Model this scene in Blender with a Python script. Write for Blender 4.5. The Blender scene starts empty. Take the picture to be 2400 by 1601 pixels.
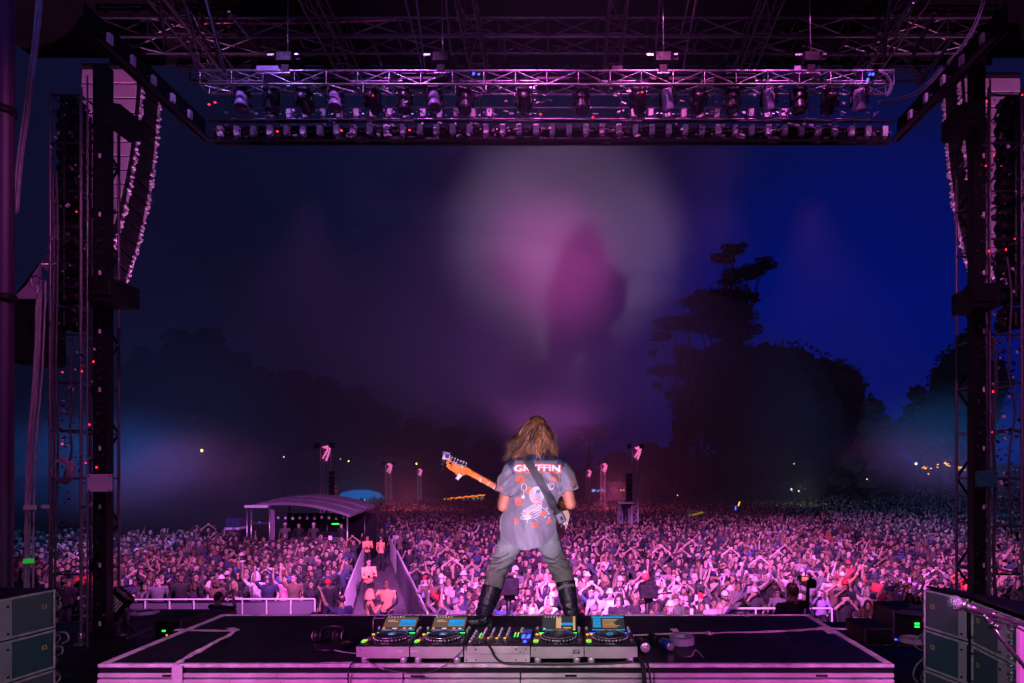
import bpy, bmesh, math, random
from mathutils import Vector, Matrix, noise
from mathutils.bvhtree import BVHTree

# ---------------------------------------------------------------- camera, world, lights, exposure
SC = bpy.context.scene
COL = SC.collection
R = random.Random(11)
PI = math.pi
F, CX, CY, CZ = 1358.0, 1334.0, 1110.0, 4.9      # focal length and principal point of the photograph, camera height

def P(px, py, Y):
    """point at distance Y seen at photograph pixel px, py"""
    return Vector(((px - CX) / F * Y, Y, CZ - (py - CY) / F * Y))

cam_d = bpy.data.cameras.new('camera')
cam = bpy.data.objects.new('camera', cam_d); COL.objects.link(cam)
cam.location = (0, 0, CZ); cam.rotation_euler = (PI / 2, 0, 0)
cam_d.sensor_width = 36; cam_d.lens = 36 * F / 2400
cam_d.shift_x = -(CX - 1200) / 2400; cam_d.shift_y = (CY - 800.5) / 2400
cam_d.clip_start = 0.05; cam_d.clip_end = 2000
SC.camera = cam

SC.view_settings.view_transform = 'Standard'; SC.view_settings.look = 'None'
SC.view_settings.gamma = 1; SC.view_settings.use_curve_mapping = False
SC.view_settings.exposure = 0.0
SC.cycles.max_bounces = 5; SC.cycles.diffuse_bounces = 2; SC.cycles.glossy_bounces = 3
SC.cycles.transmission_bounces = 3; SC.cycles.volume_bounces = 0; SC.cycles.transparent_max_bounces = 8
SC.cycles.use_denoising = True
SC.cycles.sample_clamp_indirect = 4
SC.cycles.caustics_reflective = False; SC.cycles.caustics_refractive = False
SC.cycles.use_light_tree = True

W = bpy.data.worlds.new('World'); SC.world = W; W.use_nodes = True
def build_world():
    nt = W.node_tree; n = nt.nodes; l = nt.links
    bg = n['Background']; out = n['World Output']
    sky = n.new('ShaderNodeTexSky'); sky.sky_type = 'NISHITA'; sky.sun_disc = False
    sky.sun_elevation = math.radians(-6); sky.sun_rotation = math.radians(22)
    tc = n.new('ShaderNodeTexCoord')
    def dotn(v, lo, hi, p):
        d = n.new('ShaderNodeVectorMath'); d.operation = 'DOT_PRODUCT'
        d.inputs[1].default_value = Vector(v).normalized(); l.new(tc.outputs['Generated'], d.inputs[0])
        m = n.new('ShaderNodeMapRange'); m.inputs[1].default_value = lo; m.inputs[2].default_value = hi
        m.interpolation_type = 'SMOOTHERSTEP'; l.new(d.outputs['Value'], m.inputs[0])
        q = n.new('ShaderNodeMath'); q.operation = 'POWER'; q.inputs[1].default_value = p
        l.new(m.outputs[0], q.inputs[0]); return q
    a = dotn((.46, 1, .10), .82, 1.0, 1.9)
    mix = n.new('ShaderNodeMix'); mix.data_type = 'RGBA'
    mix.inputs[6].default_value = (.0036, .0042, .0235, 1); mix.inputs[7].default_value = (.0, .0040, .125, 1)
    l.new(a.outputs[0], mix.inputs[0])
    # thin high cloud, barely lighter than the night
    nz = n.new('ShaderNodeTexNoise'); nz.inputs['Scale'].default_value = 2.2; nz.inputs['Detail'].default_value = 3
    l.new(tc.outputs['Generated'], nz.inputs['Vector'])
    mr = n.new('ShaderNodeMapRange'); mr.inputs[1].default_value = .3; mr.inputs[2].default_value = .7
    mr.inputs[3].default_value = .75; mr.inputs[4].default_value = 1.25; l.new(nz.outputs[0], mr.inputs[0])
    mul = n.new('ShaderNodeMix'); mul.data_type = 'RGBA'; mul.blend_type = 'MULTIPLY'; mul.inputs[0].default_value = 1
    l.new(mix.outputs[2], mul.inputs[6]); l.new(mr.outputs[0], mul.inputs[7])
    add = n.new('ShaderNodeMix'); add.data_type = 'RGBA'; add.blend_type = 'ADD'; add.inputs[0].default_value = .04
    l.new(mul.outputs[2], add.inputs[6]); l.new(sky.outputs[0], add.inputs[7])
    l.new(add.outputs[2], bg.inputs['Color']); bg.inputs['Strength'].default_value = SKY
SKY = 1.0
build_world()

def lamp(name, kind, loc, target, power, color, **k):
    d = bpy.data.lights.new(name, kind); d.energy = power; d.color = color
    for a, b in k.items(): setattr(d, a, b)
    o = bpy.data.objects.new(name, d); COL.objects.link(o); o.location = loc
    dv = Vector(target) - Vector(loc); o.rotation_euler = dv.to_track_quat('-Z', 'Y').to_euler()
    return o
MAG = (1.0, .20, .95)
# the magenta video wall upstage, behind the camera
lamp('video_wall_light', 'AREA', (0, -5.5, 7.6), (0, 20, 6.4), 170, MAG, shape='RECTANGLE', size=11, size_y=5)
# wash lamps under the roof for the header and truss, floor lamps for the arrays
for x, c, e in ((-6.2, (.45, .20, 1.0), 520), (-3.6, (.75, .18, 1.0), 720), (-.9, (1.0, .15, .85), 820), (1.8, (1.0, .15, .70), 820), (4.4, (1.0, .16, .85), 720), (6.6, (.85, .18, 1.0), 320)):
    lamp('header_light', 'SPOT', (x, 9.3, 14.7), (x, 12.1, 11.35), e * .95, c, spot_size=math.radians(58), spot_blend=.8, shadow_soft_size=.08)
lamp('floor_glow_light', 'SPOT', (-6.0, 8.3, 5.2), (-5.9, 8.9, 2.7), 60, (.55, .12, 1.0), spot_size=math.radians(70), spot_blend=1, shadow_soft_size=.1)
lamp('array_light', 'SPOT', (-7.2, 9.3, 2.9), (-9.9, 13.0, 9.0), 6500, (1.0, .24, .80), spot_size=math.radians(58), spot_blend=.8, shadow_soft_size=.1)
lamp('array_light', 'SPOT', (6.6, 8.4, 2.9), (9.0, 13.0, 9.0), 5500, (1.0, .24, .80), spot_size=math.radians(58), spot_blend=.8, shadow_soft_size=.1)
# magenta wash fixtures over the stage, thrown out on the crowd
for az, x, y, z, e in ((-31, -5.6, 12.7, 11.0, 15000), (-17, 1.6, 1, 9.9, 30000), (0, .0, 1, 9.9, 30000), (17, -1.6, 1, 9.9, 34000), (31, 5.2, 12.7, 11.0, 20000)):
    a = math.radians(az); el = math.radians(-24.5 if abs(az) < 30 else -38)
    lamp('crowd_wash_light', 'SPOT', (x, y, z), (x + math.sin(a) * math.cos(el), y + math.cos(a) * math.cos(el), z + math.sin(el)), e, (.92, .20, .98),
         spot_size=math.radians(33 if abs(az) < 30 else 54), spot_blend=.4, shadow_soft_size=.35)
# white light on the decks
lamp('deck_light', 'SPOT', (-.1, -1.6, 5.2), (-.1, 3.6, 3.75), 260, (1.0, .93, .9),
     spot_size=math.radians(17), spot_blend=.8, shadow_soft_size=.15)
lamp('performer_light', 'SPOT', (-1.4, -.6, 6.4), (-.25, 4.3, 4.2), 380, (1.0, .95, .78),
     spot_size=math.radians(27), spot_blend=.7, shadow_soft_size=.10)
for sx in (-1, 1):
    lamp('riser_wash_light', 'SPOT', (sx * 2.8, -.6, 5.6), (sx * 1.9, 3.5, 3.4), 1000, (1.0, .15, .84), spot_size=math.radians(44), spot_blend=.9, shadow_soft_size=.3)
# the beams from low behind the decks that throw the performer's shadow on the smoke
BEAM = Vector((-.51, 0, 2.94))
lamp('beam_light', 'SPOT', BEAM, BEAM + Vector((.02, 1, .485)), 2000, (.84, .54, 1.0), spot_size=math.radians(23.5), spot_blend=.6, shadow_soft_size=.05)
lamp('pink_beam_light', 'SPOT', (2.2, 5.6, 3.1), P(1300, 632, 18.0), 3300, (1.0, .13, .70), spot_size=math.radians(18), spot_blend=1, shadow_soft_size=.05)
for az in (-26, -6, 14):  # added spots in mid-air over the crowd, tint the far fog violet
    lamp('violet_haze_fill', 'SPOT', (-1, 23.5, 6.2), (-1 + math.sin(math.radians(az)), 23.5 + math.cos(math.radians(az)), 6.2 + .42), 10000, (.60, .20, 1.0), spot_size=math.radians(40), spot_blend=1, shadow_soft_size=.1)
lamp('roof_fill_light', 'SPOT', (0, 5.5, 9.8), (0, 12.6, 15.2), 260, (.55, .2, .9), spot_size=math.radians(110), spot_blend=1, shadow_soft_size=.1)  # added spot with no known source, brightens the roof trusses
for sx in (-1, 1):  # added spots that bring out glints on the towers
    lamp('tower_fill_light', 'SPOT', (sx * 3.2, 3.6, 9.6), (sx * 5.9, 7.4, 6.6), 330, (1.0, .2, .8), spot_size=math.radians(70), spot_blend=.9, shadow_soft_size=.06)
# added white spots for the stacks, then blue side fixtures low in the wings
for sx_l in (-1, 1):
    lamp('stack_light', 'SPOT', (sx_l * -.6, .2, 6.4), (sx_l * 3.6, 3.9, 3.8), 190, (.80, .90, 1.0), spot_size=math.radians(34), spot_blend=.8, shadow_soft_size=.2)
lamp('blue_side_light', 'SPOT', (-12.5, 14.5, 5.6), P(250, 1065, 24), 11000, (.04, .24, 1.0), spot_size=math.radians(50), spot_blend=1, shadow_soft_size=.2)
lamp('teal_side_light', 'SPOT', (12.0, 15.5, 5.6), P(2240, 1030, 27), 15000, (.03, .30, 1.0), spot_size=math.radians(50), spot_blend=1, shadow_soft_size=.2)
lamp('blue_roof_light', 'SPOT', (-3, 2, 9), (-7.5, 12, 15), 420, (.12, .16, 1.0), spot_size=math.radians(70), spot_blend=1, shadow_soft_size=.2)

# ---------------------------------------------------------------- helpers
def mat(name, col, rough=.6, metal=0, var=.25, scale=8, bump=.0, emit=None, es=1, objcol=False, rnd=None, spec=None, sheen=0, coords='Object', scuff=0):
    m = bpy.data.materials.new(name); m.use_nodes = True
    nt = m.node_tree; n = nt.nodes; l = nt.links; b = n['Principled BSDF']
    b.inputs['Roughness'].default_value = rough; b.inputs['Metallic'].default_value = metal
    if spec is not None: b.inputs['Specular IOR Level'].default_value = spec
    if sheen: b.inputs['Sheen Weight'].default_value = sheen
    tc = n.new('ShaderNodeTexCoord')
    nz = n.new('ShaderNodeTexNoise'); nz.inputs['Scale'].default_value = scale; nz.inputs['Detail'].default_value = 4
    l.new(tc.outputs[coords], nz.inputs['Vector'])
    mr = n.new('ShaderNodeMapRange'); mr.inputs[1].default_value = .3; mr.inputs[2].default_value = .7
    mr.inputs[3].default_value = 1 - var; mr.inputs[4].default_value = 1 + var; l.new(nz.outputs[0], mr.inputs[0])
    mul = n.new('ShaderNodeMix'); mul.data_type = 'RGBA'; mul.blend_type = 'MULTIPLY'; mul.inputs[0].default_value = 1
    mul.inputs[6].default_value = (*col, 1)
    if objcol or rnd:
        oi = n.new('ShaderNodeObjectInfo')
        if objcol: l.new(oi.outputs['Color'], mul.inputs[6])
        else:
            cr = n.new('ShaderNodeValToRGB'); cr.color_ramp.interpolation = 'CONSTANT'
            els = cr.color_ramp.elements
            els[0].position = 0; els[0].color = (*rnd[0][1], 1)
            els.remove(els[1])
            for p_, c_ in rnd[1:]:
                e = els.new(p_); e.color = (*c_, 1)
            l.new(oi.outputs['Random'], cr.inputs[0]); l.new(cr.outputs[0], mul.inputs[6])
    l.new(mr.outputs[0], mul.inputs[7]); l.new(mul.outputs[2], b.inputs['Base Color'])
    if scuff:      # fine scratches and dusty patches
        mp = n.new('ShaderNodeMapping'); mp.inputs['Scale'].default_value = (1, 5, 1); mp.inputs['Rotation'].default_value = (0, 0, .6); l.new(tc.outputs[coords], mp.inputs[0])
        n2 = n.new('ShaderNodeTexNoise'); n2.inputs['Scale'].default_value = scale * 2.5; n2.inputs['Detail'].default_value = 8; n2.inputs['Roughness'].default_value = .75; n2.inputs['Distortion'].default_value = 1.2
        l.new(mp.outputs[0], n2.inputs['Vector'])
        m2 = n.new('ShaderNodeMapRange'); m2.inputs[1].default_value = .56; m2.inputs[2].default_value = .72; m2.inputs[3].default_value = 0; m2.inputs[4].default_value = scuff; l.new(n2.outputs[0], m2.inputs[0])
        mx = n.new('ShaderNodeMix'); mx.data_type = 'RGBA'; mx.inputs[7].default_value = (.22, .21, .22, 1); l.new(m2.outputs[0], mx.inputs[0]); l.new(mul.outputs[2], mx.inputs[6]); l.new(mx.outputs[2], b.inputs['Base Color'])
    rr = n.new('ShaderNodeMapRange'); rr.inputs[1].default_value = .3; rr.inputs[2].default_value = .7
    rr.inputs[3].default_value = max(.02, rough - .12); rr.inputs[4].default_value = min(1, rough + .12)
    l.new(nz.outputs[0], rr.inputs[0]); l.new(rr.outputs[0], b.inputs['Roughness'])
    if bump:
        nb = n.new('ShaderNodeTexNoise'); nb.inputs['Scale'].default_value = scale * 4; nb.inputs['Detail'].default_value = 3
        l.new(tc.outputs[coords], nb.inputs['Vector'])
        bp = n.new('ShaderNodeBump'); bp.inputs['Strength'].default_value = bump; bp.inputs['Distance'].default_value = .02
        l.new(nb.outputs[0], bp.inputs['Height']); l.new(bp.outputs[0], b.inputs['Normal'])
    if emit:
        b.inputs['Emission Color'].default_value = (*emit, 1); b.inputs['Emission Strength'].default_value = es
    return m

class MB:
    """collects shapes, builds one mesh object"""
    def __init__(s): s.v = []; s.f = []; s.m = []; s.sm = []
    def add(s, vs, fs, mi=0, smooth=False):
        o = len(s.v); s.v += [Vector(v) for v in vs]
        for f in fs: s.f.append([i + o for i in f]); s.m.append(mi); s.sm.append(smooth)
        return s
    def box(s, c, size, mi=0, rot=None, bev=0):
        hx, hy, hz = size[0] / 2, size[1] / 2, size[2] / 2; c = Vector(c)
        M = rot if rot is not None else Matrix.Identity(3)
        if bev <= 0:
            vs = [c + M @ Vector((x * hx, y * hy, z * hz)) for x in (-1, 1) for y in (-1, 1) for z in (-1, 1)]
            return s.add(vs, [(0, 1, 3, 2), (4, 6, 7, 5), (0, 4, 5, 1), (2, 3, 7, 6), (0, 2, 6, 4), (1, 5, 7, 3)], mi)
        b = min(bev, hx * .9, hy * .9, hz * .9); vs = []; key = {}
        for x in (-1, 1):
            for y in (-1, 1):
                for z in (-1, 1):
                    for k in range(3):
                        p = Vector((x * (hx - (b if k != 0 else 0)), y * (hy - (b if k != 1 else 0)), z * (hz - (b if k != 2 else 0))))
                        key[(x, y, z, k)] = len(vs); vs.append(c + M @ p)
        K = lambda x, y, z, k: key[(x, y, z, k)]
        fs = []
        for q in (-1, 1):
            a = [K(q, -1, -1, 0), K(q, 1, -1, 0), K(q, 1, 1, 0), K(q, -1, 1, 0)]; fs.append(a if q > 0 else a[::-1])
            a = [K(-1, q, -1, 1), K(-1, q, 1, 1), K(1, q, 1, 1), K(1, q, -1, 1)]; fs.append(a if q > 0 else a[::-1])
            a = [K(-1, -1, q, 2), K(1, -1, q, 2), K(1, 1, q, 2), K(-1, 1, q, 2)]; fs.append(a if q > 0 else a[::-1])
        for a_ in (-1, 1):
            for b_ in (-1, 1):
                fs.append([K(a_, b_, -1, 0), K(a_, b_, 1, 0), K(a_, b_, 1, 1), K(a_, b_, -1, 1)])
                fs.append([K(a_, -1, b_, 0), K(a_, 1, b_, 0), K(a_, 1, b_, 2), K(a_, -1, b_, 2)])
                fs.append([K(-1, a_, b_, 1), K(1, a_, b_, 1), K(1, a_, b_, 2), K(-1, a_, b_, 2)])
                for c_ in (-1, 1): fs.append([K(a_, b_, c_, 0), K(a_, b_, c_, 1), K(a_, b_, c_, 2)])
        return s.add(vs, fs, mi)
    def tube(s, pts, r, n=8, mi=0, caps=True, smooth=True, sq=1.0, up=None):
        """tube along pts; r number or list; sq flattens the second axis"""
        pts = [Vector(p) for p in pts]; rs = r if isinstance(r, (list, tuple)) else [r] * len(pts)
        vs = []; prev = None
        for i, p in enumerate(pts):
            t = (pts[min(i + 1, len(pts) - 1)] - pts[max(i - 1, 0)])
            t = t.normalized() if t.length > 1e-9 else Vector((0, 0, 1))
            if prev is None:
                u = Vector(up) if up is not None else (Vector((0, 0, 1)) if abs(t.z) < .9 else Vector((1, 0, 0)))
                a = (u - t * u.dot(t)).normalized()
            else:
                a = prev - t * prev.dot(t); a = a.normalized() if a.length > 1e-6 else prev
            prev = a; b = t.cross(a)
            rr = rs[i]; ra, rb = rr if isinstance(rr, (list, tuple)) else (rr, rr * sq)
            for k in range(n):
                an = 2 * PI * k / n; vs.append(p + a * (math.cos(an) * ra) + b * (math.sin(an) * rb))
        fs = []
        for i in range(len(pts) - 1):
            for k in range(n):
                k2 = (k + 1) % n; fs.append((i * n + k, i * n + k2, (i + 1) * n + k2, (i + 1) * n + k))
        if caps: fs.append(tuple(range(n))[::-1]); fs.append(tuple(range((len(pts) - 1) * n, len(pts) * n)))
        return s.add(vs, fs, mi, smooth)
    def loft(s, rings, mi=0, caps=True, smooth=True):
        n = len(rings[0]); vs = [v for r_ in rings for v in r_]; fs = []
        for i in range(len(rings) - 1):
            for k in range(n):
                k2 = (k + 1) % n; fs.append((i * n + k, i * n + k2, (i + 1) * n + k2, (i + 1) * n + k))
        if caps: fs.append(tuple(range(n))[::-1]); fs.append(tuple(range((len(rings) - 1) * n, len(rings) * n)))
        return s.add(vs, fs, mi, smooth)
    def ball(s, c, r, n=10, m=7, mi=0, rot=None):
        c = Vector(c); rx, ry, rz = r if isinstance(r, (tuple, list)) else (r, r, r); M = rot or Matrix.Identity(3)
        rings = []
        for i in range(m + 1):
            th = PI * (i + .02 if i == 0 else (i - .02 if i == m else i)) / m
            rings.append([c + M @ Vector((rx * math.sin(th) * math.cos(2 * PI * k / n), ry * math.sin(th) * math.sin(2 * PI * k / n), -rz * math.cos(th))) for k in range(n)])
        return s.loft(rings, mi)
    def cyl(s, c, r, h, n=16, mi=0, axis='Z', r2=None, smooth=True):
        c = Vector(c); d = {'X': Vector((1, 0, 0)), 'Y': Vector((0, 1, 0)), 'Z': Vector((0, 0, 1))}[axis] if isinstance(axis, str) else Vector(axis).normalized()
        return s.tube([c - d * h / 2, c + d * h / 2], [r, r if r2 is None else r2], n, mi, True, smooth)
    def prism(s, poly, origin, ux, uy, depth, mi=0):
        """poly of (u, v) in plane origin+u*ux+v*uy, pushed by vector depth"""
        o = Vector(origin); ux = Vector(ux); uy = Vector(uy); d = Vector(depth); n = len(poly)
        a = [o + ux * u + uy * v for u, v in poly]; vs = a + [p + d for p in a]
        fs = [tuple(range(n)), tuple(range(n, 2 * n))[::-1]] + [(k, k + n, (k + 1) % n + n, (k + 1) % n) for k in range(n)]
        return s.add(vs, fs, mi)
    def mesh(s, name, mats, fix=True):
        me = bpy.data.meshes.new(name); me.from_pydata([tuple(v) for v in s.v], [], s.f); me.update()
        for m_ in (mats if isinstance(mats, (list, tuple)) else [mats]): me.materials.append(m_)
        me.polygons.foreach_set('material_index', s.m); me.polygons.foreach_set('use_smooth', s.sm)
        if fix:
            bm = bmesh.new(); bm.from_mesh(me); bmesh.ops.recalc_face_normals(bm, faces=bm.faces); bm.to_mesh(me); bm.free()
        return me
    def build(s, name, mats, parent=None, loc=None, fix=True):
        return put(name, s.mesh(name, mats, fix), parent, loc)

def put(name, me, parent=None, loc=None, rotz=0, scale=None):
    o = bpy.data.objects.new(name, me); COL.objects.link(o)
    if parent is not None: o.parent = parent
    if loc is not None: o.location = loc
    if rotz: o.rotation_euler = (0, 0, rotz)
    if scale is not None: o.scale = scale
    return o
def tag(o, label=None, cat=None, group=None, kind=None):
    if label: o['label'] = label
    if cat: o['category'] = cat
    if group: o['group'] = group
    if kind: o['kind'] = kind
    return o
def thing(name, loc, label, cat, group=None, rotz=0):
    o = bpy.data.objects.new(name, None); COL.objects.link(o); o.location = loc; o.rotation_euler = (0, 0, rotz)
    o.empty_display_size = .1
    return tag(o, label, cat, group)
def kids(o): return [c for c in bpy.data.objects if c.parent == o]
def copy_tree(o, ch=None, parent=None):
    c = o.copy(); COL.objects.link(c)
    if parent is not None: c.parent = parent
    for k in (ch if ch is not None else kids(o)): copy_tree(k, None, c)
    return c
def add_vert_obj(name, mb, mats, parent):        # world-space mesh under a parent Empty at parent.location
    off = parent.matrix_basis.inverted()
    mb.v = [off @ v for v in mb.v]
    return mb.build(name, mats, parent)

_unit = {}
def unit(kind, m, n=8):
    k = (kind, m.name, n)
    if k not in _unit:
        b = MB()
        if kind == 'rod': b.tube([(0, 0, 0), (0, 0, 1)], 1, n)
        elif kind == 'box': b.box((0, 0, 0), (1, 1, 1))
        _unit[k] = b.mesh(kind + '_shape', m)
    return _unit[k]
def rod(parent, name, a, b, r, m, n=8):
    """a round bar from a to b (world) as an object of its own, sharing mesh data"""
    a = Vector(a); b = Vector(b); d = b - a
    o = put(name, unit('rod', m, n), parent)
    M = Matrix.LocRotScale(a, d.to_track_quat('Z', 'Y'), Vector((r, r, d.length)))
    if parent is not None: M = parent.matrix_basis.inverted() @ M
    o.matrix_basis = M
    return o
def block(parent, name, c, size, m, rot=None):
    o = put(name, unit('box', m), parent)
    M = Matrix.LocRotScale(Vector(c), (rot.to_quaternion() if rot is not None else None), Vector(size))
    if parent is not None: M = parent.matrix_basis.inverted() @ M
    o.matrix_basis = M
    return o
def fuse(mb, voxel, smooth=3, name='fused', dec=None):
    """voxel-fuse overlapping closed shapes to one continuous mesh"""
    me = mb.mesh(name, []); o = bpy.data.objects.new('fuse_tmp', me); COL.objects.link(o)
    r_ = o.modifiers.new('r', 'REMESH'); r_.mode = 'VOXEL'; r_.voxel_size = voxel; r_.use_smooth_shade = True
    if smooth:
        s_ = o.modifiers.new('s', 'SMOOTH'); s_.factor = .5; s_.iterations = smooth
    if dec:
        d_ = o.modifiers.new('d', 'DECIMATE'); d_.ratio = dec
    dg = bpy.context.evaluated_depsgraph_get(); dg.update()
    out = bpy.data.meshes.new_from_object(o.evaluated_get(dg)); out.name = name
    bpy.data.objects.remove(o); bpy.data.meshes.remove(me)
    out.materials.clear()
    return out

M_ = {}
def setup_materials():
    M_['black'] = mat('black_paint', (.008, .008, .010), .5, 0, .3, 12, .1, spec=.2)
    M_['blackmetal'] = mat('black_metal', (.014, .014, .017), .4, .3, .3, 20, spec=.3)
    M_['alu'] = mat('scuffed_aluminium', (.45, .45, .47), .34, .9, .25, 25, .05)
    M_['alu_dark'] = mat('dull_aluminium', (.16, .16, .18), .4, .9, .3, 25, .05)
    M_['deck'] = mat('black_stage_deck', (.012, .011, .013), .5, 0, .4, 2, .15, spec=.25, scuff=.16)
    M_['plywood'] = mat('black_riser_top', (.008, .010, .012), .42, 0, .5, 3, .1, spec=.22, scuff=.16)
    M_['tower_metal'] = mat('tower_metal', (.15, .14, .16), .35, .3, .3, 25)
    M_['alu_bright'] = mat('bright_rigging_steel', (.62, .6, .64), .3, .3, .25, 25)
    M_['dim_cable'] = mat('dim_cable', (.06, .055, .07), .5)
    M_['grey'] = mat('grey_paint', (.25, .25, .27), .5, 0, .2, 15)
    M_['lightgrey'] = mat('pale_grey_panel', (.52, .50, .54), .5, 0, .12, 4, .03)
    M_['tape'] = mat('white_gaffer_tape', (.5, .48, .5), .6, 0, .2, 30, .2)
    M_['rubber'] = mat('black_cable_rubber', (.015, .015, .017), .5)
    M_['cable_grey'] = mat('grey_cable', (.30, .27, .33), .45)
    M_['cloth_black'] = mat('black_cloth', (.012, .011, .014), .85, 0, .4, 18, .3)
    M_['red'] = mat('red_cover', (.55, .01, .02), .45)
    M_['led_red'] = mat('red_indicator', (.1, 0, 0), .4, emit=(1, .02, .05), es=3)
    M_['led_green'] = mat('green_indicator', (0, .1, 0), .4, emit=(.02, 1, .1), es=2.5)
    M_['led_blue'] = mat('blue_indicator', (0, 0, .1), .4, emit=(.05, .1, 1), es=3)
    M_['led_orange'] = mat('orange_indicator', (.1, .03, 0), .4, emit=(1, .28, .02), es=2.5)
    M_['led_white'] = mat('white_indicator', (.1, .1, .1), .4, emit=(1, .85, .9), es=2)
    M_['glass'] = mat('lens_glass', (.03, .02, .05), .12, 0, .1, 4)
setup_materials()
# ---------------------------------------------------------------- ground, stage, air
def structure(name, mb, m): return tag(mb.build(name, m), kind='structure')
m_ground = mat('trampled_park_grass', (.035, .04, .022), .95, 0, .5, 1.5, .4)
gv = []; gf = []; NX, NY = 30, 40
for j in range(NY + 1):
    for i in range(NX + 1):
        x = -205 + 410 * i / NX; y = -18 + 340 * j / NY
        z = 0.0
        if y > 70: z += 1.2 * ((y - 70) / 60) ** 1.3 + .4 * noise.noise(Vector((x * .02, y * .02, 0)))
        if x > 18 and y > 34: z += min(2.4, .05 * (x - 18)) * min(1, (y - 34) / 25)
        gv.append((x, y, z))
for j in range(NY):
    for i in range(NX):
        a = j * (NX + 1) + i; gf.append((a, a + 1, a + NX + 2, a + NX + 1))
structure('ground', MB().add(gv, gf, 0, True), m_ground)
def ground_z(x, y):
    z = 0.
    if x > 18 and y > 34: z += min(2.4, .05 * (x - 18)) * min(1, (y - 34) / 25)
    return z
# distant hill that closes the field
hv = []; hf = []
for j in range(5):
    for i in range(41):
        x = -200 + 10 * i
        top = 7 + 3.5 * noise.noise(Vector((x * .02, 3, 0))) + (3 if x > 40 else 0)
        hv.append((x, 200 + j * 22, -.5 + top * math.sin(PI * min(1, j / 3.2) / 2)))
for j in range(4):
    for i in range(40):
        a = j * 41 + i; hf.append((a, a + 1, a + 42, a + 41))
structure('hill', MB().add(hv, hf, 0, True), m_ground)

b = MB(); b.box((-.2, 2.2, 2.62), (22.4, 12.8, .16)); b.box((P(370, 0, 9.0).x, 9.0, 2.62), (P(520, 0, 9.0).x - P(220, 0, 9.0).x, .8, .16))
structure('stage_floor', b, M_['deck'])
b = MB(); b.box((-.2, 8.56, 1.26), (22.4, .06, 2.52)); b.box((P(370, 0, 9.0).x, 9.37, 1.26), (P(520, 0, 9.0).x - P(220, 0, 9.0).x, .04, 2.52))
structure('stage_front', b, M_['cloth_black'])
b = MB(); b.add([(-.9, 15, .02), (.9 - .9, 15, .02), (-7.3, 36, .02), (-10.2, 36, .02)], [(0, 1, 2, 3)])
# trackway boards in the aisle through the crowd
AX0 = lambda y: -6.96 - (y - 18.1) * .306     # left edge of the aisle at distance y
AX1 = lambda y: -4.50 - (y - 17.3) * .362
b = MB(); b.add([(AX0(16) - .1, 14.6, .012), (AX1(16) + .3, 14.6, .012), (AX1(36), 38, .012), (AX0(36), 38, .012)], [(0, 1, 2, 3)])
structure('aisle_path', b, mat('grey_aisle_matting', (.12, .11, .12), .9, 0, .3, 3, .3))

def build_haze():
    b = MB(); b.box((0, 152, 31), (424, 350, 65))
    m = bpy.data.materials.new('night_haze'); m.use_nodes = True; nt = m.node_tree; n = nt.nodes
    n.remove(n['Principled BSDF'])
    v = n.new('ShaderNodeVolumePrincipled'); v.inputs['Color'].default_value = (.82, .82, .9, 1)
    v.inputs['Density'].default_value = HAZE; v.inputs['Anisotropy'].default_value = .2
    nt.links.new(v.outputs[0], n['Material Output'].inputs['Volume'])
    tag(b.build('haze', m), 'thin night fog filling the air over the whole field', 'haze', kind='stuff')
HAZE = .00018
build_haze()

# ---------------------------------------------------------------- trusses overhead
def truss(name, a, b_, w, h, label, group=None, bay=1.0, m='alu_dark', r=.028, rb=.014, up=(0, 0, 1), skip=()):
    """box truss from a to b: four chords, each brace an object"""
    a = Vector(a); b_ = Vector(b_); d = (b_ - a); L = d.length; t = d.normalized()
    u = Vector(up); u = (u - t * u.dot(t)).normalized(); s_ = t.cross(u)
    T = thing(name, tuple(a), label, 'truss', group)
    cn = [(s_ * (sx * w / 2) + u * (sz * h / 2)) for sx, sz in ((-1, -1), (1, -1), (1, 1), (-1, 1))]
    mm = M_[m]
    for c in cn: rod(T, 'chord', a + c, b_ + c, r, mm, 10)
    nb = max(1, round(L / bay))
    for k in range(nb + 1):
        p = a + t * (L * k / nb)
        for q in range(4):
            if q in skip: continue
            rod(T, 'brace', p + cn[q], p + cn[(q + 1) % 4], rb, mm, 6)
            if k < nb:
                p2 = a + t * (L * (k + 1) / nb)
                x0, x1 = (q, (q + 1) % 4) if k % 2 else ((q + 1) % 4, q)
                rod(T, 'brace', p + cn[x0], p2 + cn[x1], rb, mm, 6)
    return T

YH = 12.0
sc = YH / F
XL, XR = P(487, 0, YH).x, P(2096, 0, YH).x
zt = lambda py, Y=YH: P(0, py, Y).z
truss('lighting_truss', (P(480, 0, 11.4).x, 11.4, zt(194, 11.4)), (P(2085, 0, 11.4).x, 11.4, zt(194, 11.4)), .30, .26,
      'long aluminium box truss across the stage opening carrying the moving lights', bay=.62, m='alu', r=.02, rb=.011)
for py, nm in ((252, 'upper'), (279, 'lower')):
    T = thing('light_rail', (XL, 11.7, zt(py, 11.7)), f'thin metal rail below the lighting truss, the {nm} of the two', 'rail', 'rails under the lighting truss')
    rod(T, 'pipe', (P(560 if py < 260 else 540, 0, 11.7).x, 11.7, zt(py, 11.7)), (P(2040, 0, 11.7).x, 11.7, zt(py, 11.7)), .018, M_['alu'], 8)
    for k in range(14):
        x = XL + 1.0 + k * (XR - XL - 2) / 13
        rod(T, 'hanger', (x, 11.7, zt(py, 11.7)), (x, 11.5, zt(205, 11.4)), .011, M_['alu_dark'], 6)

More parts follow.
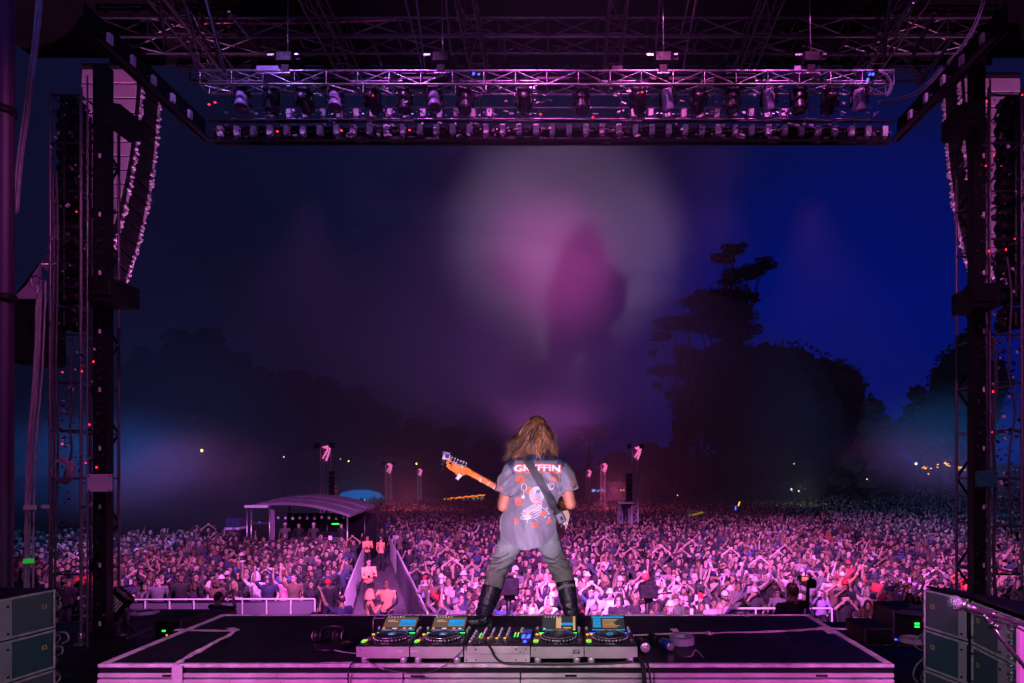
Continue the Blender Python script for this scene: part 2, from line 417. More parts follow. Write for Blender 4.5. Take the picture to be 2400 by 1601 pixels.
# header of the video frame round the stage opening, seen from behind
def header():
    H = thing('screen_header', (0, YH, zt(325)), 'dark header frame along the top of the stage opening with its two side wings', 'header')
    z0, z1 = zt(326), zt(283)
    block(H, 'rear_panel', ((XL + XR) / 2, YH + .22, (z0 + z1) / 2), (XR - XL, .04, z1 - z0), M_['black'])
    block(H, 'bottom_rail', ((XL + XR) / 2, YH + .02, z0), (XR - XL, .1, .035), M_['blackmetal'])
    block(H, 'top_rail', ((XL + XR) / 2, YH + .02, z1), (XR - XL, .05, .03), M_['blackmetal'])
    for sx, X in ((-1, XL), (1, XR)):
        Y1 = 9.2
        block(H, 'wing_panel', (X + sx * .13, (YH + Y1) / 2, (z0 + z1) / 2 + .03), (.04, YH - Y1 + .2, z1 - z0 + .1), M_['black'])
        block(H, 'wing_rail', (X, (YH + Y1) / 2, z0), (.1, YH - Y1, .035), M_['blackmetal'])
header()
m_fix = mat('satin_strobe_housing', (.84, .80, .84), .45, .0, .10, 30)
def strip_fixture():
    t = thing('strobe_panel', (0, 0, 0), 'x', 'strobe light')
    b = MB(); b.box((0, 0, 0), (.098, .10, .17), 0, None, .008); b.build('housing', m_fix, t)
    b = MB()
    b.box((0, 0, -.115), (.12, .05, .022)); b.box((-.075, .01, -.02), (.012, .03, .2)); b.box((.075, .01, -.02), (.012, .03, .2)); b.build('yoke', M_['blackmetal'], t)
    b = MB(); b.box((.0, -.01, -.122), (.06, .05, .024), 0, None, .005); b.ball((-.02, -.03, -.14), .014, 6, 4); b.build('clamp', M_['alu'], t)
    b = MB(); b.tube([(.03, -.05, -.06), (.06, -.09, -.11), (0, -.08, -.15), (-.1, -.05, -.12)], .006, 5); b.build('cable', M_['rubber'], t)
    b = MB(); b.box((.115, .03, .0), (.045, .02, .014)); b.box((-.105, .03, .02), (.03, .02, .012)); b.build('bracket', M_['alu'], t)
    return t
SF = strip_fixture(); SF.scale = (1.15, 1, 1.16); SFK = kids(SF)
first = True
pitch = 38.9
xs = [517 + pitch * k for k in range(41)]
words_col = ['first', 'second', 'third', 'fourth', 'fifth', 'sixth', 'seventh', 'eighth', 'ninth', 'tenth', 'eleventh', 'twelfth', 'thirteenth',
             'fourteenth', 'fifteenth', 'sixteenth', 'seventeenth', 'eighteenth', 'nineteenth', 'twentieth', 'twenty-first']
for k, px in enumerate(xs):
    o = SF if first else copy_tree(SF, SFK); first = False
    bow = 5 * (1 - ((px - 1290) / 800) ** 2)
    o.location = P(px, 309 - bow, YH); o.rotation_euler = (0, 0, R.uniform(-.06, .06))
    o['label'] = (f"pale strobe panel in the header row, {words_col[k]} from its left end" if k < 20 else
                  "pale strobe panel in the middle of the header row" if k == 20 else f"pale strobe panel in the header row, {words_col[40 - k]} from its right end")
    o['group'] = 'strobe panels along the header'
for sx, X, nm in ((-1, XL, 'left'), (1, XR, 'right')):
    for k in range(5):
        o = copy_tree(SF, SFK)
        Yk = 11.45 - k * .5
        o.location = (X + sx * .02, Yk, zt(308)); o.rotation_euler = (0, 0, sx * -PI / 2 + R.uniform(-.1, .1))
        o['label'] = f"strobe panel on the {nm} header wing, {words_col[k]} from the front corner"; o['group'] = 'strobe panels on the header wings'
        o.scale = (.9, .9, 1)

for k in range(24):
    o = copy_tree(SF, SFK); px = 640 + 39 * k + (300 if k > 13 else 0)
    o.location = P(px, 266 + R.uniform(-2, 2), 12.5); o.rotation_euler = (0, R.uniform(-.1, .1), R.uniform(-.3, .3))
    o['label'] = f"strobe panel in the broken upper row behind the rails, {words_col[k]} from the left" if k < 12 else f"strobe panel in the broken upper row behind the rails, {words_col[23 - k]} from the right"
    o['group'] = 'strobe panels behind the rails'
# ---------------------------------------------------------------- moving head lights
m_mh = mat('grey_moving_head', (.03, .027, .036), .35, .1, .2, 8)
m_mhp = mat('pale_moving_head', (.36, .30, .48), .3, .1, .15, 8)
def moving_head(pale, tilt, yaw, sc_=1):
    t = thing('moving_head', (0, 0, 0), 'x', 'stage light')
    b = MB(); b.box((0, 0, .06), (.26, .26, .10), 0, None, .03); b.box((0, 0, .13), (.05, .10, .05)); b.build('base', M_['blackmetal'], t)
    b = MB(); rz = Matrix.Rotation(yaw, 3, 'Z')
    for s_ in (-1, 1): b.box(rz @ Vector((s_ * .15, 0, -.10)), (.045, .10, .26), 0, rz, .015)
    b.box(rz @ Vector((0, 0, .0)), (.32, .11, .04), 0, rz, .012); b.build('yoke', M_['blackmetal'], t)
    b = MB(); rx = rz @ Matrix.Rotation(tilt, 3, 'X')
    prof = [(-.20, .07), (-.18, .10), (-.08, .115), (.05, .11), (.14, .13), (.19, .132)]
    b.tube([Vector((0, 0, -.14)) + rx @ Vector((0, 0, -h)) for h, _ in prof], [r_ for _, r_ in prof], 16)
    b.build('head', m_mhp if pale else m_mh, t)
    b = MB(); b.tube([Vector((0, 0, -.14)) + rx @ Vector((0, 0, -h)) for h in (.185, .2, .205)], [.12, .12, .09], 16); b.build('lens', M_['glass'], t)
    b = MB(); b.tube([Vector((0, 0, -.14)) + rx @ Vector((0, 0, -h)) for h in (.20, .205)], [.134, .134], 16, 0, False); b.build('rim', M_['blackmetal'], t)
    t.scale = (sc_,) * 3
    return t
mh_px = [(566, 1), (636, 0), (714, 0), (785, 1), (873, 0), (948, 0), (1018, 1), (1090, 0), (1228, 0), (1363, 0), (1495, 0), (1565, 1), (1637, 0), (1715, 0), (1802, 1), (1872, 0), (1945, 0), (2014, 1)]
looks = ['tilted pale', 'upright dark', 'squat dark']
for k, (px, pale) in enumerate(mh_px):
    side = -1 if px < 1200 else 1
    t = moving_head(pale, math.radians(side * 22 + 8) if pale else math.radians(R.uniform(-12, 12) if k % 2 else R.uniform(60, 80)), side * -.5 if pale else R.uniform(-.4, .4), 1.0)
    t.location = P(px, 222 if not pale else 218, 11.5)
    n_ = k + 1
    t['label'] = f"{'tilted pale' if pale else 'dark'} moving head light under the lighting truss, {words_col[k]} from the left" if k < 9 else f"{'tilted pale' if pale else 'dark'} moving head light under the lighting truss, {words_col[17 - k]} from the right"
    t['group'] = 'moving head lights on the truss'
# dimmer boxes, cable looms and clutter lying along the truss
b = MB(); nclut = 0
boxes = [(640, 176, .5, .16), (1885, 176, .5, .16), (1445, 172, .2, .1), (1000, 190, .9, .12), (1330, 192, 1.2, .1), (1580, 192, 1.0, .12), (780, 192, .7, .1), (1720, 190, .8, .1)]
for k, (px, py, w_, h_) in enumerate(boxes):
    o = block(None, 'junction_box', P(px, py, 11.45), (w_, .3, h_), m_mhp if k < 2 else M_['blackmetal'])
    tag(o, f"{'violet lit' if k < 2 else 'black'} {'wide' if w_ > .6 else 'narrow'} junction box on the lighting truss, {words_col[sorted(x[0] for x in boxes).index(px)]} from the left", 'box', 'boxes on the lighting truss')
def loom(name, pts, r, m, label, cat='cable', strands=1, spread=.02, group=None, wob=0):
    b = MB()
    for s_ in range(strands):
        off = Vector((R.uniform(-1, 1), R.uniform(-1, 1), R.uniform(-1, 1))) * spread
        pp = []
        P_ = [Vector(p) for p in pts]
        for i in range(len(P_) - 1):
            p0, p1, p2, p3 = P_[max(i - 1, 0)], P_[i], P_[i + 1], P_[min(i + 2, len(P_) - 1)]
            for q in range(5):
                t = q / 5
                pp.append(.5 * ((2 * p1) + (p2 - p0) * t + (2 * p0 - 5 * p1 + 4 * p2 - p3) * t * t + (3 * p1 - p0 - 3 * p2 + p3) * t ** 3) + off + Vector((R.uniform(-wob, wob), R.uniform(-wob, wob), R.uniform(-wob, wob))))
        pp.append(P_[-1] + off)
        b.tube(pp, r, 6)
    return tag(b.build(name, m), label, cat, group)
# bundles of cable draped along the truss: one mass of stuff
b = MB()
for s_ in range(46):
    px = R.uniform(520, 2040); w_ = R.uniform(20, 90); py = R.choice([188, 200, 214, 232, 262, 290, 300])
    pts = [P(px + w_ * k / 5, py + R.uniform(-5, 5) + 7 * math.sin(PI * k / 5), 11.55 + R.uniform(-.15, .1)) for k in range(6)]
    b.tube(pts, .008, 5, R.choice([0, 0, 1]))
for s_ in range(300):
    px = R.uniform(500, 2080); py = R.choice([186, 192, 199, 205, 215, 223, 240, 262, 268, 292, 303, 316])
    b.box(P(px, py + R.uniform(-3, 3), 11.6 + R.uniform(-.2, .35)), (R.uniform(.02, .12), R.uniform(.02, .06), R.uniform(.012, .04)), R.choice([1, 1, 2]), Matrix.Rotation(R.uniform(-.5, .5), 3, 'Y'))
tag(b.build('truss_clamps_and_cable', [M_['rubber'], M_['alu'], M_['alu_dark']]), 'small clamps, plugs and loose cable cluttering the lighting truss', 'rigging', kind='stuff')
ind = [(873, 224, 'led_red'), (1505, 216, 'led_red'), (1390, 275, 'led_red'), (1267, 268, 'led_red'), (490, 245, 'led_red'), (504, 240, 'led_red'), (1733, 175, 'led_blue'), (1743, 175, 'led_blue'),
       (1110, 173, 'led_blue'), (1122, 173, 'led_blue'), (2038, 174, 'led_blue'), (2046, 174, 'led_blue'), (2034, 186, 'led_blue'), (960, 305, 'led_red'), (650, 308, 'led_red'), (800, 306, 'led_red')]
for k, (px, py, m) in enumerate(ind):
    b = MB(); b.box((0, 0, 0), (.045, .03, .05 if 'blue' in m else .03), 0, None, .01)
    o = b.build('indicator_lamp', M_[m], None, P(px, py, 11.35))
    tag(o, f"small {'blue' if 'blue' in m else 'red'} indicator lamp on the lighting truss, {words_col[sorted(x[0] for x in ind).index(px)]} from the left", 'indicator', 'indicator lamps on the truss')

# ---------------------------------------------------------------- roof
b = MB(); b.box((-.4, 4.5, 15.35), (26, 20, .1)); tag(b.build('stage_roof', mat('black_roof_fabric', (.004, .004, .005), .9, 0, .4, 2, .2, spec=.1)), 'black fabric roof stretched over the stage', 'roof')
YB = 14.2
T = thing('roof_beam', (-10, YB, zt(130, YB)), 'deep black roof truss across the front edge of the roof with sky between its posts', 'truss')
for py in (62, 86, 128): rod(T, 'chord', P(330, py, YB), P(2250, py, YB), .05, M_['blackmetal'], 8)
block(T, 'cladding', (P(1290, 0, YB).x, YB + .25, zt(88, YB)), (22, .03, 1.0), mat('black_roof_skirt', (.007, .007, .01), .7, 0, .3, 3))
for k, px in enumerate(range(600, 2080, 98)):
    block(T, 'post', P(px + 8 * (k % 3), 130, YB + .1) + Vector((0, 0, -.05)), (.1 if k % 2 else .2, .1, 1.4), M_['black'])
    rod(T, 'diagonal', P(px + 8, 88, YB + .02), P(px + 90, 182, YB + .02), .045, M_['black'], 6)
    rod(T, 'diagonal', P(px + 48, 130, YB + .02), P(px + 84 + 10, 182, YB + .02), .035, M_['black'], 6)
    rod(T, 'rafter', P(px - 40, 92, YB - .1), P(px + 62, 122, YB - .1), .03, M_['alu_dark'], 6)
truss('roof_edge_truss', P(430, 150, 14.6), P(2180, 150, 14.6), .5, .55, 'dark horizontal truss far up behind the lighting truss', bay=1.3, m='black', r=.03, rb=.02)
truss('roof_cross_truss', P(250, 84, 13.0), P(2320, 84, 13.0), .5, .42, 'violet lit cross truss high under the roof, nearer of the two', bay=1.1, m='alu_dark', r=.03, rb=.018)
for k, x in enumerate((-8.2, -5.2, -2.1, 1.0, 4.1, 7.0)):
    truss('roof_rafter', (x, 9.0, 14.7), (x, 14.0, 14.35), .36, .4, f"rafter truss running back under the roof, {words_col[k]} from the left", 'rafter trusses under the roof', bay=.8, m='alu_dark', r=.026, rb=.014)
# rafters running back over the stage, and the hoists
for k, (x0, y0, x1, y1) in enumerate([(950, 0, 990, 160), (976, 0, 996, 158), (1546, 0, 1536, 130), (1632, 0, 1600, 165), (1615, 0, 1596, 80), (1045, 0, 1056, 128), (858, 52, 895, 155), (1178, 30, 1184, 140), (1418, 42, 1416, 150), (1740, 40, 1700, 140)]):
    a = P(x0, y0, 10.6 if k < 6 else 13.6); c = P(x1, y1, 11.6 if k < 6 else 14.0)
    o = rod(None, 'roof_strut', a, c, .018 if k < 6 else .05, M_['tower_metal'] if k < 6 else M_['alu_dark'], 8)
    tag(o, f"{'thin bright' if k < 6 else 'stubby purple lit'} strut under the roof, {words_col[[6, 0, 1, 5, 7, 8, 4, 3, 2, 9].index(k)] if False else ''}".strip().rstrip(',') + [' left of the left hoist, outer', ' left of the left hoist, inner', ' beside the right hoist, nearer', ' right of the right hoist, outer', ' right of the right hoist, inner', ' right of the left hoist', ' at the left of the roof beam', ' in the middle of the roof beam', ' just left of the right hoist', ' at the right of the roof beam'][k], 'strut', 'struts under the roof')
def hoist(px, py, Y, label, top=-60):
    t = thing('chain_hoist', P(px, py, Y), label, 'hoist', 'chain hoists over the truss')
    b = MB(); c = P(px, py, Y)
    b.box(c, (.36, .26, .24), 0, None, .04); b.box(c + Vector((0, 0, -.2)), (.2, .16, .2), 0, None, .03); b.box(c + Vector((.25, 0, .02)), (.12, .14, .14), 0, None, .02)
    add_vert_obj('motor', b, M_['black'], t)
    b = MB(); b.tube([c + Vector((.02, 0, .14)), P(px - (px - CX) * .004, top, Y)], .014, 6); add_vert_obj('chain', b, M_['alu'], t)
    b = MB(); b.box(c + Vector((-.26, -.1, .04)), (.12, .02, .03)); b.box(c + Vector((.24, -.1, .05)), (.07, .02, .03)); b.box(c + Vector((0, -.05, -.31)), (.24, .12, .02)); add_vert_obj('bracket', b, M_['alu'], t)
hoist(1035, 142, 11.3, 'black chain hoist above the truss, left of centre')
hoist(1553, 142, 11.3, 'black chain hoist above the truss, right of centre')
hoist(1898, 142, 11.3, 'black chain hoist above the right half of the truss')
hoist(672, 142, 11.3, 'black chain hoist above the left part of the truss')
pts = [P(x, y, 13.2) for x, y in ((480, 57), (540, 55), (600, 57), (680, 56), (780, 54), (860, 51), (945, 48))]
m_rope = mat('red_lit_rope', (.9, .22, .28), .5, 0, .2, 10)  # red light on the rope is put into its base colour
loom('roof_rope', pts, .018, m_rope, 'red lit rope under the roof, left stretch', 'rope', group='red ropes under the roof')
loom('roof_rope', [P(x, y, 13.2) for x, y in ((1069, 45), (1200, 45), (1350, 41), (1440, 38), (1527, 36))], .018, m_rope, 'red lit rope under the roof, middle stretch between the hoists', 'rope', group='red ropes under the roof')
loom('roof_rope', [P(x, y, 13.2) for x, y in ((1644, 35), (1760, 38), (1900, 40), (2015, 41), (2025, 43))], .018, m_rope, 'red lit rope under the roof, right stretch', 'rope', group='red ropes under the roof')
for k, (x0, y0, x1, y1) in enumerate([(428, -5, 456, 86), (480, -5, 528, 170), (372, 10, 388, 90), (440, 100, 463, 168), (536, 30, 584, 88), (2086, 0, 2070, 145), (2190, 30, 2130, 150), (2235, 90, 2150, 200), (2140, 10, 2105, 60)]):
    o = rod(None, 'wing_strut', P(x0, y0, 10.2), P(x1, y1, 10.8), .035, M_['alu_dark'], 8)
    tag(o, f"slanting blue lit roof strut over the {'left' if k < 5 else 'right'} wing, {words_col[[2, 3, 0, 1, 4, 0, 2, 3, 1][k]]} from the left", 'strut', 'slanting struts over the wings')
loom('sagging_cable', [P(x, y, 10.4) for x, y in ((2310, -10), (2290, 50), (2255, 110), (2205, 165), (2160, 210), (2110, 232), (2060, 240))], .010, M_['dim_cable'],
     'cable bundle sagging from the upper right corner to the truss end', 'cable', 4, .03)
loom('cable_loop', [P(x, y, 11.2) for x, y in ((2052, 168), (2072, 175), (2085, 195), (2082, 215), (2072, 225))], .012, M_['cable_grey'], 'looped cable at the right end of the lighting truss', 'cable', 4, .03)

# ---------------------------------------------------------------- line arrays
m_arr = mat('violet_grey_cabinet', (.50, .40, .50), .5, 0, .1, 3, .03)
def line_array(px, py_top, side, label, n=14):
    X = P(px, 0, 13.2).x
    t = thing('line_array', (X, 13.2, zt(py_top, 13.2)), label, 'loudspeaker array', 'line arrays either side of the stage')
    y, z, ang = 13.2, zt(py_top, 13.2), math.radians(1)
    hh = .355; wd = 1.25
    for k in range(n):
        ang2 = math.radians(4 + 20 * (k / n) ** 1.2)
        # cabinet hangs tilted: front (+y) looks down more with each box, rear swings towards the stage
        Rm = Matrix.Rotation(-ang2, 3, 'X')
        cz = z - hh / 2 * math.cos(ang2); cy = y - math.sin(ang2) * hh / 2
        cpos = Vector((X, cy, cz))
        cab = MB()
        prof = [(-.38, -hh * .47), (-.38, hh * .47), (.36, hh * .36), (.36, -hh * .36)]
        a = [cpos + Rm @ Vector((-wd / 2, u, v)) for u, v in prof]; c = [cpos + Rm @ Vector((wd / 2, u, v)) for u, v in prof]
        cab.add(a + c, [(0, 1, 2, 3), (7, 6, 5, 4), (0, 4, 5, 1), (1, 5, 6, 2), (2, 6, 7, 3), (3, 7, 4, 0)], 0)
        sub = thing('cabinet', tuple(cpos), None, None); sub.parent = t; sub.matrix_basis = t.matrix_basis.inverted() @ Matrix.Translation(cpos)
        o = cab.build('body', M_['black'], sub); 
        for v in o.data.vertices: v.co = v.co - cpos
        # rear panel proud of the body
        q = MB(); q.box((0, 0, 0), (wd - .03, .02, hh * .90), 0, None, .008); o = q.build('rear_panel', m_arr, sub); o.rotation_euler = (-ang2, 0, 0); o.location = Rm @ Vector((0, -.392, 0))
        # rigging hardware down the inner and outer side
        g = MB()
        for sy in (-.27, .27):
            for e in range(5):
                g.box(Rm @ Vector((-side * (wd / 2 + .03), sy + R.uniform(-.03, .03), R.uniform(-.16, .16))), (.05, R.uniform(.03, .08), R.uniform(.02, .06)), 0, Rm, .006)
            g.box(Rm @ Vector((-side * (wd / 2 + .015), sy, 0)), (.03, .05, hh * .95), 0, Rm)
        g.build('rigging', M_['alu_bright'], sub)['kind'] = 'stuff'
        y = cy - math.sin(ang2) * hh / 2; z = cz - hh / 2 * math.cos(ang2)
    b = MB(); zt0 = zt(py_top, 13.2)
    b.box((X, 13.2, zt0 + .07), (1.2, .9, .10), 0, None, .02)
    add_vert_obj('bumper', b, M_['blackmetal'], t)
    b = MB(); b.tube([(X + .1, 13.2, zt0 + .1), (X + .12, 13.2, zt0 + 1.2)], .02, 6); add_vert_obj('chain', b, M_['alu'], t)
    return t
line_array(290, 192, -1, 'curved line array hanging left of the stage opening, pink lit panels')
line_array(2296, 212, 1, 'curved line array hanging right of the stage opening, mostly behind the tower')

# ---------------------------------------------------------------- side towers
def tower(pxs, Y, side, label):
    """two rows of tubes climbing beside the stage with a column of lights inside"""
    x0, x1 = sorted(P(p, 0, Y).x for p in pxs)
    t = thing('side_tower', (x0, Y, 2.7), label, 'tower', 'towers beside the stage')
    zt_ = 2.7; ztop = zt(205, Y)
    YY = (Y, Y + .62)
    for x in (x0, x1):
        for y in YY: rod(t, 'pole', (x, y, zt_), (x, y, ztop), .018, M_['tower_metal'], 10)
    nb = 11
    for k in range(nb + 1):
        z = zt_ + .3 + (ztop - zt_ - .4) * k / nb
        for y in YY: rod(t, 'rung', (x0, y, z), (x1, y, z), .014, M_['alu_dark'], 6)
        for x in (x0, x1): rod(t, 'rung', (x, YY[0], z), (x, YY[1], z), .014, M_['alu_dark'], 6)
        if k < nb:
            z2 = zt_ + .3 + (ztop - zt_ - .4) * (k + 1) / nb
            xa, xb = (x0, x1) if k % 2 else (x1, x0)
            rod(t, 'diagonal', (xa, YY[1], z), (xb, YY[1], z2), .016, M_['black'], 6)
    for x in (x0, x1):
        b = MB(); b.box((x, Y, zt_ + .02), (.12, .12, .04), 0, None, .01); b.cyl((x, Y, zt_ + .1), .034, .14, 10); add_vert_obj('foot', b, M_['alu'], t)
    return t, x0, x1, ztop
TL, lx0, lx1, lzt = tower((118, 190), 7.4, -1, 'tall truss tower of tubes beside the left line array')
TR, rx0, rx1, rzt = tower((2318, 2395), 7.4, 1, 'tall truss tower of tubes beside the right line array')
for (a0, a1, nm) in ((208, 240, 'left'), (2290, 2318, 'right')):
    xa, xb = P(a0, 0, 7.3).x, P(a1, 0, 7.3).x
    t = thing('tower_column', ((xa + xb) / 2, 7.3, 2.7), f'black square column of panels on the inner side of the {nm} tower', 'column', 'black columns beside the towers')
    block(t, 'column_face', ((xa + xb) / 2, 7.42, 2.7 + 3.75), (xb - xa, .12, 7.3), M_['black'])
    rod(t, 'edge_tube', ((xa if nm == 'left' else xb), 7.28, 2.7), ((xa if nm == 'left' else xb), 7.28, 9.9), .010, M_['tower_metal'], 8)
    b = MB()
    for k in range(50):
        z = 2.8 + 6.8 * k / 50 + R.uniform(0, .04)
        b.box((xa + R.uniform(.02, xb - xa - .02), 7.34, z), (R.uniform(.01, .04), .02, R.uniform(.01, .05)))
    o = add_vert_obj('catches', b, M_['alu_dark'], t); o['kind'] = 'stuff'
    b = MB(); z = 3.0
    while z < 9.6:
        b.box(((xa + xb) / 2 + .03, 7.33, z), (.022, .012, .055)); z += .74
    o = add_vert_obj('latch', b, m_fix, t); o['kind'] = 'stuff'
# column of lights inside each tower, a blinder box every 36 px
for (pxc, nm, sgn) in ((172, 'left', 1), (2362, 'right', -1)):
    for k in range(15):
        py = 250 + k * 33 if k < 14 else 740
        t = moving_head(False, math.radians(100 + R.uniform(-14, 14)), sgn * 1.3, .82)
        for c_ in kids(t): c_.data.materials[0] = M_['black'] if c_.name.startswith('head') else c_.data.materials[0]
        t.location = P(pxc, py, 7.75)
        t['label'] = f"dark moving head light stacked in the {nm} tower, {words_col[k]} from the top"; t['group'] = f'moving head lights in the {nm} tower'
# small clutter in the towers: gear catching light
b = MB()
for (a0, a1) in ((112, 240), (2290, 2399)):
    for k in range(520):
        px = R.uniform(a0, a1); py = R.uniform(215, 1400)
        s_ = R.uniform(.006, .03)
        b.box(P(px, py, 7.3 + R.uniform(0, .7)), (s_, s_, s_ * R.uniform(.6, 2.2)), R.choice([0, 1, 1, 2, 3, 3]), Matrix.Rotation(R.uniform(-1, 1), 3, 'Y'))
tag(b.build('tower_fittings', [M_['alu'], M_['alu_dark'], m_fix, M_['blackmetal']]), 'plugs, clamps and small fittings cluttering the two side towers', 'fittings', kind='stuff')
b = MB()
for (a0, a1) in ((140, 240), (2300, 2399)):
    for k in range(9):
        b.box(P(R.uniform(a0, a1), R.choice([R.uniform(215, 700), R.uniform(800, 1100)]), 7.25), (.012, .01, R.uniform(.012, .026)), 0)
tag(b.build('tower_red_lamps', M_['led_red']), 'tiny red indicator lamps scattered over both side towers', 'indicators', kind='stuff')
# motor boxes (black boxes sticking out of the towers)
for (px, py, w_, h_, lab) in ((238, 675, 62, 58, 'black box jutting from the left tower below the line array'), (2312, 690, 60, 58, 'black box jutting from the right tower below the line array'),
                              (262, 262, 40, 50, 'black angled hood jutting from the left tower near its top'), (2280, 262, 46, 58, 'black angled hood jutting from the right tower near its top')):
    b = MB(); w_ *= 7.2 / F; h_ *= 7.2 / F
    b.prism([(-w_ / 2, -h_ / 2), (w_ / 2, -h_ / 2), (w_ / 2, h_ * .35 if px < 1200 else h_ / 2), (-w_ / 2, h_ / 2 if px < 1200 else h_ * .35)], (0, 0, 0), (1, 0, 0), (0, 0, 1), (0, .4, 0))
    b.box((0, -.01, 0), (w_ * .7, .02, h_ * .6), 0, None, .005)
    o = b.build('light_hood', M_['black'], None, P(px, py, 7.0)); tag(o, lab, 'box', 'black boxes on the towers')
for (px, py, w_, h_, m, lab) in ((234, 1132, 59, 41, M_['lightgrey'], 'pale rectangular plate bolted to the left tower column'), (2311, 1122, 50, 38, mat('teal_plate', (.02, .16, .14), .5, 0, .1, 5), 'teal rectangular plate bolted to the right tower column')):
    w_ *= 7.2 / F; h_ *= 7.2 / F
    b = MB(); b.box((0, 0, 0), (w_, .012, h_), 0, None, .004)
    o = b.build('cover_plate', m, None, P(px, py, 7.15)); tag(o, lab, 'plate')
    for sx in (-1, 1):
        for sz in (-1, 1):
            q = MB(); q.cyl((sx * w_ * .41, -.01, sz * w_ * .28), .008, .012, 8, 0, 'Y'); q.build('bolt', M_['blackmetal'], o)
# cables
loom('tower_cable_loom', [P(95, -10, 7), P(85, 100, 7), P(66, 250, 7), P(48, 380, 7), P(38, 500, 7)], .012, M_['cable_grey'], 'teal lit cable hanging from the upper left corner', 'cable', 3, .02)
loom('thick_cable_loom', [P(94, 665, 6.9), P(92, 760, 6.9), P(86, 880, 6.9), P(76, 1000, 6.9), P(70, 1100, 6.9), P(67, 1200, 6.9), P(66, 1300, 6.9), P(64, 1420, 6.9)], .011, M_['cable_grey'], 'thick bundle of pale cables hanging down outside the left tower', 'cable', 9, .045, wob=.003)
b = MB(); b.box((0, 0, 0), (.07, .07, .05)); tag(b.build('cable_tie', mat('glowing_green_tape', (.03, .7, .06), .5, emit=(.05, 1, .1), es=.25), None, P(67, 1315, 6.85)), 'bright green tape wrapped round the thick cable bundle', 'tape')  # tape given a faint glow, it is no lamp
b = MB(); b.box((0, 0, 0), (.16, .02, .06), 0, None, .01); tag(b.build('cable_label', M_['lightgrey'], None, P(70, 1190, 6.8)), 'pale strap across the thick cable bundle', 'strap')
b = MB(); b.box((0, 0, 0), (.1, .02, .05), 0, None, .015); tag(b.build('small_tag', M_['lightgrey'], None, P(106, 1188, 6.9)), 'small pale tag beside the thick cable bundle', 'tag')
loom('cable_arch', [P(96, 656, 6.8), P(82, 645, 6.8), P(70, 650, 6.8), P(74, 668, 6.8), P(86, 682, 6.8)], .010, M_['alu'], 'bright cable loop arching beside the black box on the left tower', 'cable')
b = MB(); b.add([P(28, 700, 7.3), P(96, 700, 7.2), P(97, 610, 7.2), P(88, 625, 7.25), P(62, 668, 7.3), P(28, 700, 7.6), P(96, 700, 7.6), P(97, 612, 7.6)],
                [(0, 1, 2, 3, 4), (5, 6, 7), (0, 5, 7, 2), (0, 1, 6, 5), (1, 2, 7, 6)], 0, False)
tag(b.build('speaker_cover', mat('violet_cover', (.38, .25, .42), .7, 0, .2, 6, .1)), 'slanted violet cloth cover behind the bright cable loop', 'cover')
b = MB(); b.box((0, .2, 0), (.38, .4, .8), 0, None, .02); tag(b.build('side_speaker', M_['black'], None, P(58, 775, 7.3)), 'black loudspeaker box under the slanted violet cover', 'loudspeaker')
for (pts, lab, r_) in (([(128, 400), (132, 560), (130, 720), (128, 880), (132, 1040), (128, 1200), (125, 1390)], 'dark cable running down the outer pole of the left tower', .014),
                 ([(176, 800), (168, 850), (166, 900), (172, 940), (164, 1000), (168, 1060), (150, 1120)], 'slack cable winding down the middle of the left tower', .011),
                 ([(2330, 790), (2336, 900), (2328, 1000), (2334, 1150), (2330, 1290), (2334, 1400)], 'cable running down the inner side of the right tower', .012),
                 ([(2362, 600), (2372, 700), (2364, 860), (2380, 960), (2366, 1080), (2372, 1250)], 'cable winding down the middle of the right tower', .012)):
    loom('tower_cable', [P(x, y, 7.25) for x, y in pts], r_, M_['dim_cable'], lab, 'cable', 2, .02)
# coil of cable
b = MB()
for k in range(7):
    rr = .095 + .008 * k
    b.tube([P(140, 1103, 7.2) + Vector((rr * math.cos(a), .01 * k, rr * 1.15 * math.sin(a))) for a in [2 * PI * q / 20 for q in range(21)]], .007, 5, 0, False)
tag(b.build('cable_coil', M_['cable_grey']), 'round coil of cable hanging in the left tower', 'cable')
# round purple column and drapes at the far left
T = thing('round_column', P(12, 900, 6.2), 'thick round purple lit column at the left edge', 'column')
rod(T, 'shaft', (P(10, 0, 6.2).x, 6.2, 2.7), (P(14, 0, 6.2).x, 6.2, 11), .075, mat('violet_lit_column', (.045, .018, .06), .5, 0, .3, 2), 18)  # purple light put into the shaft's base colour
for z in (zt(262, 6.2), zt(700, 6.2)):
    rod(T, 'collar', (P(12, 0, 6.2).x, 6.2, z - .04), (P(12, 0, 6.2).x, 6.2, z + .04), .095, M_['black'], 18)
# ---------------------------------------------------------------- text
def text_mesh(s, size, m, parent, M, name='lettering', ext=.0006, bold=0):
    cu = bpy.data.curves.new('txt', 'FONT'); cu.body = s; cu.size = size; cu.extrude = ext; cu.align_x = 'CENTER'; cu.align_y = 'CENTER'; cu.offset = bold
    cu.resolution_u = 2
    o = bpy.data.objects.new('txt', cu); COL.objects.link(o)
    dg = bpy.context.evaluated_depsgraph_get(); dg.update()
    me = bpy.data.meshes.new_from_object(o.evaluated_get(dg)); bpy.data.objects.remove(o); bpy.data.curves.remove(cu)
    me.materials.clear(); me.materials.append(m)
    q = put(name, me, parent); q.matrix_basis = M
    return q
UP = Matrix.Rotation(PI / 2, 4, 'X')      # text standing up, facing the camera

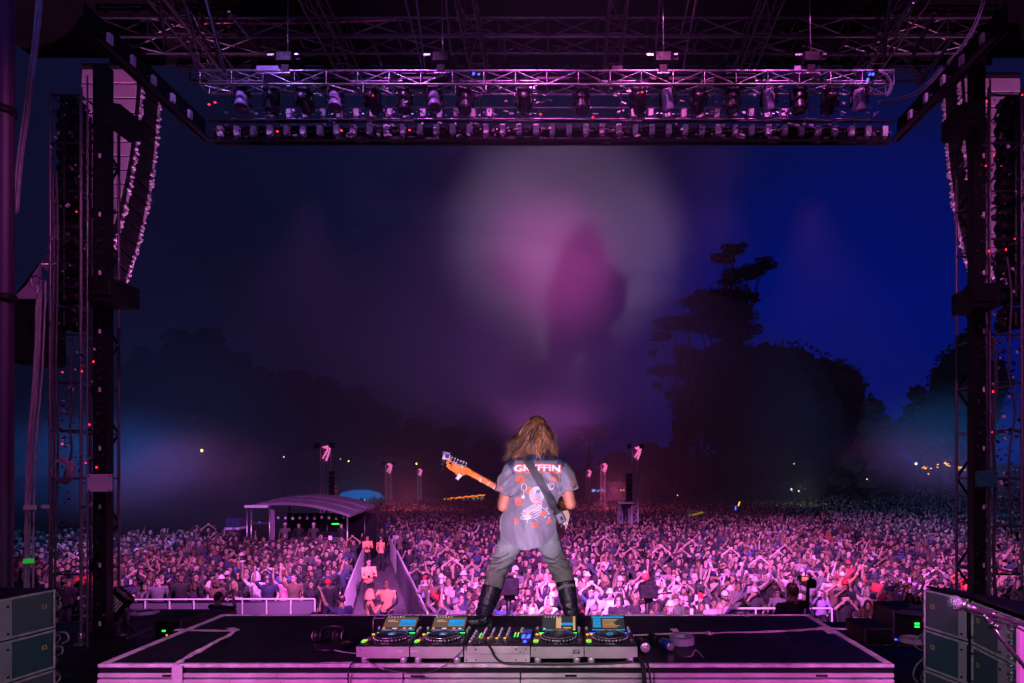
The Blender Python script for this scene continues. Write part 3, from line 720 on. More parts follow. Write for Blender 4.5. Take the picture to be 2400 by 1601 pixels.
# ---------------------------------------------------------------- the riser used as a table
TZ = CZ - 1.175
TX0, TX1, TY0, TY1 = -2.90, 2.00, 3.56, 4.83
m_lip = mat('worn_pale_edge', (.58, .56, .58), .45, .1, .3, 14, .08)
m_ext = mat('brushed_riser_profile', (.62, .60, .62), .38, .35, .14, 6, .03)
T = thing('dj_table', (TX0, TY0, 2.7), 'wide black topped riser with pale metal edges, the decks stand on it', 'table')
wt = (TX1 - TX0) / 2
for k in range(2):
    b = MB(); b.box((TX0 + wt * (k + .5), (TY0 + TY1) / 2, TZ - .012), (wt - .004, TY1 - TY0 - .06, .02)); add_vert_obj('top_panel', b, M_['plywood'], T)
xm = (TX0 + TX1) / 2
for (c, s_) in (((xm, TY0 + .016, TZ - .008), (TX1 - TX0, .032, .022)), ((xm, TY1 - .012, TZ - .008), (TX1 - TX0, .024, .022))):
    b = MB(); b.box(c, s_, 0, None, .004); add_vert_obj('edge_trim', b, m_lip, T)
for x in (TX0 + .025, TX1 - .025):
    b = MB(); b.box((x, (TY0 + TY1) / 2, TZ - .008), (.05, TY1 - TY0 - .058, .0225), 0, None, .004); add_vert_obj('edge_trim', b, m_lip, T)
b = MB(); b.box((xm, TY0 + .03, TZ - .04), (TX1 - TX0 - .01, .04, .045)); add_vert_obj('recess', b, M_['black'], T)
segs = [(TX0, -1.02), (-1.018, -.30), (-.298, .52), (.522, TX1)]
for (a, c) in segs:
    b = MB(); b.box(((a + c) / 2, TY0 + .012, TZ - .0665), (c - a - .004, .03, .027), 0, None, .004); add_vert_obj('upper_profile', b, m_ext, T)
    b = MB(); b.box(((a + c) / 2, TY0 + .008, TZ - .113), (c - a - .004, .03, .046), 0, None, .005); add_vert_obj('lower_profile', b, m_ext, T)
b = MB(); b.box((xm, TY0 + .04, TZ - .09), (TX1 - TX0 - .01, .03, .12)); add_vert_obj('backing', b, M_['black'], T)
for x in (P(396, 0, TY0).x, P(1338, 0, TY0).x, P(1925, 0, TY0).x):
    b = MB(); b.tube([(x - .035, TY0 - .004, TZ - .066), (x + .035, TY0 - .004, TZ - .066)], .007, 8); add_vert_obj('slot', b, M_['black'], T)
b = MB()
for k in range(16):
    x = TX0 + .2 + k * .31; b.cyl((x, TY0 - .008, TZ - .113 + R.uniform(-.012, .012)), .003, .004, 6, 0, 'Y')
o = add_vert_obj('rivets', b, M_['blackmetal'], T); o['kind'] = 'stuff'
for x in (TX0 + .08, -.45, TX1 - .08):
    for y in (TY0 + .12, TY1 - .1):
        b = MB(); b.tube([(x, y, 2.7), (x, y, TZ - .13)], .025, 10); add_vert_obj('leg', b, M_['alu_dark'], T)
for x in (TX0 + .03, TX1 - .03):
    b = MB(); b.box((x, (TY0 + TY1) / 2, TZ - .09), (.03, TY1 - TY0 - .1, .12)); add_vert_obj('side_profile', b, m_ext, T)
b = MB(); b.box((xm, TY1 - .03, TZ - .09), (TX1 - TX0 - .1, .03, .12)); add_vert_obj('rear_profile', b, m_ext, T)

# tape on the table
def tape(pts, w, label, name='tape_strip', wob=.004, lift=.003, m=None):
    b = MB(); vs = []; fs = []; pp = [Vector(p) for p in pts]; out = []
    for i in range(len(pp) - 1):
        for q in range(4): out.append(pp[i].lerp(pp[i + 1], q / 4))
    out.append(pp[-1])
    for i, p in enumerate(out):
        t = out[min(i + 1, len(out) - 1)] - out[max(0, i - 1)]
        s_ = t.cross(Vector((0, 0, 1))); s_ = s_.normalized() if s_.length > 1e-6 else Vector((1, 0, 0))
        ww = w / 2 * R.uniform(.75, 1.15)
        for sg in (-1, 0, 1): vs.append(p + s_ * (ww * sg) + Vector((0, 0, lift + abs(R.uniform(0, wob)) * (1 if sg == 0 else .6))))
    for i in range(len(out) - 1):
        for k in range(2): fs.append((i * 3 + k, i * 3 + k + 1, i * 3 + k + 4, i * 3 + k + 3))
    n = len(vs); vs += [v - Vector((0, 0, .0012)) for v in vs]; fs += [tuple(i + n for i in f)[::-1] for f in fs]
    o = b.add(vs, fs).build(name, m or M_['tape'], fix=False)
    return tag(o, label, 'tape', 'tape on the riser')
def on_table(px, py): Y = (CZ - TZ) * F / (py - CY); return Vector((P(px, py, Y).x, Y, TZ))
tape([on_table(412, 1477), on_table(470, 1479), on_table(556, 1480)], .05, 'flat tape strip across the rear left of the riser')
tape([on_table(552, 1481), on_table(520, 1500), on_table(486, 1517), on_table(455, 1535), on_table(425, 1550), on_table(418, 1560)], .045, 'crumpled tape running diagonally to the front left edge of the riser', wob=.018)
b = MB(); x0 = P(419, 0, TY0).x
vs = []; 
for i, z in enumerate((.004, -.03, -.08, -.16, -.3)):
    for sx in (-.035, 0, .03): vs.append((x0 + sx + R.uniform(-.004, .004), TY0 - .012 - R.uniform(0, .01), TZ + z))
b.add(vs, [(i * 3 + k, i * 3 + k + 1, i * 3 + k + 4, i * 3 + k + 3) for i in range(4) for k in range(2)], 0, True)
tag(b.build('hanging_tape', M_['tape']), 'crumpled tape end hanging down over the front left edge of the riser', 'tape', 'tape on the riser')
tape([on_table(1470, 1491), on_table(1600, 1486), on_table(1750, 1484), on_table(1850, 1480), on_table(1940, 1474), on_table(1985, 1476)], .045, 'long tape strip across the rear right of the riser', wob=.01)
tape([on_table(1925, 1470), on_table(1950, 1487)], .06, 'short tape piece crossing the right end of the long strip')
tape([on_table(1578, 1475), on_table(1585, 1482)], .05, 'small torn tape piece behind the long strip')
tape([on_table(1660, 1484), on_table(1663, 1491)], .04, 'small turned up tape scrap right of the tape roll', wob=.02)
tape([on_table(538, 1473), on_table(556, 1479)], .05, 'small square tape piece at the rear left of the riser')
tape([on_table(740, 1556), on_table(830, 1554)], .02, 'narrow twisted tape along the front edge left of the decks', wob=.008)

# ---------------------------------------------------------------- decks
m_top = mat('deck_top_black', (.014, .014, .016), .3, 0, .2, 20)
m_face = mat('brushed_deck_face', (.62, .59, .60), .36, .45, .12, 8, .02)
m_knob = mat('grey_knob', (.12, .12, .13), .35, 0, .1, 20)
m_white = mat('white_print', (.75, .75, .78), .5, 0, .05, 5)
m_ring = mat('jog_ring_chrome', (.50, .52, .58), .25, .45, .1, 20)
m_scr_b = mat('screen_brown', (.05, .03, .02), .3, emit=(.12, .075, .055), es=1)
m_scr_k = mat('screen_black', (.01, .01, .01), .3, emit=(.03, .03, .035), es=1)
m_scr_c = mat('screen_cyan', (.0, .2, .4), .3, emit=(.02, .32, .7), es=.8)
m_scr_o = mat('screen_orange', (.4, .1, .0), .3, emit=(.9, .3, .08), es=1)
m_scr_w = mat('screen_white', (.4, .4, .4), .3, emit=(.6, .6, .6), es=1)
m_scr_g = mat('screen_green', (.2, .3, .1), .3, emit=(.35, .5, .3), es=.8)
def player(x, y, label, kind, bump=0, sticker=False, textmark=None):
    t = thing('media_player', (x, y, TZ), label, 'dj deck', 'the four decks on the riser')
    w, d = .325, .45
    b = MB(); b.box((0, d / 2, .078), (w, d, .075), 0, None, .008); b.build('chassis', m_top, t)
    b = MB(); b.prism([(-w / 2, .045), (-w / 2 + .045, .045), (-w / 2 + .06, .036), (w / 2 - .06, .036), (w / 2 - .045, .045), (w / 2, .045), (w / 2, .107), (-w / 2, .107)], (0, -.004, 0), (1, 0, 0), (0, 0, 1), (0, .012, 0)); b.build('face_plate', m_face, t)
    for sx in (-1, 1):
        for yy in (.035, d - .05):
            b = MB(); b.cyl((sx * (w / 2 - .042), yy, .02), .023, .04, 14); b.build('foot', m_ring, t)
    # jog wheel
    cy = .165; jx = .005
    j = MB(); j.tube([(jx, cy, .113), (jx, cy, .122), (jx, cy, .134), (jx, cy, .1385)], [.112, .114, .110, .104], 40); jw = j.build('jog_wheel', m_top, t)
    j = MB()
    for k in range(30):
        a = 2 * PI * k / 30; j.ball((jx + .1105 * math.cos(a), cy + .1105 * math.sin(a), .126), (.0075, .0075, .007), 6, 4)
    o = j.build('grips', m_ring, jw)
    j = MB(); j.tube([(jx + .1005 * math.cos(a), cy + .1005 * math.sin(a), .1385) for a in [2 * PI * k / 40 for k in range(41)]], .0022, 5, 0, False); j.build('rim', m_ring, jw)
    j = MB(); j.cyl((jx, cy, .1392), .028, .001, 24); j.build('jog_display', m_scr_k, jw)
    j = MB(); j.tube([(jx + .022 * math.cos(a), cy + .022 * math.sin(a), .1402) for a in [.4 + 5.2 * k / 24 for k in range(25)]], .0022, 5); j.build('display_ring', m_scr_c if kind != 'orange' else m_knob, jw)
    j = MB(); j.cyl((jx, cy, .1405), .012, .001, 16); j.build('display_centre', m_white if kind == 'brown' else m_scr_k, jw)
    # screen, tilted up at the back
    a0 = Vector((-.105, .292, .128)); ux = Vector((1, 0, 0)); uy = Vector((0, .125, .062)).normalized(); nn = ux.cross(uy)
    b = MB(); b.prism([(-.012, -.01), (.232, -.01), (.232, .152), (-.012, .152)], a0 - nn * .016, ux, uy, nn * .015); sb = b.build('screen_bezel', m_top, t)
    b = MB(); b.box((.005, .40, .125), (.25, .07, .05), 0, None, .006); b.build('screen_stand', m_top, t)
    b = MB()
    def rect(u0, v0, u1, v1, mi, h=.0004):
        b.add([a0 + ux * u + uy * v + nn * h for u, v in ((u0, v0), (u1, v0), (u1, v1), (u0, v1))], [(0, 1, 2, 3)], mi)
    rect(0, 0, .22, .14, 0)
    if kind == 'brown':
        rect(0, .128, .22, .14, 1, .0010); rect(.105, .045, .21, .105, 2, .0010); rect(0, 0, .22, .006, 2, .001); rect(.0, .012, .22, .03, 1, .0008)
        rect(.14, .014, .16, .026, 3, .0012); rect(.005, .013, .02, .027, 3, .0012); rect(.18, .014, .2, .024, 4, .0012); rect(.07, .014, .10, .024, 4, .0012)
        for k in range(14): rect(.107 + k * .0072, .05, .109 + k * .0072, .05 + R.uniform(.02, .055), 1, .0014)
        for k in range(6): rect(.01 + .02 * k, .131, .02 + .02 * k, .137, 4, .0014)
        rect(.02, .085, .09, .090, 3, .0012); rect(.02, .1, .07, .103, 4, .0012)
    elif kind == 'list':
        rect(0, .125, .22, .14, 2, .0010); rect(.01, .03, .06, .118, 2, .001); rect(0, 0, .22, .008, 2, .001)
        rect(.068, .02, .212, .12, 1, .0008)
        for k in range(7): rect(.072, .03 + .0125 * k, .10 + R.uniform(.02, .09), .0345 + .0125 * k, 4 if k % 2 else 3, .0013)
        for k in range(5): rect(.015, .04 + .015 * k, .055, .044 + .015 * k, 1, .0013)
    else:
        rect(0, .128, .22, .14, 1, .001); rect(.12, .05, .21, .075, 2, .001); rect(0, 0, .17, .006, 2, .001); rect(.205, 0, .22, .14, 5, .0011)
        rect(.09, .02, .125, .125, 5, .0012); rect(.005, .01, .02, .02, 4, .0012); rect(.14, .02, .19, .03, 3, .0012)
        for k in range(6): rect(.01 + .02 * k, .131, .02 + .02 * k, .137, 4, .0014)
    mats = [m_scr_b if kind == 'brown' else m_scr_k, m_scr_k, m_scr_c, m_scr_o, m_scr_w if kind != 'list' else m_scr_g, mat('screen_tan', (.3, .2, .1), .3, emit=(.6, .36, .17), es=.8)]
    b.build('screen', mats, t, fix=False)
    # buttons
    for (bx, by, mm) in ((-.135, .045, 'led_green'), (-.135, .075, 'led_orange' if kind != 'brown' or bump else 'led_orange')):
        b = MB(); b.cyl((bx, by, .12), .0155, .010, 18); q = b.build('button', m_knob, t)
        b = MB(); b.tube([(bx + .0145 * math.cos(a), by + .0145 * math.sin(a), .1255) for a in [2 * PI * k / 20 for k in range(21)]], .0016, 5, 0, False); b.build('lit_ring', M_[mm], q)
    for (bx, mm) in ((-.138, 'led_orange'), (-.112, 'led_orange')):
        b = MB(); b.box((bx, .235, .1185), (.018, .011, .006), 0, None, .002); b.build('loop_button', M_[mm], t)
    for k in range(6):
        b = MB(); b.box((-.14 + (k % 2) * .02, .12 + (k // 2) * .022, .118), (.014, .009, .005)); b.build('pad', m_knob, t)
    b = MB(); b.box((.0, .272, .118), (.25, .004, .003)); b.build('light_line', M_['led_green'] if kind != 'list' else M_['led_blue'], t)
    for (bx, by, r_) in ((.138, .36, .013), (.138, .32, .009), (.14, .285, .008), (-.14, .36, .010)):
        b = MB(); b.tube([(bx, by, .115), (bx, by, .132), (bx, by, .136)], [r_, r_ * .9, r_ * .7], 12); b.build('knob', m_ring, t)
    b = MB(); b.box((.138, .12, .1165), (.008, .13, .002)); b.box((.138, .1, .121), (.022, .012, .01), 0, None, .002); b.build('tempo_slider', m_knob, t)
    for (bx, mm) in ((-.05, 'led_blue'), (.05, 'led_blue')):
        b = MB(); b.box((bx, .435, .1535), (.02, .004, .003)); b.build('rear_lamp', M_[mm], t)
    text_mesh('Pioneer DJ', .012, m_white, t, Matrix.Translation((.0, .03, .1162)))
    if sticker:
        b = MB(); b.box((.118, -.005, .077), (.043, .002, .024)); s_ = b.build('sticker', M_['black'], t)
        b = MB()
        for k in range(5): b.box((.102 + k * .008, -.0065, .082), (.005, .001, .006))
        for k in range(3): b.box((.108 + k * .008, -.0065, .072), (.005, .001, .005))
        b.build('sticker_print', m_white, s_)
    if textmark:
        b = MB()
        for k in range(5): b.box((textmark + k * .0085 - .02, -.0048, .080 + R.uniform(-.003, .003)), (.005, .001, .011 if k % 2 else .014), 0, Matrix.Rotation(R.uniform(-.3, .3), 3, 'Y'))
        b.build('pen_marks', m_white, t)
    return t
YD = 3.575
sx_ = lambda px: P(px, 0, YD).x
player(sx_(897.5), YD, 'leftmost deck with a round jog wheel and brown screen', 'brown', textmark=.11)
player(sx_(1023.5), YD, 'second deck from the left, beside the mixer, with cyan waveform on its screen', 'brown', 1, textmark=-.13)
player(sx_(1306), YD, 'deck right of the mixer with a tan face on its screen', 'orange', 1, sticker=True)
player(sx_(1432), YD, 'rightmost deck with a blue track list on its screen', 'list')

def mixer(x, y):
    t = thing('dj_mixer', (x, y, TZ), 'wide silver fronted mixer between the decks with orange buttons', 'mixer')
    w, d = .405, .44
    b = MB(); b.box((0, d / 2 + .004, .062), (w, d, .10), 0, None, .005); b.build('chassis', m_top, t)
    for (z0, z1) in ((.0625, .110), (.012, .0605)):
        b = MB(); b.box((0, 0, (z0 + z1) / 2), (w, .008, z1 - z0), 0, None, .002); b.build('face_plate', m_face, t)
    b = MB()
    for sx in (-.188, -.128, .118, .178):
        for z in (.026, .092): b.cyl((sx, -.005, z), .0045, .004, 10, 0, 'Y')
    b.build('screws', M_['blackmetal'], t)
    for sx in (.143, .16):
        b = MB(); b.cyl((sx, -.006, .075), .005, .006, 12, 0, 'Y'); b.build('headphone_socket', m_ring, t)
    text_mesh('Pioneer DJ', .026, mat('faint_print', (.55, .53, .55), .4, .3), t, Matrix.Translation((-.03, -.0045, .084)) @ UP)
    text_mesh('VIDEO', .014, m_white, t, Matrix.Translation((-.155, -.0045, .022)) @ UP)
    for c in range(4):
        cx = -.115 + c * .052
        for r_ in range(6):
            yy = .185 + r_ * .036
            b = MB(); b.tube([(cx, yy, .112), (cx, yy, .126), (cx, yy, .129)], [.0095, .0082, .006], 10); b.box((cx, yy - .005, .1295), (.002, .008, .001)); b.build('knob', m_ring, t)
            b = MB(); b.box((cx, yy - .0046, .1305), (.0022, .0075, .0008)); b.build('knob_mark', m_white, t)
        for q, mm in ((-.011, 'led_orange'), (.012, 'led_white')):
            b = MB(); b.box((cx + q, .158, .116), (.016, .009, .006), 0, None, .002); b.build('cue_button', M_[mm] if q < 0 else m_knob, t)
        b = MB(); b.box((cx, .095, .1125), (.003, .09, .002)); b.build('fader_slot', M_['black'], t)
        b = MB(); yy = .07 + .02 * ((c * 7) % 4); b.box((cx, yy, .118), (.017, .012, .014), 0, None, .003); b.build('fader', m_knob, t)
        b = MB(); b.box((cx + .026, .11, .1122), (.0015, .16, .0012)); b.build('divider', m_ring, t)
    for c in range(5):
        b = MB(); b.tube([(-.175, .06 + c * .06, .112), (-.175, .06 + c * .06, .13)], [.011, .009], 10); b.build('knob', m_ring, t)
        b = MB(); b.box((-.148, .06 + c * .05, .1135), (.014, .018, .004)); b.build('source_button', m_knob, t)
    for k, (gx, n_) in enumerate(((-.139, 8), (.088, 9), (.108, 9))):
        b = MB()
        for q in range(n_): b.box((gx, .20 + q * .012, .1128), (.006, .008, .0015), 0 if q < 7 else 1)
        b.build('level_meter', [M_['led_green'], M_['led_orange']], t)
    for (bx, by) in ((.13, .30), (.13, .345)):
        b = MB(); b.tube([(bx, by, .112), (bx, by, .135)], [.013, .011], 12); b.build('knob', m_ring, t)
    b = MB(); b.box((.165, .33, .113), (.055, .09, .003)); b.build('display', mat('mixer_display', (.02, .03, .2), .3, emit=(.02, .03, .14), es=1), t)
    for r_ in range(2):
        for c in range(4):
            b = MB(); b.box((.145 + (c % 2) * .034 + (.004 if c > 1 else 0), .17 + r_ * .045 + (c // 2) * .018, .1145), (.02, .010, .005), 0, None, .002); b.build('effect_button', M_['led_blue'], t)
    b = MB(); b.cyl((.165, .085, .114), .012, .006, 14); b.build('effect_button', M_['led_blue'], t)
    b = MB(); b.box((.165, .14, .1135), (.004, .10, .002)); b.build('fader_slot', m_white, t)
    b = MB(); b.box((-.0, .035, .1165), (.05, .004, .002)); b.box((-.0, .035, .122), (.011, .02, .012), 0, None, .002); b.build('crossfader', m_knob, t)
    for sx in (-.14, .14):
        for yy in (.05, d - .05):
            b = MB(); b.cyl((sx, yy, .006), .018, .012, 12); b.build('foot', M_['rubber'], t)
mixer(sx_(1165), YD)

# things lying on the riser
def headphones(x, y):
    t = thing('headphones', (x, y, TZ), 'black headphones standing on a round tray on the left of the riser', 'headphones')
    for sx, ry in ((-.075, .2), (.075, -.3)):
        b = MB(); Rm = Matrix.Rotation(ry, 3, 'Z')
        b.tube([Vector((sx, 0, .075)) + Rm @ Vector((q, 0, 0)) for q in (-.02, -.012, .012, .022)], [.036, .042, .042, .03], 18); e = b.build('ear_cup', M_['blackmetal'], t)
        b = MB(); b.tube([Vector((sx, 0, .075)) + Rm @ Vector((math.copysign(.026, -sx), .032 * math.cos(a), .032 * math.sin(a))) for a in [2 * PI * k / 18 for k in range(19)]], .009, 6, 0, False); b.build('cushion', M_['rubber'], e)
        b = MB(); b.tube([Vector((sx, 0, .075)) + Vector((math.copysign(.024, sx), .026 * math.cos(a), .026 * math.sin(a))) for a in [2 * PI * k / 18 for k in range(19)]], .003, 5, 0, False); b.build('cup_ring', m_ring, e)
    b = MB(); b.tube([(-.085, 0, .085), (-.085, .05, .10), (-.06, .10, .105), (0, .125, .105), (.06, .10, .105), (.085, .05, .10), (.085, 0, .085)], .011, 8, sq=.5); b.build('headband', M_['rubber'], t)
headphones(P(772, 0, 3.95).x, 3.93)
b = MB(); c = Vector((P(775, 0, 3.9).x, 3.92, TZ))
b.tube([c + Vector((0, 0, .002)), c + Vector((0, 0, .012)), c + Vector((0, 0, .02))], [.125, .13, .13], 28)
b.tube([c + Vector((.127 * math.cos(a), .127 * math.sin(a), .022)) for a in [2 * PI * k / 30 for k in range(31)]], .005, 5, 0, False)
tag(b.build('round_tray', M_['blackmetal']), 'round black tray under the headphones', 'tray')
loom('headphone_cable', [c + Vector((-.13, -.02, .01)), on_table(748, 1517) + Vector((0, 0, .006)), on_table(775, 1528) + Vector((0, 0, .006)), on_table(805, 1535) + Vector((0, 0, .006)), on_table(838, 1541) + Vector((0, 0, .01)),
                         Vector((sx_(858), YD - .02, TZ + .015)), Vector((sx_(900), TY0 - .02, TZ - .03)), Vector((sx_(960), TY0 - .03, TZ - .055))], .0035, M_['cable_grey'], 'thin pale cable curling from the headphones past the leftmost deck', 'cable')
loom('looping_cable', [Vector((sx_(1120), YD + .1, TZ + .115)), Vector((sx_(1094), YD - .02, TZ + .10)), Vector((sx_(1070), YD - .03, TZ + .04)), Vector((sx_(1040), TY0 - .03, TZ - .02)), Vector((sx_(1000), TY0 - .035, TZ - .055)), Vector((sx_(950), TY0 - .035, TZ - .052)), Vector((sx_(905), TY0 - .03, TZ - .035))], .003, M_['rubber'],
     'thin black cable hanging in a loop before the second deck', 'cable')
b = MB(); b.tube([(sx_(968), TY0 - .035, TZ - .058), (sx_(1000), TY0 - .035, TZ - .058)], .006, 8); tag(b.build('cable_joint', M_['blackmetal']), 'black cable joint lying against the front profile of the riser', 'connector')
loom('mixer_cable', [Vector((sx_(1112), YD + .07, TZ + .125)), Vector((sx_(1135), YD + .05, TZ + .125)), Vector((sx_(1152), YD - .02, TZ + .10)), Vector((sx_(1163), YD - .03, TZ + .05)), Vector((sx_(1185), YD - .025, TZ + .012)), Vector((sx_(1230), YD - .03, TZ + .008)), Vector((sx_(1300), YD - .03, TZ + .006)), Vector((sx_(1400), YD - .025, TZ + .008)), Vector((sx_(1480), YD - .02, TZ + .02))], .0055, M_['rubber'],
     'thick black cable drooping over the front of the mixer', 'cable', 2, .004)
loom('deck_cable', [Vector((sx_(835), YD, TZ + .03)), Vector((sx_(828), TY0 - .02, TZ)), Vector((sx_(824), TY0 - .03, TZ - .08)), Vector((sx_(826), TY0 - .03, TZ - .3))], .004, M_['rubber'], 'black cable pair hanging over the riser edge left of the decks', 'cable', 2, .005)
loom('cable_bunch', [Vector((sx_(1500), YD + .05, TZ + .03)), Vector((sx_(1508), TY0 - .01, TZ + .01)), Vector((sx_(1512), TY0 - .03, TZ - .05)), Vector((sx_(1520), TY0 - .03, TZ - .3))], .0045, M_['rubber'], 'bunch of black cables hanging over the riser edge right of the decks', 'cable', 8, .028)
# torches/bottles
def flashlight():
    c = on_table(1512, 1532); t = thing('black_torch', c, 'short black torch with a pink lens beside the rightmost deck', 'torch')
    d = Vector((.12, -1, .0)).normalized(); b = MB(); z = Vector((0, 0, .04))
    b.tube([z - d * .16, z - d * .05, z - d * .02, z], [.026, .028, .038, .040], 18); b.build('barrel', M_['blackmetal'], t)
    b = MB(); b.tube([z + d * .002, z + d * .006], [.034, .030], 18); b.build('lens', mat('torch_lens', (.6, .4, .6), .15, .5), t)
    b = MB(); b.tube([z + d * .004, z + d * .012], [.012, .008], 12); b.build('bulb', m_ring, t)
flashlight()
b = MB(); b.box((0, 0, .03), (.03, .10, .06), 0, Matrix.Rotation(.3, 3, 'Z'), .01); tag(b.build('adapter_block', M_['black'], None, on_table(1530, 1505)), 'small black block behind the torch', 'box')
def can():
    c = on_table(1572, 1528); t = thing('soda_can', c, 'blue soda can with red and white emblem lying on its side', 'can')
    d = Vector((.32, -1, .0)).normalized(); z = Vector((0, 0, .034)); b = MB()
    b.tube([z - d * .12, z - d * .112, z - d * .01, z - d * .002, z], [.024, .033, .033, .029, .027], 22); b.build('body', mat('blue_can_paint', (.01, .06, .35), .3, .4, .1, 8), t)
    b = MB(); b.tube([z - d * .001, z + d * .002, z + d * .003], [.027, .027, .020], 22); b.build('lid', M_['alu'], t)
    for (dz, h_, m, nm) in ((.006, .010, M_['red'], 'red_wave'), (-.004, .008, m_white, 'white_wave'), (-.012, .007, mat('emblem_blue', (.01, .03, .3), .3), 'blue_wave')):
        # emblem disc wrapped on the upper side of the can
        side = d.cross(Vector((0, 0, 1))).normalized(); vs = []
        for k in range(9):
            u = -.02 + .04 * k / 8; hh = math.sqrt(max(0, .02 ** 2 - u * u))
            for e in (0, 1):
                a = (dz + .004 * math.sin(k / 8 * 6) + e * h_) / .0335
                a = max(-hh / .0335, min(hh / .0335, a))
                vs.append(z - d * (.055 + u) + side * (-.0337 * math.sin(a + .25)) + Vector((0, 0, .0337 * math.cos(a + .25))))
        q = MB(); q.add(vs, [(2 * k, 2 * k + 1, 2 * k + 3, 2 * k + 2) for k in range(8)]); q.build(nm, m, t, fix=False)
can()
c = on_table(1598, 1508); b = MB()
n_ = 30; vs = []; 
for k in range(n_):
    a = 2 * PI * k / n_
    for r_, z_ in ((.045, .002), (.085, .002), (.085, .05), (.045, .05)): vs.append(c + Vector((r_ * math.cos(a), r_ * math.sin(a), z_)))
b.add(vs, [(k * 4 + q, k * 4 + (q + 1) % 4, ((k + 1) % n_) * 4 + (q + 1) % 4, ((k + 1) % n_) * 4 + q) for k in range(n_) for q in range(4)], 0, False)
tr = b.build('tape_roll', mat('grey_tape_roll', (.20, .22, .26), .5, 0, .2, 40)); tag(tr, 'grey roll of tape lying flat behind the blue can', 'tape roll')
loom('short_cable', [on_table(1585, 1532) + Vector((0, 0, .006)), on_table(1600, 1536) + Vector((0, 0, .006)), on_table(1620, 1536) + Vector((0, 0, .01)), on_table(1630, 1525) + Vector((0, 0, .02)), on_table(1650, 1540) + Vector((0, 0, .006))], .004, M_['cable_grey'], 'short loose cable right of the blue can', 'cable')
def gadget():
    c = on_table(892, 1478); t = thing('power_adapter', c, 'small boxy transparent case behind the leftmost deck', 'box')
    b = MB(); b.box((0, 0, .05), (.09, .06, .10), 0, Matrix.Rotation(.2, 3, 'Z'), .012); b.build('body', M_['blackmetal'], t)
    b = MB()
    for sx in (-.045, .045): b.tube([(sx, -.03, 0), (sx, -.03, .095), (sx * .8, 0, .105)], .004, 5)
    b.tube([(-.045, -.03, .1), (.045, -.03, .1)], .004, 5); b.build('frame', m_ring, t)
    b = MB(); b.tube([(.04, 0, .1), (.06, .02, .14), (.10, .03, .15), (.14, .03, .12)], .003, 5); b.build('cable', m_ring, t)
gadget()
# ---------------------------------------------------------------- low fog bank over the far half of the field
def build_fog():
    b = MB(); rings = []; n, m = 40, 22
    for i in range(m + 1):
        th = PI * min(max(i, .02), m - .02) / m; ring = []
        for k in range(n):
            a = 2 * PI * k / n; d = Vector((math.sin(th) * math.cos(a), math.sin(th) * math.sin(a), -math.cos(th)))
            w = 1 + .10 * noise.noise(d * 1.6 + Vector((3, 1, 0))) + .04 * noise.noise(d * 4)
            ring.append(Vector((FOG[0][0] + d.x * FOG[1][0] * w, FOG[0][1] + d.y * FOG[1][1] * w, FOG[0][2] + d.z * FOG[1][2] * w)))
        rings.append(ring)
    b.loft(rings)
    m_ = bpy.data.materials.new('fog_cloud'); m_.use_nodes = True; nt = m_.node_tree; n_ = nt.nodes
    n_.remove(n_['Principled BSDF']); v = n_.new('ShaderNodeVolumePrincipled')
    v.inputs['Color'].default_value = (.85, .82, .9, 1); v.inputs['Density'].default_value = FOGD; v.inputs['Anisotropy'].default_value = 0
    nt.links.new(v.outputs[0], n_['Material Output'].inputs['Volume'])
    tag(b.build('fog_bank', m_), 'low bank of drifting fog hanging over the far side of the field', 'fog', kind='stuff')
FOG = ((-22, 88, 9), (62, 54, 24)); FOGD = .0098
build_fog()
def build_plume(loc, rad, dens, g, label, seed=0):
    m_ = bpy.data.materials.new('smoke'); m_.use_nodes = True; nt = m_.node_tree; n = nt.nodes; l = nt.links
    n.remove(n['Principled BSDF']); v = n.new('ShaderNodeVolumePrincipled'); v.inputs['Color'].default_value = (.9, .86, .92, 1); v.inputs['Anisotropy'].default_value = g
    tc = n.new('ShaderNodeTexCoord'); ln = n.new('ShaderNodeVectorMath'); ln.operation = 'LENGTH'; l.new(tc.outputs['Object'], ln.inputs[0])
    nz = n.new('ShaderNodeTexNoise'); nz.inputs['Scale'].default_value = 1.7; nz.inputs['Detail'].default_value = 2; mp = n.new('ShaderNodeMapping'); mp.inputs['Location'].default_value = (seed * 3.1, seed, 0); l.new(tc.outputs['Object'], mp.inputs[0]); l.new(mp.outputs[0], nz.inputs['Vector'])
    ad = n.new('ShaderNodeMath'); ad.operation = 'MULTIPLY_ADD'; l.new(nz.outputs[0], ad.inputs[0]); ad.inputs[1].default_value = .55; l.new(ln.outputs['Value'], ad.inputs[2])
    mr = n.new('ShaderNodeMapRange'); mr.interpolation_type = 'SMOOTHSTEP'; mr.inputs[1].default_value = 1.22; mr.inputs[2].default_value = .35; mr.inputs[3].default_value = 0; mr.inputs[4].default_value = dens
    l.new(ad.outputs[0], mr.inputs[0]); l.new(mr.outputs[0], v.inputs['Density']); l.new(v.outputs[0], n['Material Output'].inputs['Volume'])
    b = MB(); b.ball((0, 0, 0), 1.0, 28, 18)
    o = b.build('smoke_plume', m_, None, loc); o.scale = rad
    tag(o, label, 'smoke', kind='stuff')
build_plume((-.2, 18.8, 12.9), (7.4, 4.6, 5.3), .12, -.6, 'glowing smoke drifting before the stage behind the performer')
build_plume(P(1290, 870, 18.5), (3.4, 3.4, 3.0), .035, -.5, 'thin tail of smoke trailing down from the glowing cloud', 4)
build_plume(P(270, 1085, 24), (8.6, 4.5, 3.0), .045, 0, 'blue lit smoke low over the left edge of the field', 1)
build_plume(P(2230, 1040, 27), (6.5, 4.5, 3.6), .030, 0, 'blue lit smoke low over the right edge of the field', 2)
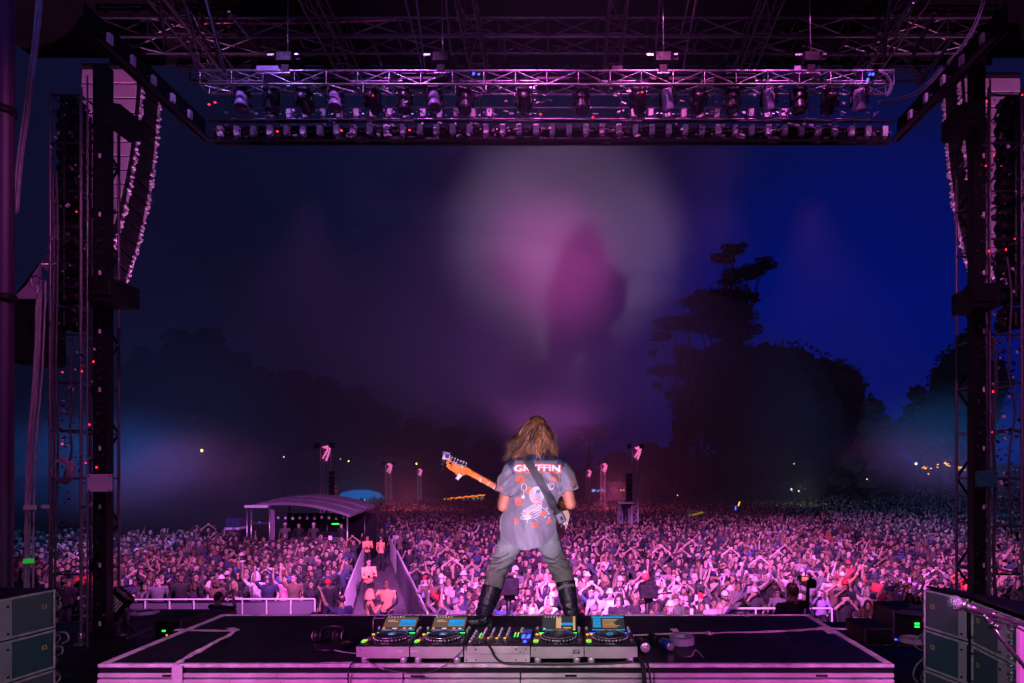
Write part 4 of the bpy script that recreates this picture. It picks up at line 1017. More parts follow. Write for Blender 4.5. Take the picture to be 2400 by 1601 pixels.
# ---------------------------------------------------------------- trees
m_leaf = mat('dark_foliage', (.035, .055, .028), .7, 0, .5, 1.2)
m_leaf2 = mat('cypress_foliage', (.045, .055, .035), .7, 0, .5, 1.2)
m_bark = mat('pale_bark', (.16, .13, .11), .85, 0, .3, 4, .3)
RT = random.Random(21)
def tree(label, base, clumps, cat='tree', leaf=.55, dens=1.0, trunk_r=.5, m=None, name='tree', limbs=True, group='trees round the field', kind=0):
    """clumps: (px, py, rx_px, ry_px, Y)"""
    base = Vector(base); t = thing(name, base, label, cat, group)
    cl = [(P(a, b_, Y), c / F * Y, d / F * Y) for a, b_, c, d, Y in clumps]
    b = MB(); cz = sum((c[0].z) for c in cl) / len(cl); top = max(cl, key=lambda c: c[0].z)[0]
    mid = base.lerp(top, .5) + Vector((RT.uniform(-.5, .5), 0, 0))
    b.tube([base - Vector((0, 0, .5)), base + Vector((0, 0, 1)), base.lerp(mid, .6), mid, mid.lerp(top, .6), top], [trunk_r * 1.3, trunk_r, trunk_r * .8, trunk_r * .6, trunk_r * .35, trunk_r * .12], 8)
    if limbs:
        for c, rx, rz in cl:
            f = RT.uniform(.25, .55); st = base.lerp(top, f) if c.z > base.lerp(top, f).z else base.lerp(top, max(.1, (c.z - base.z) / (top.z - base.z + .01) - .25))
            q = st.lerp(c, .5) + Vector((0, 0, -rz * .3))
            b.tube([st, q, c], [trunk_r * .3, trunk_r * .2, trunk_r * .08], 6)
            for e in range(3):
                d = c + Vector((RT.uniform(-.7, .7) * rx, RT.uniform(-.4, .4) * rx, RT.uniform(-.1, .5) * rz)); b.tube([q.lerp(c, .4), c.lerp(d, .5), d], [trunk_r * .12, trunk_r * .08, .02], 5)
    add_vert_obj('trunk', b, m_bark, t)
    vs = []; fs = []
    for c, rx, rz in cl:
        ry = min(rx, rz * 2.5) * .9
        if True:
            core = MB(); core.ball((0, 0, 0), 1, 12, 8); n0 = len(vs)
            vs += [c + Vector((v.x * rx, v.y * ry, v.z * rz)) * (((.80 if kind != 1 else .56) + .34 * noise.noise(v * 2.3 + c))) for v in core.v]; fs += [tuple(i + n0 for i in f) for f in core.f]
        nl = int(dens * 120 * (rx * rz + rx * ry + ry * rz) / 3 / (leaf * leaf)) // 6 + 30
        sub = [(RT.uniform(-.8, .8), RT.uniform(-.8, .8), RT.uniform(-.75, .75), RT.uniform(.25, .5)) for _ in range(12)]
        for k in range(nl):
            if RT.random() < .7:
                s_ = RT.choice(sub); v = Vector((RT.gauss(0, 1), RT.gauss(0, 1), RT.gauss(0, 1))).normalized() * s_[3] * RT.uniform(.7, 1.05); v = Vector((s_[0], s_[1], s_[2])) + v
            else: v = Vector((RT.gauss(0, 1), RT.gauss(0, 1), RT.gauss(0, 1))).normalized() * RT.uniform(.3, .95)
            if v.length > 1.2: v = v.normalized() * RT.uniform(.9, 1.2)
            if kind == 1 and v.z < -.25: v.z *= .4      # umbrella underside is flat
            p = c + Vector((v.x * rx, v.y * ry, v.z * rz))
            u = Vector((RT.uniform(-1, 1), RT.uniform(-1, 1), RT.uniform(-.6, .6))).normalized(); w = u.cross(Vector((RT.uniform(-1, 1), RT.uniform(-1, 1), RT.uniform(-1, 1)))).normalized()
            if kind == 2: u = Vector((v.x, v.y, -.35 + RT.uniform(-.2, .2))).normalized(); w = u.cross(Vector((0, 0, 1))).normalized()
            s1 = leaf * RT.uniform(.5, 1.2) * (2.0 if kind == 2 else 1); s2 = leaf * RT.uniform(.3, .7) * (.5 if kind == 2 else 1); n = len(vs)
            vs += [p - u * s1 * .5, p + w * s2 * .5, p + u * s1 * .5, p - w * s2 * .5]; fs.append((n, n + 1, n + 2, n + 3))
    b = MB(); b.add(vs, fs); inv = t.matrix_basis.inverted(); b.v = [inv @ v for v in b.v]
    b.build('crown', m or m_leaf, t, fix=False)
    return t
def gbase(px, Y): x = P(px, 0, Y).x; return (x, Y, ground_z(x, Y) + (1.2 * ((Y - 70) / 60) ** 1.3 - .3 if Y > 70 else 0))
# right hand group
tree('tallest cypress of the right hand group with tiered umbrella branches', gbase(1690, 92), [(1718, 585, 30, 16, 92), (1700, 606, 34, 16, 92), (1790, 622, 30, 15, 90), (1755, 640, 46, 18, 91), (1712, 655, 30, 20, 92), (1690, 698, 64, 28, 91), (1632, 710, 46, 22, 90), (1735, 718, 34, 44, 92), (1650, 755, 66, 40, 92), (1720, 775, 62, 50, 92), (1700, 740, 60, 40, 92), (1770, 700, 12, 18, 91)],
     leaf=.5, dens=3.2, trunk_r=.7, name='cypress_tree', kind=1)
tree('leaning tree with flat spreading crowns left of the tall cypress', gbase(1640, 86), [(1575, 762, 46, 22, 86), (1548, 790, 26, 16, 86), (1560, 872, 44, 18, 85), (1600, 830, 26, 22, 86), (1540, 905, 16, 10, 85), (1580, 925, 22, 12, 85), (1610, 760, 30, 18, 86), (1530, 828, 10, 10, 86)],
     leaf=.42, dens=3.0, trunk_r=.45, name='cypress_tree', kind=1)
big = [('broad dark evergreen at the left of the right hand group', 1640, 88, [(1640, 860, 60, 55, 88), (1620, 950, 50, 70, 88), (1660, 940, 60, 80, 88), (1600, 1010, 30, 60, 87)]),
       ('dense rounded evergreen under the tall cypress', 1720, 90, [(1710, 845, 66, 56, 90), (1760, 860, 50, 50, 90), (1730, 920, 85, 90, 90), (1700, 1000, 70, 70, 89), (1760, 1010, 60, 60, 90)]),
       ('domed evergreen in the middle of the right hand group', 1820, 94, [(1790, 845, 62, 44, 94), (1855, 852, 62, 46, 94), (1900, 880, 60, 50, 94), (1830, 930, 95, 90, 94), (1880, 980, 90, 80, 94), (1810, 1020, 90, 70, 93)]),
       ('rounded evergreen at the right of the group beside the sky gap', 1950, 96, [(1925, 878, 56, 40, 96), (1968, 888, 50, 46, 96), (1990, 930, 44, 60, 96), (1940, 965, 90, 90, 96), (2000, 1010, 50, 80, 95), (1950, 1060, 90, 70, 95)]),
       ('low dark tree before the domed evergreen', 1780, 78, [(1760, 1070, 90, 60, 78), (1700, 1100, 70, 50, 78), (1850, 1080, 80, 60, 78)]),
       ('low dark bush mass at the left foot of the group', 1590, 76, [(1590, 1090, 50, 60, 76), (1640, 1110, 60, 60, 76), (1540, 1120, 40, 45, 76)])]
for lab, px, Y, cl in big: tree(lab, gbase(px, Y), cl, leaf=.8, dens=1.6, trunk_r=.6, name='evergreen_tree')
tree('conifer with drooping feathery branches before the sky gap', gbase(2050, 62), [(2045, 960, 34, 30, 62), (2050, 1000, 50, 34, 62), (2055, 1040, 66, 36, 62), (2060, 1085, 78, 40, 62), (2000, 1090, 50, 40, 62), (2050, 1130, 84, 40, 62), (1975, 1130, 44, 30, 62)], leaf=.42, dens=1.5, trunk_r=.35, m=m_leaf2, name='conifer_tree', kind=2)
for lab, px, Y, cl in [('tall dark tree rising behind the right tower', 2290, 80, [(2285, 800, 50, 34, 80), (2260, 860, 60, 50, 80), (2300, 900, 70, 80, 80), (2270, 1000, 80, 70, 80)]),
                       ('dark tree stepping down left of the right tower', 2215, 86, [(2232, 850, 28, 32, 86), (2215, 900, 40, 50, 86), (2200, 970, 60, 60, 86), (2230, 1040, 60, 50, 86)]),
                       ('distant tree at the right end of the sky gap', 2150, 100, [(2150, 925, 26, 20, 100), (2160, 970, 50, 40, 100), (2130, 1010, 50, 40, 100), (2170, 1050, 60, 40, 100)])]:
    tree(lab, gbase(px, Y), cl, leaf=.75, dens=1.2, trunk_r=.5, name='evergreen_tree')
tree('small umbrella shaped tree right of the performer', gbase(1378, 120), [(1385, 1008, 42, 16, 120), (1360, 1030, 28, 14, 120), (1345, 1045, 22, 12, 120), (1400, 1025, 24, 10, 120)], leaf=.6, dens=1.0, trunk_r=.5, name='umbrella_tree', kind=1)
# far left tree line in the fog
left = [(280, 850, 130), (340, 815, 135), (430, 775, 140), (490, 775, 138), (555, 830, 142), (620, 860, 150), (690, 868, 150), (760, 885, 155), (830, 905, 158), (900, 950, 165), (980, 980, 170), (1060, 1000, 175), (1140, 1030, 180), (1450, 1060, 170), (1520, 1040, 165), (180, 830, 125), (60, 800, 120)]
for k, (px, top, Y) in enumerate(left):
    r1 = 42 + 14 * RT.random()
    cl = [(px + RT.uniform(-8, 8), top + 26, r1 * .8, 34, Y), (px - 22, top + 70, r1, 48, Y), (px + 26, top + 80, r1, 50, Y), (px, top + 150, r1 * 1.2, 60, Y), (px + RT.uniform(-20, 20), min(1130, top + 240), r1 * 1.1, 66, Y)]
    if top > 940: cl = [(px, top + 25, 44, 30, Y), (px - 15, top + 70, 50, 36, Y), (px + 20, top + 90, 50, 36, Y)]
    tree(f"hazy dark tree in the far tree line, {words_col[k] if k < 13 else ['right of the performer, lower', 'right of the performer, higher', 'seen behind the left tower', 'seen left of the left tower'][k - 13]}{' from its left end' if k < 13 else ''}", gbase(px, Y), cl, leaf=1.3, dens=1.0, trunk_r=.6, name='distant_tree')
# ---------------------------------------------------------------- people of the crowd
m_skin = mat('skin', (.5, .33, .25), .5, 0, .08, 9, rnd=[(0, (.44, .30, .24)), (.3, (.36, .23, .17)), (.55, (.52, .38, .31)), (.7, (.22, .13, .09)), (.88, (.12, .07, .05))])
m_shirt = mat('clothing', (.5, .5, .5), .8, 0, .18, 14, .25, objcol=True)
m_trousers = mat('dark_trousers', (.02, .022, .03), .8, 0, .3, 10, .2)
m_hair = mat('hair', (.02, .014, .01), .55, 0, .3, 40, .3, rnd=[(0, (.012, .009, .008)), (.45, (.035, .02, .012)), (.75, (.09, .05, .025)), (.9, (.30, .2, .1))])
m_dark = mat('dark_features', (.012, .008, .008), .5)
m_lip = mat('lips', (.32, .10, .09), .5)
m_hatw = mat('hat_cloth', (.5, .5, .5), .8, 0, .1, 12, .1, objcol=True)
m_pcrowd = mat('crowd_clothing', (.1, .1, .1), .85, 0, .2, 12, rnd=[(0, (.012, .012, .015)), (.34, (.03, .03, .04)), (.58, (.07, .065, .07)), (.72, (.20, .18, .19)), (.76, (.03, .04, .10)), (.86, (.14, .10, .09)), (.945, (.5, .48, .48)), (.975, (.30, .03, .04)), (.985, (.04, .07, .25))])

def seg_dist(p, a, b):
    d = b - a; t = max(0, min(1, (p - a).dot(d) / max(d.length_squared, 1e-9))); return (p - a - d * t).length
def person_body(pose, female, sleeves, voxel=.021, target=1500, rr=None):
    """one continuous body, 1.72 tall, facing -y; returns mesh (0 skin 1 shirt 2 trousers 3 dark 4 lips)"""
    rr = rr or random.Random(pose * 10 + female)
    V = Vector
    sh = .175 if female else .205; hip = .15 if female else .14
    S = {s_: V((s_ * sh, .01, 1.405)) for s_ in (-1, 1)}
    j = lambda a: rr.uniform(-a, a)
    arms = {}
    def A(side, el, ha): arms[side] = (V(el), V(ha))
    L, Rr = 1, -1     # person's left is +x when facing -y
    if pose == 0:
        for s_ in (-1, 1): A(s_, (s_ * .27, .02, 1.12), (s_ * .27, -.12, .90))
    elif pose == 1:
        A(1, (.27, .02, 1.12), (.22, -.2, .98)); A(-1, (-.33, -.08, 1.60), (-.30, -.12, 1.90))
    elif pose == 2:
        for s_ in (-1, 1): A(s_, (s_ * .40, -.05, 1.62), (s_ * (.48 + j(.05)), -.1, 1.90))
    elif pose == 3:
        A(1, (.28, .0, 1.13), (.18, -.22, 1.05)); A(-1, (-.27, -.18, 1.32), (-.13, -.33, 1.60))
    elif pose == 4:
        for s_ in (-1, 1): A(s_, (s_ * .28, -.06, 1.16), (s_ * .035, -.24, 1.34))
    elif pose == 5:
        for s_ in (-1, 1): A(s_, (s_ * .28, -.18, 1.36), (s_ * .075, -.30, 1.62))
    elif pose == 6:
        for s_ in (-1, 1): A(s_, (s_ * .245, -.10, 1.12), (-s_ * .04, -.31, 1.16 + .02 * s_))
    elif pose == 7:
        A(-1, (-.30, -.16, 1.30), (-.10, -.17, 1.47)); A(1, (.28, .02, 1.12), (.20, -.24, 1.08))
    elif pose == 8:
        for s_ in (-1, 1): A(s_, (s_ * .34, -.04, 1.62), (s_ * .05, -.1, 1.86))
    elif pose == 9:
        A(1, (.36, -.06, 1.60), (.44, -.10, 1.88)); A(-1, (-.28, -.06, 1.16), (-.2, -.26, 1.2))
    b = MB(); w = .9 if female else 1
    b.tube([V((0, .02, .90)), V((0, .01, 1.0)), V((0, .0, 1.12)), V((0, 0, 1.26)), V((0, .01, 1.37)), V((0, .015, 1.44)), V((0, .02, 1.50)), V((0, .005, 1.57))],
           [(.155, .11), (.165, .115), (.14 * w, .10), (.17 * w, .115), (.18 * w, .105), (.10, .075), (.056, .056), (.055, .055)], 14, up=(1, 0, 0))
    if female:
        for s_ in (-1, 1): b.ball((s_ * .075, -.085, 1.27), (.06, .05, .06), 8, 6)
    for s_ in (-1, 1):
        b.ball(S[s_], (.07, .065, .065), 8, 6)
        el, ha = arms[s_]; fw = (ha - el).normalized()
        b.tube([V((s_ * .1, .01, 1.41)), S[s_], S[s_].lerp(el, .5), el], [.06, .058, .05, .041], 8)
        b.tube([el, el.lerp(ha, .4), ha], [.042, .040, .027], 8)
        b.tube([ha - fw * .01, ha + fw * .05, ha + fw * .085], [(.022, .028), (.040, .018), (.034, .015)], 8)
        ax = fw.cross(V((0, 1, 0))); ax = ax.normalized() if ax.length > .1 else V((1, 0, 0))
        for q in range(4):
            o_ = ha + fw * .08 + ax * (.026 - q * .0175); cu = V((0, -.02, 0)) if pose in (2, 9, 1) else V((0, -.03, -.01))
            b.tube([o_, o_ + fw * .035 + ax * (.010 - q * .006), o_ + fw * (.072 - abs(q - 1.4) * .006) + cu * .6 + ax * (.018 - q * .012)], [.0105, .0105, .009], 6)
        b.tube([ha + fw * .02 + ax * .02, ha + fw * .045 + ax * .055, ha + fw * .07 + ax * .06], [.013, .012, .010], 6)
        b.tube([V((s_ * .085, .02, .95)), V((s_ * .10, .0, .70)), V((s_ * .11, -.01, .48)), V((s_ * .115, .02, .26)), V((s_ * .12, .04, .07))], [.095, .082, .058, .054, .04], 8)
        b.tube([V((s_ * .12, .08, .045)), V((s_ * .125, -.03, .045)), V((s_ * .13, -.15, .035))], [.04, .045, .032], 8)
    me = fuse(b, voxel, 2, 'person_body', None)
    ratio = min(1, target / max(1, len(me.polygons) * 2))
    o = bpy.data.objects.new('t', me); COL.objects.link(o); d_ = o.modifiers.new('d', 'DECIMATE'); d_.ratio = ratio
    dg = bpy.context.evaluated_depsgraph_get(); dg.update(); m2 = bpy.data.meshes.new_from_object(o.evaluated_get(dg)); bpy.data.objects.remove(o); bpy.data.meshes.remove(me)
    me = m2; me.materials.clear(); me.name = 'person_body'
    # head with features appended
    h = MB(); hc = V((0, -.005, 1.625))
    rings = []
    for (z, rx, ryf, ryb, cy) in ((-.115, .030, .030, .02, -.045), (-.105, .046, .045, .03, -.035), (-.075, .060, .062, .058, -.018), (-.035, .068, .074, .078, -.004), (.0, .0725, .080, .092, .0), (.035, .0745, .082, .096, .003), (.07, .070, .074, .090, .006), (.10, .052, .052, .068, .01), (.118, .022, .022, .03, .012)):
        rings.append([hc + V((rx * math.cos(2 * PI * k / 16), cy + (ryb if math.sin(2 * PI * k / 16) > 0 else ryf) * math.sin(2 * PI * k / 16), z)) for k in range(16)])
    for i, z in ((3, -.035), (4, 0)):      # nose and sockets
        for k in (11, 13): rings[4][k] = rings[4][k] + V((0, .010, 0))
    h.loft(rings, 0)
    h.add([hc + V(p) for p in ((0, -.078, .012), (-.011, -.083, -.032), (.011, -.083, -.032), (0, -.105, -.028), (0, -.078, -.044))], [(0, 1, 3), (0, 3, 2), (1, 4, 3), (4, 2, 3)], 0, True)
    for s_ in (-1, 1):
        h.box(hc + V((s_ * .028, -.078, .004)), (.022, .008, .009), 3); h.box(hc + V((s_ * .029, -.081, .024)), (.030, .008, .007), 3, Matrix.Rotation(-s_ * .12, 3, 'Y'))
        h.ball(hc + V((s_ * .076, .005, -.008)), (.010, .018, .030), 6, 5, 0)
    h.box(hc + V((0, -.076, -.062)), (.040, .012, .010 if pose not in (1, 2, 7, 9) else .017), 4 if pose not in (2, 9) else 3)
    bones = [(V((0, 0, .95)), V((0, 0, 1.40)), .16, 1), (V((0, .02, 1.50)), V((0, 0, 1.7)), .05, 0)]
    mi = []
    for p in me.polygons:
        c = p.center; best = 1; bd = 9
        for s_ in (-1, 1):
            el, ha = arms[s_]
            d1 = seg_dist(c, S[s_], el); d2 = seg_dist(c, el, ha); d3 = seg_dist(c, ha, ha + (ha - el).normalized() * .15)
            if min(d1, d2, d3) < bd: bd = min(d1, d2, d3); who = 0 if bd == d1 else (1 if bd == d2 else 2); t_ = (c - el).length
        core = seg_dist(c, V((0, 0, .95)), V((0, .01, 1.36))) - .09
        if c.z < .93 and bd > .055 or c.z < .72: best = 2
        elif c.z > 1.475 and abs(c.x) < .10 and abs(c.y) < .12 and bd > .05: best = 0
        elif bd < core + .0 or bd < .055:
            best = 1 if who == 0 and (sleeves or (c - S[s_]).length < 9 and seg_dist(c, S[-1], S[-1]) * 0 == 0 and (min((c - S[-1]).length, (c - S[1]).length) < .2)) else (1 if (who == 1 and sleeves) else 0)
            if who == 0 and sleeves == 2: best = 0
        else: best = 1
        mi.append(best)
    nv = len(me.vertices); vs = [v.co.copy() for v in me.vertices] + h.v
    fs = [list(p.vertices) for p in me.polygons] + [[i + nv for i in f] for f in h.f]
    out = bpy.data.meshes.new('person_body'); out.from_pydata([tuple(v) for v in vs], [], fs); out.update()
    out.polygons.foreach_set('material_index', mi + h.m); out.polygons.foreach_set('use_smooth', [True] * len(fs))
    bpy.data.meshes.remove(me)
    return out, arms
def hair_mesh(kind, m):
    b = MB(); hc = Vector((0, -.005, 1.625)); r3 = random.Random(kind)
    def cap(zlow_f, zlow_b, grow=1.0, mi=0):
        rings = []
        for i in range(8):
            f = i / 7; ring = []
            for k in range(18):
                a = 2 * PI * k / 18; s_ = math.sin(a); lo = zlow_f * (s_ < 0) * abs(s_) + zlow_b * (s_ >= 0) * s_ + (.01 - .0) * (1 - abs(s_))
                z = lo + (.124 * grow - lo) * f
                rad = math.sqrt(max(0.01, 1 - (max(z, 0) / .126) ** 2 * .97)) if z > 0 else 1 - .15 * abs(z) / .1
                w = 1 + r3.uniform(-.04, .05)
                ring.append(hc + Vector((.083 * grow * rad * math.cos(a) * w, .006 + (.104 if s_ > 0 else .088) * grow * rad * s_ * w, z + .004)))
            rings.append(ring)
        b.loft(rings, mi, True)
    if kind == 'short': cap(.055, -.07)
    elif kind == 'crew': cap(.062, -.04, .985)
    elif kind == 'long':
        cap(.06, -.08, 1.02)
        for s_ in (-1, 1): b.tube([hc + Vector((s_ * .07, .01, .05)), hc + Vector((s_ * .088, .0, -.05)), hc + Vector((s_ * .095, -.01, -.16)), hc + Vector((s_ * .10, -.03, -.27))], [.03, .034, .04, .016], 8)
        b.tube([hc + Vector((0, .06, .06)), hc + Vector((0, .09, -.05)), hc + Vector((0, .09, -.18)), hc + Vector((0, .08, -.28))], [(.07, .05), (.09, .045), (.10, .04), (.06, .02)], 10, up=(1, 0, 0))
    elif kind == 'curly':
        cap(.05, -.08, 1.08)
        for k in range(60):
            a = r3.uniform(0, 2 * PI); e = r3.uniform(-.3, 1.4); 
            if math.sin(a) < -.2 and e < .6: continue
            b.ball(hc + Vector((.1 * math.cos(a) * math.cos(e), .01 + .12 * math.sin(a) * math.cos(e), .03 + .1 * math.sin(e))), r3.uniform(.018, .032), 6, 4)
    elif kind == 'bun':
        cap(.058, -.08, 1.0); b.ball(hc + Vector((0, .05, .14)), (.04, .04, .035), 8, 6)
    elif kind in ('cap', 'beanie', 'bucket', 'backcap'):
        cap(.03, -.08, .99)
        rings = []
        for i in range(5):
            f = i / 4
            rings.append([hc + Vector(((.092 * math.sqrt(1 - (f * .96) ** 2) + (.004 if kind == 'beanie' else 0)) * math.cos(2 * PI * k / 16), .004 + .108 * math.sqrt(1 - (f * .96) ** 2) * math.sin(2 * PI * k / 16), .035 + (.105 if kind != 'beanie' else .12) * f)) for k in range(16)])
        b.loft(rings, 1)
        if kind in ('cap', 'backcap'):
            sg = -1 if kind == 'cap' else 1; vs = []
            for k in range(9):
                a = -PI * .12 + (PI * 1.24) * k / 8
                vs.append(hc + Vector((.08 * math.cos(a), sg * (.09 * abs(math.sin(a)) if math.sin(a) > 0 else .0) + sg * .01, .045))); vs.append(hc + Vector((.082 * math.cos(a), sg * (.09 + .075 * max(0, math.sin(a))), .038)))
            n = len(vs); v2 = [v - Vector((0, 0, .006)) for v in vs]
            b.add(vs + v2, [(2 * k, 2 * k + 1, 2 * k + 3, 2 * k + 2) for k in range(8)] + [(n + 2 * k, n + 2 * k + 2, n + 2 * k + 3, n + 2 * k + 1) for k in range(8)] + [(2 * k + 1, n + 2 * k + 1, n + 2 * k + 3, 2 * k + 3) for k in range(8)], 1, True)
        if kind == 'bucket':
            b.loft([[hc + Vector((rr_ * math.cos(2 * PI * k / 16), rr_ * 1.1 * math.sin(2 * PI * k / 16), z_)) for k in range(16)] for rr_, z_ in ((.09, .05), (.135, .015), (.13, .012), (.088, .045))], 1, False)
        if kind == 'beanie': b.tube([hc + Vector((.096 * math.cos(a), .004 + .111 * math.sin(a), .045)) for a in [2 * PI * k / 16 for k in range(17)]], .012, 6, 1, False)
    elif kind == 'hood':
        rings = []
        for i in range(7):
            f = i / 6; ring = []
            for k in range(14):
                a = -PI * .34 + (PI * 1.68) * k / 13   # opening towards the face
                rr_ = .115 * math.sqrt(max(.02, 1 - (f * .97) ** 2)) + .01
                ring.append(hc + Vector((rr_ * math.cos(a), .01 + rr_ * 1.15 * math.sin(a), -.10 + .25 * f)))
            rings.append(ring)
        vs = [v for r_ in rings for v in r_]
        fs = [(i * 14 + k, i * 14 + k + 1, (i + 1) * 14 + k + 1, (i + 1) * 14 + k) for i in range(6) for k in range(13)]
        n = len(vs); vs += [hc + (v - hc) * .93 for v in vs]; fs += [tuple(i + n for i in f_)[::-1] for f_ in fs]
        fs += [(i * 14 + e, (i + 1) * 14 + e, n + (i + 1) * 14 + e, n + i * 14 + e) for i in range(6) for e in (0, 13)]
        b.add(vs, fs, 1, True); cap(.05, -.02, .96)
    return b.mesh('hair_' + kind, m)
POSES = {0: 'arms down', 1: 'one arm raised', 2: 'both arms raised', 3: 'holding up one hand', 4: 'hands clasped', 5: 'both hands before the face', 6: 'leaning folded arms forward', 7: 'hand at the mouth', 8: 'hands joined overhead', 9: 'left arm raised'}
BODY = {}
for pose in range(10):
    for fem in (0, 1):
        me, arms = person_body(pose, fem, [1, 0][(pose + fem) % 2] if pose not in (6,) else 1)
        for m_ in (m_skin, m_shirt, m_trousers, m_dark, m_lip): me.materials.append(m_)
        BODY[pose, fem] = (me, arms)
HAIR = {k: hair_mesh(k, [m_hair, m_hatw]) for k in ('short', 'crew', 'long', 'curly', 'bun', 'cap', 'beanie', 'bucket', 'backcap', 'hood')}
HAIRW = {'short': 'short hair', 'crew': 'cropped hair', 'long': 'long hair', 'curly': 'curly hair', 'bun': 'hair in a bun', 'cap': 'a cap', 'beanie': 'a beanie', 'bucket': 'a bucket hat', 'backcap': 'a backward cap', 'hood': 'hood up'}
COLS = {'black': (.012, .012, .015), 'charcoal': (.04, .04, .045), 'grey': (.13, .12, .13), 'white': (.58, .56, .56), 'cream': (.40, .35, .31), 'navy': (.015, .02, .06), 'blue': (.03, .06, .2),
        'red': (.5, .02, .03), 'brown': (.12, .07, .05), 'lilac': (.35, .26, .5), 'green': (.05, .09, .05), 'pink': (.6, .25, .35), 'orange': (.6, .18, .05), 'pale blue': (.3, .36, .5)}
CW = ['black'] * 19 + ['charcoal'] * 7 + ['grey'] * 5 + ['white'] * 4 + ['cream'] * 3 + ['navy'] * 4 + ['blue'] * 2 + ['red', 'brown', 'brown', 'lilac', 'lilac', 'green', 'pink', 'orange', 'pale blue']
def _glasses():
    b = MB(); hc = Vector((0, -.005, 1.625))
    for s_ in (-1, 1): b.box(hc + Vector((s_ * .03, -.088, .006)), (.042, .008, .026), 0, None, .003); b.box(hc + Vector((s_ * .074, -.045, .010)), (.004, .09, .005))
    b.box(hc + Vector((0, -.088, .012)), (.02, .005, .005)); return b.mesh('sunglasses', M_['glass'])
GL = _glasses()
m_phone = mat('phone_back', (.6, .58, .62), .3, 0, .1, 5)
def _phone():
    b = MB(); b.box((0, 0, 0), (.075, .009, .15), 0, None, .004); return b.mesh('phone', [m_phone])
PH = _phone()
used_labels = set()
def make_person(x, y, pose, fem, hair, col, rz, label, group='people of the crowd', z=None, s_=1, glasses=False, hat=None, body=None):
    o = put('person', body or BODY[pose, fem][0], None, (x, y, ground_z(x, y) if z is None else z), rz, (s_, s_, s_))
    o.color = (*COLS[col], 1) if isinstance(col, str) else (*col, 1)
    tag(o, label, 'person', group)
    if hair:
        h = put('hair' if hair in ('short', 'crew', 'long', 'curly', 'bun') else ('hood' if hair == 'hood' else 'hat'), HAIR[hair], o)
        h.color = (*COLS[hat or 'white'], 1) if hair != 'hood' else o.color
    if glasses: put('sunglasses', GL, o)
    return o
def zone(px):
    for lim, w in ((180, 'left of the left tower'), (235, 'behind the left tower'), (330, 'near the left tower'), (430, 'in the left block beside the tower'), (520, 'in the middle of the left block'), (620, 'in the left block past its middle'), (720, 'toward the right of the left block'), (860, 'in the left block beside the aisle'),
                   (1010, 'just right of the aisle'), (1100, "left of the performer"), (1180, "at the performer's left leg"), (1290, "between the performer's legs"), (1380, "at the performer's right leg"), (1490, 'just right of the performer'),
                   (1600, 'right of the black camera'), (1700, 'in the right block'), (1790, 'left of the cameraman'), (1900, 'behind the cameraman'), (2000, 'right of the cameraman'), (2110, 'before the right rail'), (2200, 'above the right subwoofer'), (2290, 'above the right speaker stack')):
        if px < lim: return w
    return 'behind the right tower'
RC = random.Random(5)
ROWW = ['front row', 'second row', 'third row', 'fourth row', 'fifth row', 'sixth row', 'seventh row', 'eighth row', 'ninth row']
def front_y(px): return 17.45 if px < 880 else (13.7 if px < 1700 else (16.35 if px < 1900 else max(13.95, 16.35 - (px - 1900) * .03)))
people = []
def in_aisle(x, y, m=.25): return y < 33 and AX0(y) - m < x < AX1(y) + m
TENT = (-17, -11.0, 29.3, 34)
def blocked(x, y): return TENT[0] < x < TENT[1] and TENT[2] < y < TENT[3]
row = 0; n_ind = 0; spots = []
for row in range(9):
    for blk in (0, 1):
        y0 = (17.45 if blk == 0 else 15.0) + row * .62
        xa, xb = (P(0, 0, y0).x, AX0(y0) - .3) if blk == 0 else (AX1(y0) + .3, P(2399, 0, y0).x)
        x = xa + RC.uniform(0, .4)
        while x < xb:
            yy = front_y(x / y0 * F + CX) + row * .62 + RC.uniform(-.2, .2); x = x / y0 * yy if False else x
            if not in_aisle(x, yy, .3): spots.append((x, yy, row, blk))
            x += RC.uniform(.46, .66)
spots.sort(key=lambda s_: s_[1])
spots = [s_ for s_ in spots if not (s_[3] == 1 and s_[0] / s_[1] * F + CX > 2150 and s_[1] < 15)]
N_IND = 292
far_seed = spots[N_IND:]
